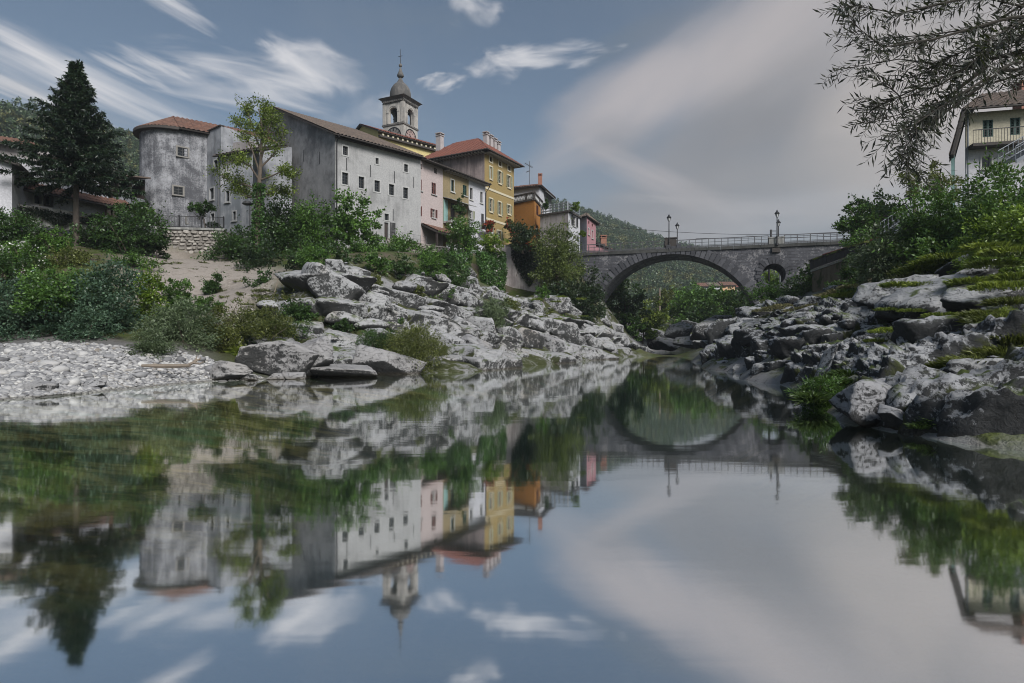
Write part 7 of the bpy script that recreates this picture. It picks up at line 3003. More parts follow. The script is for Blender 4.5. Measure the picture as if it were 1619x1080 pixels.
def tree(px0, py0, px1, py1, pyb, Y, matn, lab, name='tree', size=.2, asp=.6, dens=1.0, trunk_px=None, seed=None, lean=0.0, bark='bark', trad=.18, limbs=12, csize=.2, power=.5, clumps=None, flat=.9, depth=1.0, droop=.1, group=None):
    global LEAVES
    seed = seed or int(px0 * 5 + py0 * 11 + Y)
    r_ = np.random.default_rng(seed)
    a, b = at(px0, py1, Y), at(px1, py0, Y)
    rx, rz = (b.x - a.x) / 2 * .93, (b.z - a.z) / 2 * .95
    ry = rx * depth
    c = (a + b) / 2
    g = at(trunk_px or (px0 + px1) / 2, pyb, Y)
    area = (px1 - px0) * (py1 - py0) * .4
    leafpx = (size / Y * F * .6325) ** 2 * asp * .5
    n = int(min(28000, max(900, 3.8 * dens * area / max(leafpx, .6))))
    LEAVES += n
    root = thing(name, g, lab, 'tree', group)
    me, P = crown_mesh('crown', seed, rx, ry, rz, n, size, asp, M[matn], clumps, csize, power, flat, droop)
    o = link('crown', me, root)
    o.location = c - g
    mb = MB()
    top = c - g
    fork = Vector((top.x * .7, top.y, max(.3, top.z - rz * .75)))
    mb.tube([(0, 0, -.6), fork * .5 + Vector((r_.normal() * .1, 0, 0)), fork, top + Vector((0, 0, rz * .45))], [trad * 1.25, trad, trad * .8, trad * .2], 8)
    for i in r_.choice(len(P), min(limbs, len(P)), replace=False):
        t = Vector(P[i]) + top
        s0 = fork.lerp(top + Vector((0, 0, rz * .2)), r_.uniform(0, .7))
        mb.tube([s0, s0.lerp(t, .5) + Vector((0, 0, .12 * (t - s0).length)), t], [trad * .45, trad * .25, trad * .07], 5)
    link('trunk', mb.mesh('trunk', M[bark]), root)
    return root


# ------------------------------------------------------------------ spruce
def spruce():
    r_ = np.random.default_rng(21)
    Y = 46.0
    g = at(120, 388, Y)
    tip = at(118, 100, Y)
    H = tip.z - g.z
    root = thing('spruce_tree', g, 'tall dark spruce with a bare lower trunk in front of the porch house', 'tree')
    mb = MB()
    mb.tube([(0, 0, -.8), (.02, 0, H * .2), (0, 0, H * .55), (-.05, 0, H * .98)], [.25, .20, .13, .03], 10)
    # dead branch stubs on the bare part
    for i in range(14):
        z = H * r_.uniform(.06, .30)
        a = r_.uniform(0, 6.28)
        l = r_.uniform(.15, .5)
        mb.tube([(.2 * math.cos(a), .2 * math.sin(a), z), ((.2 + l) * math.cos(a), (.2 + l) * math.sin(a), z - .05)], [.035, .012], 4)
    C, D = [], []
    z0 = H * .34
    nb = 205
    bm = MB()
    for i in range(nb):
        f = (i + .5) / nb
        z = z0 + (H - z0) * f ** 1.0
        # crown outline: broad at 35 percent, uneven, narrowing to the tip
        base = 4.45 * (1 - f) ** .95 * (.62 + .38 * min(1, f / .12 + .35))
        a = i * 2.39996 + r_.uniform(-.3, .3)
        base *= 1 - .38 * min(1, max(0, (f - .55) / .4))
        l = max(.25, base * r_.uniform(.5, 1.28))
        if f > .93:
            l *= .8
        dirv = np.array([math.cos(a), math.sin(a), 0])
        m = 7
        rise = .28 * f - .10
        pts = []
        for k in range(m + 1):
            t = k / m
            zz = z + l * (rise * t - .42 * t * t * (1 - f) + .34 * t ** 3)
            pts.append(dirv * l * t + (0, 0, zz))
        pts = np.array(pts)
        mb.tube([tuple(p) for p in pts[::2]], [max(.012, .05 * (1 - f)), max(.01, .035 * (1 - f)), .012, .006][:len(pts[::2])], 4)
        side = np.array([-dirv[1], dirv[0], 0])
        ntw = int(9 + l * 13)
        for j in range(ntw):
            t = .08 + .92 * r_.uniform() ** .9
            p = pts[0] + (np.array([np.interp(t, np.linspace(0, 1, m + 1), pts[:, q]) for q in range(3)]) - pts[0])
            s = r_.choice([-1, 1])
            tw = (dirv * r_.uniform(.35, 1) + side * s * r_.uniform(.3, 1.0) * (1.05 - t * .55) + np.array([0, 0, -r_.uniform(.15, .75) * (1 - f * .8)]))
            tw /= np.linalg.norm(tw)
            tl = r_.uniform(.18, .50) * (.55 + .45 * min(1, l / 2.5))
            nn = 10
            ts = r_.uniform(0, 1, nn)
            C.append(p + tw[None] * (ts * tl)[:, None])
            nd = tw[None] * .8 + r_.normal(size=(nn, 3)) * .55
            nd[:, 2] -= .25
            D.append(nd)
    C, D = np.concatenate(C), np.concatenate(D)
    V, Fc = leaf_quads(C, D, .26, .30, r_)
    # leader tip
    link('crown', fast_mesh('crown', V, Fc, [M['needle']]), root)
    link('trunk', mb.mesh('trunk', M['pinebark']), root)
    print('spruce', len(C))
    # ivy on the lowest trunk
    n = 500
    a = r_.uniform(0, 6.28, n)
    z = r_.uniform(-.3, 1.6, n)
    C = np.stack([.30 * np.cos(a), .30 * np.sin(a), z], 1)
    V, Fc = leaf_quads(C, np.stack([np.cos(a), np.sin(a), -np.ones(n)], 1) + r_.normal(size=(n, 3)) * .4, .13, .8, r_)
    link('ivy', fast_mesh('ivy', V, Fc, [M['ivy']]), root)


spruce()


# ------------------------------------------------------------------ the airy yellow-green ash with the ivy trunk
def ash():
    r_ = np.random.default_rng(8)
    Y = 50.0
    g = at(405, 432, Y)
    root = thing('ash_tree', g, 'slender airy yellow green tree with an ivy clad trunk before the stained gable', 'tree')
    rel = lambda px, py, dy=0.0: at(px, py, Y + dy) - g
    mb = MB()
    trunk = [rel(405, 445), rel(406, 400), rel(407, 350), rel(409, 300), rel(411, 275), rel(413, 240), rel(414, 200), rel(409, 172)]
    mb.tube(trunk, [.24, .22, .2, .18, .16, .11, .07, .025], 9)
    limbs = [([(410, 285), (395, 262), (372, 252), (352, 262)], -.6), ([(409, 300), (388, 292), (368, 288), (345, 276)], .3), ([(411, 275), (398, 235), (382, 205), (368, 185)], .2), ([(412, 255), (420, 225), (428, 200), (432, 180)], -.3),
             ([(412, 265), (432, 245), (446, 222), (450, 200)], .3), ([(410, 285), (430, 278), (448, 270), (458, 282)], -.2), ([(413, 240), (400, 205), (392, 178), (388, 162)], .4), ([(410, 310), (392, 312), (378, 300), (360, 300)], .8), ([(413, 230), (424, 205), (420, 180), (415, 165)], 0.8), ([(409, 305), (426, 308), (440, 300), (452, 305)], .6)]
    C, D = [], []
    for pts, dy in limbs:
        P = [rel(x, y, dy * i * .8) for i, (x, y) in enumerate(pts)]
        mb.tube(P, [.085, .06, .035, .012], 6)
        for j in range(17):
            t = r_.uniform(.25, 1.0) * 3
            i = min(2, int(t))
            p = P[i].lerp(P[i + 1], t - i)
            d = Vector(r_.normal(size=3))
            d.z = abs(d.z) * .5 + .1
            d.normalize()
            l = r_.uniform(.4, 1.1)
            q = p + d * l
            mb.tube([p, q], [.018, .006], 4)
            nn = 56
            ts = r_.uniform(.2, 1.1, nn)
            base = np.array(p)[None] + np.array(d)[None] * (ts * l)[:, None] + r_.normal(size=(nn, 3)) * .20
            C.append(base)
            D.append(np.array(d)[None] * .5 + r_.normal(size=(nn, 3)) * .7 + (0, 0, -.25))
    C, D = np.concatenate(C), np.concatenate(D)
    V, Fc = leaf_quads(C, D, .19, .5, r_)
    link('crown', fast_mesh('crown', V, Fc, [M['leaf_yg']]), root)
    link('trunk', mb.mesh('trunk', M['bark']), root)
    n = 2600
    t = r_.uniform(0, 1, n) * 3.4
    i = np.minimum(t.astype(int), 3)
    T = np.array([tuple(p) for p in trunk])
    p = T[i] + (T[i + 1] - T[i]) * (t - i)[:, None]
    a = r_.uniform(0, 6.28, n)
    rr = r_.uniform(.18, .42, n)
    C = p + np.stack([rr * np.cos(a), rr * np.sin(a), np.zeros(n)], 1)
    V, Fc = leaf_quads(C, np.stack([np.cos(a), np.sin(a), -np.ones(n) * .8], 1) + r_.normal(size=(n, 3)) * .4, .17, .8, r_)
    link('ivy', fast_mesh('ivy', V, Fc, [M['ivy']]), root)


ash()

# ------------------------------------------------------------------ left bank shrubs
random.seed(3)
shrub(-60, 436, 66, 560, 26.5, 'leaf_blue', 'broad blue green bush at the far left behind the gravel beach', dens=1.0, size=.12)
shrub(40, 444, 150, 562, 27, 'leaf_blue', 'blue green bush second from the left behind the gravel beach', size=.12)
shrub(112, 402, 220, 566, 28, 'leaf_blue', 'tallest blue green bush behind the beach, with a dark shaded foot', size=.13, name='alder_shrub')
shrub(98, 480, 180, 572, 26.3, 'leaf_blue', 'low dark blue green bush directly behind the pebbles', size=.11)
shrub(205, 418, 262, 516, 31, 'leaf_lime', 'bright lime green bush below the gravel slope', size=.13)
shrub(252, 430, 302, 520, 33, 'leaf_green', 'small round dark green bush right of the lime green bush', size=.13)
shrub(222, 468, 345, 574, 28, 'leaf_grey', 'wide grey green willow bush above the end of the beach', size=.13, asp=.35, name='willow_shrub')
shrub(204, 516, 268, 580, 25.6, 'leaf_grey', 'little pale grey willow bush at the edge of the pebbles', size=.10, asp=.35, name='willow_shrub')
shrub(300, 478, 400, 572, 30, 'leaf_olive', 'loose olive green bush on the slope above the humped boulder', size=.12, asp=.45, dens=.9)
shrub(372, 488, 470, 548, 32, 'leaf_olive', 'straggly low olive bush behind the big smooth boulder', size=.12, asp=.35, dens=.8)
shrub(400, 500, 508, 556, 34, 'leaf_dark', 'dark shaded scrub under the cliff left end', size=.13, asp=.4, dens=.8)
shrub(315, 425, 356, 468, 42, 'leaf_dark', 'lone small dark bush in the middle of the gravel slope', size=.15)
shrub(0, 380, 78, 436, 36, 'leaf_green', 'bush sprinkled with white flowers at the far left', size=.13, flowers=('flower_white', 220, .11), name='flowering_shrub')
shrub(-30, 330, 72, 402, 41, 'leaf_dark', 'dark bush heap below the garden wall at the far left', size=.16)
shrub(60, 356, 112, 420, 42, 'leaf_green', 'green bush between garden wall and spruce foot', size=.15)
shrub(76, 392, 150, 436, 41, 'leaf_olive', 'low garden plants in front of the spruce foot', size=.14, name='garden_plants')
shrub(128, 350, 176, 410, 46.5, 'leaf_deep', 'black green bush right of the spruce trunk', size=.17)
shrub(152, 318, 262, 412, 47, 'leaf_dark', 'big leafy green bush between spruce and fieldstone wall', size=.2)
shrub(196, 316, 240, 352, 48.5, 'leaf_green', 'young green treetop poking up beside the fieldstone wall', size=.18)
shrub(225, 362, 270, 412, 48, 'leaf_deep', 'dark bush hanging over the left end of the fieldstone wall', size=.18)
shrub(20, 428, 120, 500, 26.4, 'leaf_green', 'yellowish green bush growing through the blue green bushes at the left', size=.12)
shrub(20, 428, 200, 470, 33, 'leaf_green', 'band of mixed green undergrowth behind the blue green bushes', size=.14, name='undergrowth', depth=.4)
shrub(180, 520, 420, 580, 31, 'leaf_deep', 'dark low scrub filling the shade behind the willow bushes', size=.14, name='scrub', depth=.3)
shrub(330, 352, 420, 440, 50.5, 'leaf_dark', 'dark dense bush at the right end of the fieldstone wall', size=.19)
shrub(372, 380, 446, 490, 47, 'leaf_deep', 'dark ivy heap hanging down the rock under the ash tree', size=.18, name='ivy_heap')
shrub(398, 300, 478, 445, 53, 'leaf_dark', 'tall green bush before the stained gable beside the ash trunk', size=.2)
shrub(450, 306, 532, 420, 54, 'leaf_green', 'round leafy bush before the corner of the big white building', size=.2)
shrub(440, 380, 560, 440, 50, 'leaf_dark', 'wide dark bush on top of the cliff under the big building', size=.19)
tree(512, 306, 600, 412, 430, 55, 'leaf_green', 'small broad leaved tree in front of the white wall left of the door', size=.26, asp=.7, trad=.09, name='maple_tree')
shrub(570, 372, 662, 425, 56, 'leaf_green', 'low spreading bush under the dark door of the big building', size=.19)
shrub(556, 392, 640, 440, 52, 'leaf_dark', 'dark bush on the cliff edge left of the rubble wall', size=.18)
shrub(420, 420, 480, 510, 42, 'leaf_deep', 'dark vegetation in the hollow left of the pale rock face', size=.17, dens=.9)
shrub(626, 415, 720, 450, 56, 'leaf_dark', 'dark creepers hanging below the rubble wall', size=.18, name='creeper')
shrub(604, 512, 702, 592, 32, 'leaf_olive', 'soft green willow bush at the waterline right of the rounded boulder', size=.13, asp=.22, name='willow_shrub', dens=1.1)
shrub(562, 522, 640, 556, 33.5, 'leaf_dark', 'low feathery bush over the rounded pale boulder', size=.13, asp=.25)
shrub(757, 466, 806, 520, 44.5, 'leaf_grey', 'grey green willow bush growing from the rock ledge', size=.15, asp=.3, name='willow_shrub')
shrub(640, 455, 700, 500, 45, 'leaf_dark', 'small dark bush in a cleft of the left cliff', size=.15, dens=.7)
shrub(846, 450, 872, 478, 60, 'leaf_green', 'small green tuft at the foot of the plastered retaining wall', size=.16, dens=.8)
shrub(706, 336, 764, 408, 66, 'leaf_green', 'rose bush with white blossoms before the small white house', size=.2, flowers=('flower_white', 40, .22), name='rose_bush')
shrub(752, 370, 800, 404, 67, 'leaf_lime', 'round lime green bush on the wall before the yellow house', size=.2)
shrub(690, 385, 740, 440, 62, 'leaf_dark', 'climbing greenery on the rocks under the rose bush', size=.19, name='creeper')
shrub(800, 350, 854, 400, 73, 'leaf_deep', 'dark rounded shrub on the wall before the orange house', size=.22)
shrub(826, 382, 862, 396, 72.5, 'leaf_dark', 'flower border with red and yellow blooms along the wall top', size=.2, flowers=('flower_red', 26, .22), name='flower_border')
tree(844, 352, 920, 470, 476, 70, 'leaf_conif', 'big soft yellow green tree spilling over the retaining wall at the bridge end', size=.24, asp=.4, trad=.22, name='feathery_tree', csize=.2)
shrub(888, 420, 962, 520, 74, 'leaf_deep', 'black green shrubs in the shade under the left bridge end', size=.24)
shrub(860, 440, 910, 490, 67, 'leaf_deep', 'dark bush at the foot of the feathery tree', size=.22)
shrub(718, 310, 738, 346, 74, 'leaf_dark', 'vine hanging from the tan house balcony canopy', size=.2, name='hanging_vine', dens=.8)
shrub(300, 312, 336, 346, 53.5, 'leaf_dark', 'small round dark terrace tree top in front of the tower wall', size=.18, name='terrace_tree')
shrub(328, 352, 350, 362, 53.0, 'leaf_deep', 'low clipped hedge on the terrace beside the small tree', size=.15, name='hedge')
shrub(764, 350, 784, 366, 80, 'leaf_dark', 'red geraniums hanging from the white house balcony', size=.2, flowers=('flower_red', 90, .3), name='geranium_box')
shrub(800, 340, 818, 374, 84, 'leaf_dark', 'hanging baskets of red and white flowers at the corner of the yellow house', size=.2, flowers=('flower_red', 60, .3), name='flower_basket')
shrub(902, 318, 916, 334, 85, 'leaf_lime', 'yellow green potted plant on the roof terrace corner', size=.2, name='potted_plant')
shrub(858, 316, 868, 332, 86, 'leaf_dark', 'dark potted plant at the left end of the roof terrace', size=.2, name='potted_plant')
shrub(916, 364, 926, 374, 88, 'leaf_lime', 'small lime green plant before the rose house', size=.2, name='potted_plant')
mb = MB()
mb.tube([at(322, 346, 53.5), at(325, 362, 53.5)], [.06, .08], 7)
tag(mb.build('tree_stem', M['bark']), 'thin bare stem of the small round terrace tree', 'tree')


RIM = [(538, 382, 602, 414, 'leaf_green', 'bushy growth on the rim under the dark building door'), (598, 384, 656, 412, 'leaf_dark', 'dark growth on the rim left of the rubble wall'), (650, 390, 706, 418, 'leaf_green', 'green growth in front of the middle of the rubble wall'), (686, 398, 730, 434, 'leaf_dark', 'dark growth on the rim under the rose bush'), (455, 400, 490, 440, 'leaf_deep', 'black green growth at the left end of the cliff rim'),
       (470, 392, 524, 434, 'leaf_green', 'leafy bush on the left corner of the cliff top'), (524, 396, 574, 424, 'leaf_dark', 'dark rim bush above the pale rock face'), (572, 398, 622, 432, 'leaf_green', 'green rim bush above the middle of the left cliff'),
       (612, 404, 664, 444, 'leaf_dark', 'dark rim bush below the left end of the rubble wall'), (658, 402, 712, 446, 'leaf_green', 'green rim bush below the right end of the rubble wall'), (700, 424, 744, 466, 'leaf_dark', 'dark bush between rubble wall and ivy curtain'),
       (577, 434, 614, 456, 'leaf_olive', 'olive tuft in a high notch of the left cliff'), (640, 446, 676, 472, 'leaf_olive', 'olive tuft under the rubble wall on the left cliff'), (784, 470, 826, 498, 'leaf_olive', 'olive bush on the upper ledges below the plastered wall'),
       (690, 456, 722, 478, 'leaf_green', 'small green tuft right of the middle of the left cliff'), (526, 506, 566, 530, 'leaf_dark', 'dark tuft in the notch below the pale rock face'), (600, 500, 640, 520, 'leaf_dark', 'dark low tuft above the waterline willow bush'),
       (836, 486, 876, 506, 'leaf_olive', 'thin olive weeds on the long ledge below the plastered wall'), (884, 500, 914, 520, 'leaf_green', 'green weeds on the ledge below the dark shrubs'), (440, 470, 500, 520, 'leaf_dark', 'dark bush in the hollow at the left foot of the pale rock face')]
for x0, y0, x1, y1, mt, lab in RIM:
    shrub(x0, y0, x1, y1, ray_depth((x0 + x1) / 2, y1 - 4, 44, .6, 1.5, .6), mt, lab, name='cliff_shrub', size=.15, asp=.5, dens=1.0)


shrub(176, 398, 252, 440, 43, 'leaf_green', 'fresh green bush at the left edge of the gravel slope', size=.15)
shrub(392, 428, 452, 476, 40.5, 'leaf_dark', 'dark bush at the right edge of the gravel slope', size=.16)
shrub(404, 464, 470, 510, 36.5, 'leaf_olive', 'olive scrub below the right edge of the gravel slope', size=.14, asp=.45)
shrub(288, 466, 350, 500, 36, 'leaf_green', 'green bush at the lower end of the gravel slope', size=.14)
shrub(-40, 400, 40, 450, 34, 'leaf_dark', 'dark bush below the white flowering bush at the far left', size=.14)

def ivy_sheet(name, lab, W, poly, n, matn, size, seed, thick=.35):
    """ivy leaves covering a photo polygon of a wall"""
    r_ = np.random.default_rng(seed)
    uv = np.array([W.hit(*p) for p in poly])
    C = []
    while len(C) < n:
        k = n
        u = r_.uniform(uv[:, 0].min(), uv[:, 0].max(), k)
        z = r_.uniform(uv[:, 1].min(), uv[:, 1].max(), k)
        e = .25 * vnoise(np.stack([u * .9, z * .9, np.full(k, seed)], 1))
        ok = poly_mask(u + e, z + e * .7, uv, .01) > .99
        for a, b in zip(u[ok], z[ok]):
            C.append((a, b))
    C = np.array(C[:n])
    bulge = thick * (.5 + .5 * vnoise(np.stack([C[:, 0] * .8, C[:, 1] * .8, np.full(n, 3.3)], 1)))
    o_ = .04 + bulge * r_.uniform(.2, 1, n)
    P = np.array(W.p0)[None] + np.array(W.u)[None] * C[:, :1] + np.array(W.n)[None] * o_[:, None]
    P[:, 2] = C[:, 1]
    D = np.array(W.n)[None] * .6 + r_.normal(size=(n, 3)) * .5 + (0, 0, -.8)
    V, Fc = leaf_quads(P, D, size, .75, r_)
    c = P.mean(0)
    root = thing(name, tuple(c), lab, 'ivy')
    me = fast_mesh('leaves', V - c, Fc, [M[matn]])
    link('leaves', me, root)
    mb = MB()
    for i in range(5):
        u0 = uv[:, 0].min() + (uv[:, 0].max() - uv[:, 0].min()) * (i + .5) / 5
        zc = (uv[:, 1].min() + uv[:, 1].max()) / 2
        mb.tube([W.pt(u0, zc - .6, .06) - Vector(c), W.pt(u0 + .2, zc, .07) - Vector(c), W.pt(u0 - .1, zc + .8, .06) - Vector(c)], [.03, .025, .015], 5)
    link('vine_stem', mb.mesh('vine_stem', M['bark']), root)


Wiv = Wall(at_Y(742, 63), at_Y(800, 70.5))
ivy_sheet('wall_ivy', 'thick curtain of fresh green ivy hanging down below the yellow house', Wiv, [(748, 395), (790, 398), (796, 430), (793, 466), (762, 470), (752, 430)], 7000, 'ivy', .2, 4, .8)
Wcl = Wall(at_Y(800.5, 75.0 - .05), at_Y(892, 74.0 - .05))
ivy_sheet('wall_ivy', 'dark ivy tongue hanging over the pale plastered retaining wall', Wcl, [(808, 388), (892, 392), (892, 460), (864, 470), (853, 424), (846, 440), (838, 452), (826, 432), (815, 412)], 6500, 'ivydark', .22, 5, .3)
Wgd = Wall(at_Y(8, 45.5), at_Y(176, 48.9))
ivy_sheet('wall_ivy', 'patchy ivy strands over the pale garden wall below the porch house', Wgd, [(16, 323), (60, 328), (150, 342), (170, 348), (160, 358), (120, 346), (104, 356), (80, 352), (60, 338), (48, 350), (20, 342)], 1500, 'ivydark', .16, 6, .25)
Wrk = Wall(at_Y(700, 56), at_Y(752, 60))
ivy_sheet('wall_ivy', 'loose ivy over the pale rock left of the green ivy curtain', Wrk, [(696, 400), (744, 396), (742, 440), (728, 460), (716, 430), (704, 452)], 1800, 'ivy', .18, 7, .5)

# ------------------------------------------------------------------ beyond the bridge
for x0, y0, x1, y1, Y, mt, lab in [
    (955, 436, 1022, 540, 90, 'leaf_dark', 'dark riverside tree just inside the left foot of the arch'),
    (1010, 476, 1062, 534, 98, 'leaf_yg', 'pale yellow green riverside tree under the arch beside the wooden pole'),
    (1050, 462, 1112, 528, 104, 'leaf_green', 'left rounded riverside tree in the middle of the arch'),
    (1064, 448, 1128, 500, 112, 'leaf_green', 'tallest riverside tree in the middle of the arch'),
    (1098, 456, 1160, 524, 102, 'leaf_green', 'broad riverside tree right of the middle of the arch'),
    (1140, 455, 1192, 520, 96, 'leaf_dark', 'darker riverside tree by the right foot of the arch'),
    (1176, 470, 1215, 515, 84, 'leaf_green', 'small tree in front of the right foot of the arch'),
    (1000, 505, 1035, 540, 92, 'leaf_lime', 'bright bush at the water under the arch'),
    (1205, 425, 1250, 470, 100, 'leaf_lime', 'lime green tree seen through the round opening'),
    (1112, 458, 1176, 512, 118, 'leaf_green', 'rear riverside tree below the tiny far houses'),
    (1030, 452, 1080, 505, 125, 'leaf_olive', 'hazy olive riverside tree behind the wooden pole'),
    (1150, 462, 1206, 520, 106, 'leaf_dark', 'dark rear tree behind the right foot of the arch'),
    (1085, 480, 1140, 530, 96, 'leaf_dark', 'low dark riverside bush tree in front of the middle trees'),
    (985, 490, 1018, 545, 88, 'leaf_green', 'bush at the waterline left under the arch')]:
    tree(x0, y0, x1, y1, y1 + 4, Y, mt, lab, size=.42, asp=.65, name='riverside_tree', group=None, limbs=6, trad=.15, dens=1.1)

# ------------------------------------------------------------------ right bank
shrub(1186, 446, 1252, 490, 61, 'leaf_green', 'green bush at the foot of the round bridge opening', size=.2)
shrub(1236, 436, 1300, 484, 54, 'leaf_dark', 'dense dark green bush between bridge and rough bank wall', size=.19)
shrub(1262, 412, 1298, 470, 51.5, 'leaf_dark', 'tall dark bush at the left end of the black panel fence', size=.18)
shrub(1190, 474, 1236, 498, 54, 'leaf_olive', 'pale flowering weeds on the rocks below the bridge', size=.16, name='weeds', flowers=('flower_white', 50, .14))
shrub(1318, 450, 1366, 470, 38, 'leaf_green', 'low green bush on the rocks below the rough bank wall', size=.15)
tree(1326, 318, 1398, 392, 400, 52, 'leaf_green', 'light leaved tree at the right end of the bridge', size=.24, name='walnut_tree', trad=.14)
tree(1350, 300, 1440, 372, 392, 54, 'leaf_dark', 'darker tree behind the small black shed', size=.26, trad=.14, name='walnut_tree')
shrub(1330, 366, 1390, 412, 49, 'leaf_green', 'bush above the upper end of the black panel fence', size=.2)
shrub(1352, 352, 1470, 478, 32, 'leaf_grey', 'large pale green willow like bush above the grey rocks', size=.17, asp=.4, name='willow_shrub', dens=1.1)
tree(1410, 290, 1570, 478, 478, 31, 'leaf_green', 'large feathery dark green tree in the middle of the right bank', size=.19, asp=.4, name='locust_tree', trad=.13, csize=.22, dens=1.1)
tree(1500, 262, 1670, 438, 440, 28, 'leaf_green', 'locust tree in front of the metal stair at the right edge', size=.19, asp=.42, name='locust_tree', trad=.12)
tree(1448, 246, 1524, 330, 420, 37, 'leaf_olive', 'thin airy treetop standing against the sky left of the cream house', size=.2, asp=.4, name='locust_tree', trad=.08, dens=.3)
tree(1410, 268, 1480, 320, 400, 40, 'leaf_olive', 'low airy twigs against the sky left of the thin treetop', size=.2, asp=.4, name='locust_tree', trad=.10, dens=.5)
shrub(1550, 320, 1690, 440, 24.5, 'leaf_lime', 'yellowish green bush at the right picture edge', size=.15, asp=.5)
shrub(1460, 370, 1580, 450, 27, 'leaf_green', 'dark leafy bush at the foot of the locust trees', size=.16)

shrub(1400, 420, 1480, 470, 29, 'leaf_olive', 'low olive weeds at the foot of the pale willow like bush', size=.13, asp=.3, dens=.9, name='weeds')
shrub(1330, 405, 1380, 450, 40, 'leaf_dark', 'dark bush covering the end of the rough bank wall', size=.17)
shrub(1426, 330, 1500, 400, 35, 'leaf_green', 'bright locust sapling before the pale garden stair', size=.18, asp=.42, name='locust_sapling')
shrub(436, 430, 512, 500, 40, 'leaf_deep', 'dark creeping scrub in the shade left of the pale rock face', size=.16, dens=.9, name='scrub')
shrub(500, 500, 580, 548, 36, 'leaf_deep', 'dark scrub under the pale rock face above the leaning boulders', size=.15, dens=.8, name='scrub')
shrub(640, 395, 710, 428, 58, 'leaf_green', 'green creeper mound in front of the rubble wall', size=.18, name='creeper')
shrub(470, 392, 520, 425, 47, 'leaf_green', 'small leafy bush on the top edge of the pale rock face', size=.17)

shrub(1258, 594, 1342, 664, 14.8, 'leaf_green', 'feathery green bush hanging over the water left of the overhanging boulder', size=.10, asp=.22, name='bank_shrub', dens=1.0)
shrub(1326, 566, 1392, 622, 17.5, 'leaf_olive', 'feathery olive bush above the overhanging boulder', size=.10, asp=.25, name='bank_shrub', dens=.9)
shrub(1476, 622, 1562, 694, 10.7, 'grassdark', 'grassy dark green bush behind the flat slabs on the right bank', size=.09, asp=.16, name='bank_shrub', dens=.9)
shrub(1560, 572, 1660, 662, 12.6, 'leaf_olive', 'brown olive creepers hanging over the dark rocks at the right edge', size=.09, asp=.4, name='bank_shrub', dens=.8)
shrub(1560, 486, 1650, 566, 15.2, 'grass', 'yellow green grassy bush on the rocks at the right edge', size=.11, asp=.18, name='bank_shrub', dens=.9)
shrub(1476, 520, 1560, 560, 16.6, 'leaf_olive', 'low olive tuft on the dark speckled rock', size=.09, asp=.3, name='bank_shrub', dens=.6)
shrub(1276, 540, 1330, 580, 24, 'leaf_olive', 'olive weeds in the hollow of the right ledges', size=.12, asp=.3, name='bank_shrub', dens=.7)
shrub(1300, 440, 1350, 468, 42, 'leaf_green', 'leafy weeds at the foot of the rough bank wall', size=.15, name='bank_shrub')
shrub(1440, 450, 1500, 476, 26, 'leaf_lime', 'bright green weeds on the crest of the right rocks', size=.12, asp=.4, name='bank_shrub')
shrub(1510, 396, 1600, 446, 24, 'leaf_lime', 'bright meadow plants under the locust trees', size=.12, asp=.3, name='bank_shrub')

tree(1650, 240, 1830, 430, 440, 29, 'leaf_green', 'outermost locust tree past the metal stair', size=.19, asp=.42, name='locust_tree', trad=.12, dens=.7)
shrub(1640, 380, 1860, 500, 21, 'leaf_lime', 'outermost yellowish bush on the right slope', size=.15, asp=.5, dens=.7)


def grass_patch(name, lab, spots, matn, seed, kind='stuff', parent=None):
    """tufts: (px,py,Y,radius m,height m,blades)"""
    r_ = np.random.default_rng(seed)
    Cs, Ds, Ls = [], [], []
    V_, F_, b = [], [], 0
    for px, py, Y, rad, h, n in spots:
        c = at(px, py, Y)
        h *= .6
        n = int(n * 1.8)
        a = r_.uniform(0, 6.28, n)
        rr = rad * np.sqrt(r_.uniform(0, 1, n))
        x, y = c.x + rr * np.cos(a), c.y + rr * np.sin(a) * .8
        z = c.z - .25 * h + (rad * .14) * (1 - (rr / rad) ** 2)
        C = np.stack([x, y, z], 1)
        D = np.stack([np.cos(a) * .55, np.sin(a) * .55, np.full(n, .9)], 1) + r_.normal(size=(n, 3)) * .35
        D /= np.linalg.norm(D, axis=1)[:, None]
        L = h * r_.uniform(.5, 1.2, n)[:, None]
        S = np.cross(D, r_.normal(size=(n, 3)))
        S /= np.linalg.norm(S, axis=1)[:, None]
        w = L * .05 + .004
        m_ = C + D * L * .6
        t = C + D * L + np.stack([np.cos(a), np.sin(a), -np.ones(n) * .6], 1) * L * .28
        V = np.stack([C - S * w, C + S * w, m_ + S * w * .8, t, m_ - S * w * .8], 1).reshape(-1, 3)
        V_.append(V)
        F_.append(np.arange(5 * n).reshape(n, 5) + b)
        b += 5 * n
    me = fast_mesh(name, np.concatenate(V_), np.concatenate(F_), [M[matn]])
    o = link(name, me, parent)
    tag(o, lab, None, None, kind)
    return o


RG = [(1325 + i * 9, 470 - i * 1.5, 33, .8, .3, 260) for i in range(6)]
RG += [(1419, 452, 24, .6, .35, 400), (1458, 452, 23, .5, .35, 350), (1400, 490, 22, .35, .2, 200), (1440, 492, 21, .4, .2, 220), (1490, 500, 18.5, .5, .25, 320), (1420, 525, 19, .8, .25, 500), (1445, 522, 18.6, .6, .22, 350), (1395, 540, 19.5, .5, .22, 300),
       (1570, 420, 22, 0.8, .4, 500), (1600, 400, 21, .9, .45, 500), (1540, 448, 21, .8, .4, 600), (1610, 440, 19, .7, .4, 500), (1500, 410, 26, 1.0, .5, 500), (1475, 418, 27, .9, .5, 420), (1450, 430, 28, .9, .45, 420), (1590, 455, 18, .9, .35, 500), (1560, 392, 24, .8, .45, 350)]
grass_patch('bank_grass', 'yellow green grass cushions on the upper rocks of the right bank', RG, 'grass', 1)
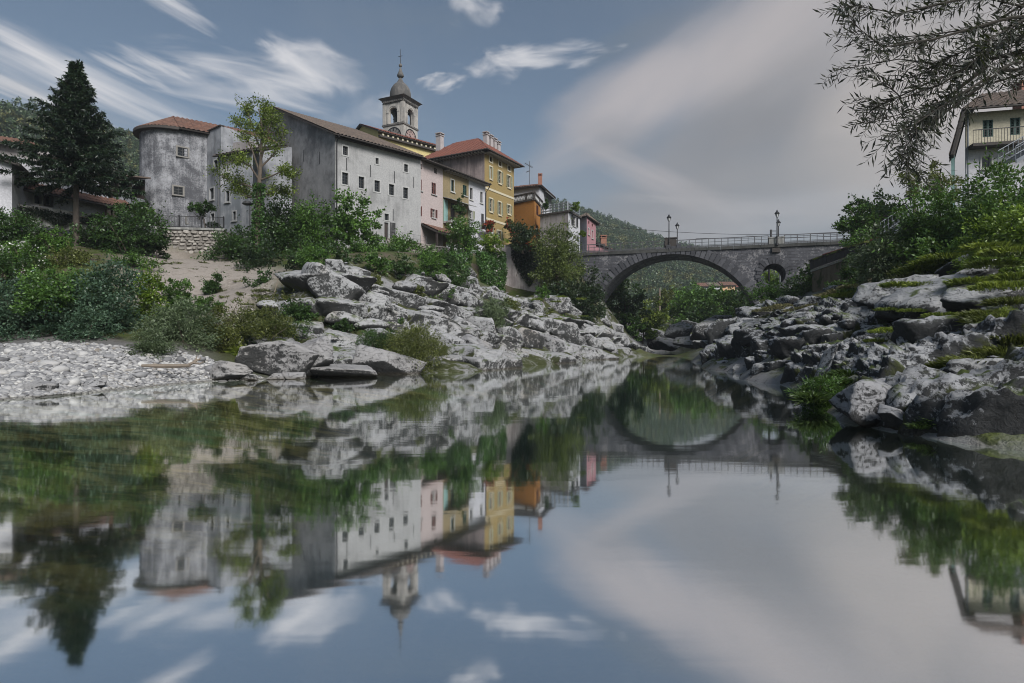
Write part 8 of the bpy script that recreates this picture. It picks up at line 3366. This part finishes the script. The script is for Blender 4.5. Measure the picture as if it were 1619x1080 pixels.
RG2 = [(1590, 510, 15.5, .9, .4, 900), (1560, 500, 16, .6, .35, 500), (1610, 540, 14, .8, .45, 800), (1590, 560, 13.5, .6, .4, 500), (1545, 575, 13.4, .6, .4, 500), (1500, 580, 14, .5, .35, 400), (1610, 600, 12.2, .6, .45, 600), (1575, 620, 11.8, .6, .4, 500), (1480, 560, 15.5, .5, .3, 300), (1605, 480, 16.5, .7, .35, 600), (1540, 620, 12.2, .5, .4, 400)]
grass_patch('mossy_grass', 'olive brown grass hanging over the dark rocks at the right edge', RG2, 'leaf_olive', 2)
DG = [(1512, 655, 10.9, .30, .42, 700), (1500, 668, 10.6, .34, .38, 700), (1480, 672, 10.6, .22, .3, 350), (1530, 668, 10.6, .25, .42, 500), (1300, 622, 15.2, .35, .5, 500), (1320, 608, 16, .35, .5, 450), (1345, 596, 17, .4, .5, 450), (1285, 632, 14.4, .28, .45, 400), (1360, 580, 18, .4, .4, 350), (1395, 575, 17.5, .4, .4, 350), (1455, 675, 10.6, .15, .2, 160), (1405, 605, 15.5, .3, .35, 250)]
grass_patch('river_grass', 'dark green grass tufts by the water on the right bank', DG, 'grassdark', 3)
YG = [(1205 + i * 17, 492 - (i % 3) * 4, 45 - i, .7, .35, 200) for i in range(8)] + [(1185, 535, 44, .6, .6, 280), (1260, 512, 38, .7, .3, 260), (1290, 510, 37, .7, .3, 260), (1345, 505, 33, .6, .3, 240), (1330, 462, 40, .8, .5, 260), (1310, 468, 41, .8, .5, 260), (1350, 455, 38, .8, .5, 260)]
grass_patch('dry_grass', 'dry pale grass between the grey rocks before the bridge', YG, 'drygrass', 4)
LG = [(382, 556, 30, .5, .7, 420), (376, 566, 29, .35, .6, 300), (395, 560, 30, .4, .5, 220), (480, 545, 34, .7, .4, 320), (505, 555, 32, .5, .4, 260), (430, 540, 33, .8, .5, 320), (350, 540, 31, .7, .5, 300)]
grass_patch('reeds', 'green reeds behind the humped beach boulder', LG, 'grass', 5)
LG2 = [(620 + (i * 37) % 330, 430 + ((i * 53) % 90) + (i * 37 % 330) * .14, 47 + ((i * 37) % 330) * .045, .45, .35, 130) for i in range(36)]
grass_patch('ledge_grass', 'small grass tufts in the cracks of the left cliff', LG2, 'grass', 6)

_r = random.Random(4)
LG3 = []
for i in range(46):
    _px, _py = _r.uniform(215, 430), _r.uniform(408, 500)
    LG3.append((_px, _py, ray_depth(_px, _py, 44, .6, 1.3, .0), _r.uniform(.15, .45), _r.uniform(.25, .5), 60))
grass_patch('slope_weeds', 'scattered weeds on the bare gravel slope', LG3, 'leaf_olive', 7)


# bare sapling stems and dead twigs on the left cliff
def stick(lab, pts, r0, name='sapling'):
    mb = MB()
    q = [at(*p) for p in pts]
    n = len(q)
    mb.tube(q, [r0 * (1 - .75 * i / (n - 1)) for i in range(n)], 6)
    tag(mb.build(name, M['deadwood']), lab, 'sapling')


stick('bare grey dead sapling leaning in the hollow left of the pale rock face', [(424, 503, 37), (432, 470, 37.3), (440, 440, 37.6)], .07)
stick('thin bare dead stem crossing in front of the pale rock face', [(486, 502, 38), (500, 462, 38.2), (508, 425, 38.5)], .045)
stick('short broken dead stem beside the leaning sapling', [(430, 503, 36.8), (431, 488, 36.9), (427, 482, 37)], .05)


# ------------------------------------------------------------------ willow hanging into the picture, top right
def willow():
    r_ = np.random.default_rng(12)
    Y = 9.0
    g = Vector((11.5, 8.5, gz(11.5, 8.5)))
    root = thing('willow_tree', g, 'backlit narrow leaved willow boughs hanging in from the upper right corner', 'tree')
    mb = MB()
    top = at(1760, -60, Y)
    mb.tube([(0, 0, -.5), (-.3, .1, 1.2), at(1900, 240, Y) - g, at(1800, 110, Y) - g, at(1765, 20, Y) - g, top - g], [.22, .19, .15, .11, .08, .05], 9)
    link('trunk', mb.mesh('trunk', M['bark']), root)
    # boughs in photo pixels, from the trunk side to the tip
    boughs = [[(1760, 20), (1600, 30), (1480, 60), (1400, 70), (1340, 40)], [(1760, 60), (1620, 80), (1520, 110), (1420, 90), (1315, 108)], [(1760, 90), (1640, 110), (1560, 140), (1470, 170), (1380, 200)],
              [(1760, -40), (1620, -20), (1500, 10), (1420, 20), (1350, 5)], [(1760, 60), (1600, 60), (1490, 130), (1430, 150), (1385, 115)], [(1700, 110), (1580, 110), (1500, 170), (1440, 210), (1430, 262)],
              [(1760, -60), (1650, -10), (1560, 40), (1470, 50), (1400, 60)], [(1700, 70), (1570, 90), (1460, 130), (1400, 160), (1378, 165)],
              [(1740, 20), (1640, 60), (1560, 70), (1500, 90), (1450, 120)], [(1740, 0), (1640, 20), (1600, 40), (1570, 60), (1550, 80)], [(1560, 100), (1500, 150), (1470, 185), (1455, 205), (1440, 240)], [(1760, -60), (1690, 0), (1610, 10), (1530, -10), (1450, -20)], [(1700, 100), (1600, 100), (1520, 150), (1460, 190), (1395, 225)]]
    tw = MB()
    C, D = [], []
    for bi, bp in enumerate(boughs):
        dy = r_.uniform(-.9, .9)
        P = [at(x + r_.uniform(-6, 6), y + r_.uniform(-6, 6), Y + dy * (i + 1) / 4) - g for i, (x, y) in enumerate(bp)]
        bm = MB()
        bm.tube(P, [.035, .024, .015, .009, .004], 6)
        link('bough', bm.mesh('bough', M['willowbark']), root)
        for j in range(40):
            t = min(3.999, 4.0 * r_.uniform(.03, 1) ** .8)
            i = int(t)
            p = P[i].lerp(P[i + 1], t - i)
            ax = (P[i + 1] - P[i]).normalized()
            d = (ax * 1.0 + Vector(r_.normal(size=3)) * .55 + Vector((-.25, 0, -.28))).normalized()
            l = r_.uniform(.25, .62)
            q1 = p + d * l * .5
            d2 = (d + Vector((0, 0, -.28))).normalized()
            q2 = q1 + d2 * l * .5
            tw.tube([p, q1, q2], [.005, .0035, .0015], 4)
            nl = int(l * 27)
            for k in range(nl):
                s = (k + .5) / nl
                c = p.lerp(q1, s * 2) if s < .5 else q1.lerp(q2, s * 2 - 1)
                dd = (d if s < .5 else d2)
                sd = dd.cross(Vector((0, 1, 0))).normalized() * (1 if k % 2 else -1)
                lf = dd * .8 + sd * .75 + Vector(r_.normal(size=3)) * .28
                C.append(tuple(c))
                D.append(tuple(lf))
    C, D = np.array(C), np.array(D)
    print('willow leaves', len(C))
    order = r_.permutation(len(C))
    sing, rest = order[:280], order[280:]
    V, Fc = leaf_quads(C[rest], D[rest], .135, .17, r_, up=0)
    o = link('foliage', fast_mesh('foliage', V, Fc, [M['willow']]), root)
    o['kind'] = 'stuff'
    V0, F0 = leaf_quads(np.zeros((1, 3)), np.array([[0, 0, 1.0]]), .135, .19, np.random.default_rng(1), up=0)
    lme = fast_mesh('leaf', V0, F0, [M['willow']])
    for i in sing:
        o = link('leaf', lme, root)
        o.location = tuple(C[i])
        o.rotation_euler = (Vector(D[i]).to_track_quat('Z', 'Y') @ Matrix.Rotation(r_.uniform(0, 6.28), 3, 'Z').to_quaternion()).to_euler()
    link('twigs', tw.mesh('twigs', M['willowbark']), root)['kind'] = 'stuff'


willow()


# ------------------------------------------------------------------ hillside forest (one mass, instanced crowns)
def forest():
    protos = bpy.data.collections.new('forest_crowns')
    r_ = np.random.default_rng(5)
    for i, mt in enumerate(['forest', 'forest', 'forest', 'forest2', 'forest', 'forest2']):
        rz = [4.6, 5.4, 3.8, 4.2, 6.0, 3.6][i]
        rx = [3.6, 3.9, 3.4, 3.6, 2.9, 3.2][i]
        me, P = crown_mesh('forest_crown', 300 + i, rx, rx, rz, 620, 1.0, .8, M[mt], 26, .34, .45, .7)
        o = bpy.data.objects.new('forest_crown', me)
        protos.objects.link(o)
    pts = []
    na, nt_ = HV.shape[:2]
    for ai in range(na - 1):
        px = 809.5 + F * math.tan(HAZ[ai])
        if not (-120 < px < 300 or 840 < px < 1420):
            keep = .12
        else:
            keep = 1.0
        if px < -700 or px > 2400:
            continue
        for ti in range(nt_ - 1):
            if HTS[ti] > 1.06:
                continue
            a, b, c, d = HV[ai, ti], HV[ai + 1, ti], HV[ai + 1, ti + 1], HV[ai, ti + 1]
            area = np.linalg.norm(np.cross(b - a, d - a))
            n = r_.poisson(area / 27.0 * keep)
            for _ in range(n):
                u, v = r_.uniform(), r_.uniform()
                pts.append(a * (1 - u) * (1 - v) + b * u * (1 - v) + c * u * v + d * (1 - u) * v)
    pts = np.array(pts)
    pts[:, 2] += 1.5
    print('forest', len(pts))
    me = bpy.data.meshes.new('hillside_forest')
    me.from_pydata(pts.tolist(), [], [])
    o = link('hillside_forest', me)
    tag(o, 'dense mixed forest covering the hills behind village and bridge', None, None, 'stuff')
    ng = bpy.data.node_groups.new('forest_scatter', 'GeometryNodeTree')
    ng.interface.new_socket(name='Geometry', in_out='INPUT', socket_type='NodeSocketGeometry')
    ng.interface.new_socket(name='Geometry', in_out='OUTPUT', socket_type='NodeSocketGeometry')
    gi, go = ng.nodes.new('NodeGroupInput'), ng.nodes.new('NodeGroupOutput')
    ci = ng.nodes.new('GeometryNodeCollectionInfo')
    ci.inputs['Collection'].default_value = protos
    ci.inputs['Separate Children'].default_value = True
    ci.inputs['Reset Children'].default_value = True
    iop = ng.nodes.new('GeometryNodeInstanceOnPoints')
    iop.inputs['Pick Instance'].default_value = True
    rot = ng.nodes.new('FunctionNodeRandomValue')
    rot.data_type = 'FLOAT_VECTOR'
    rot.inputs[0].default_value = (-.1, -.1, 0)
    rot.inputs[1].default_value = (.1, .1, 6.28)
    scl = ng.nodes.new('FunctionNodeRandomValue')
    scl.data_type = 'FLOAT'
    scl.inputs[2].default_value = .55
    scl.inputs[3].default_value = 1.15
    scl.inputs['Seed'].default_value = 3
    L = ng.links.new
    L(gi.outputs[0], iop.inputs['Points'])
    L(ci.outputs[0], iop.inputs['Instance'])
    L(rot.outputs[0], iop.inputs['Rotation'])
    L(scl.outputs[1], iop.inputs['Scale'])
    L(iop.outputs[0], go.inputs[0])
    md = o.modifiers.new('scatter', 'NODES')
    md.node_group = ng


forest()

# ------------------------------------------------------------------ valley air
HAZE = 0.00035
if HAZE > 0:
    mb = MB()
    mb.box((40, 330, 110), (900, 620, 115))
    m = bpy.data.materials.new('valley_haze')
    m.use_nodes = True
    nt = m.node_tree
    nt.nodes.clear()
    out = N(nt, 'ShaderNodeOutputMaterial')
    pv = N(nt, 'ShaderNodeVolumePrincipled')
    pv.inputs['Color'].default_value = (.82, .90, 1.0, 1)
    pv.inputs['Density'].default_value = HAZE
    pv.inputs['Anisotropy'].default_value = 0.2
    nt.links.new(pv.outputs[0], out.inputs['Volume'])
    tag(mb.build('haze', m), 'thin bluish valley haze', None, None, 'stuff')

print('leaves', LEAVES, 'script', round(time.time() - T0, 1))
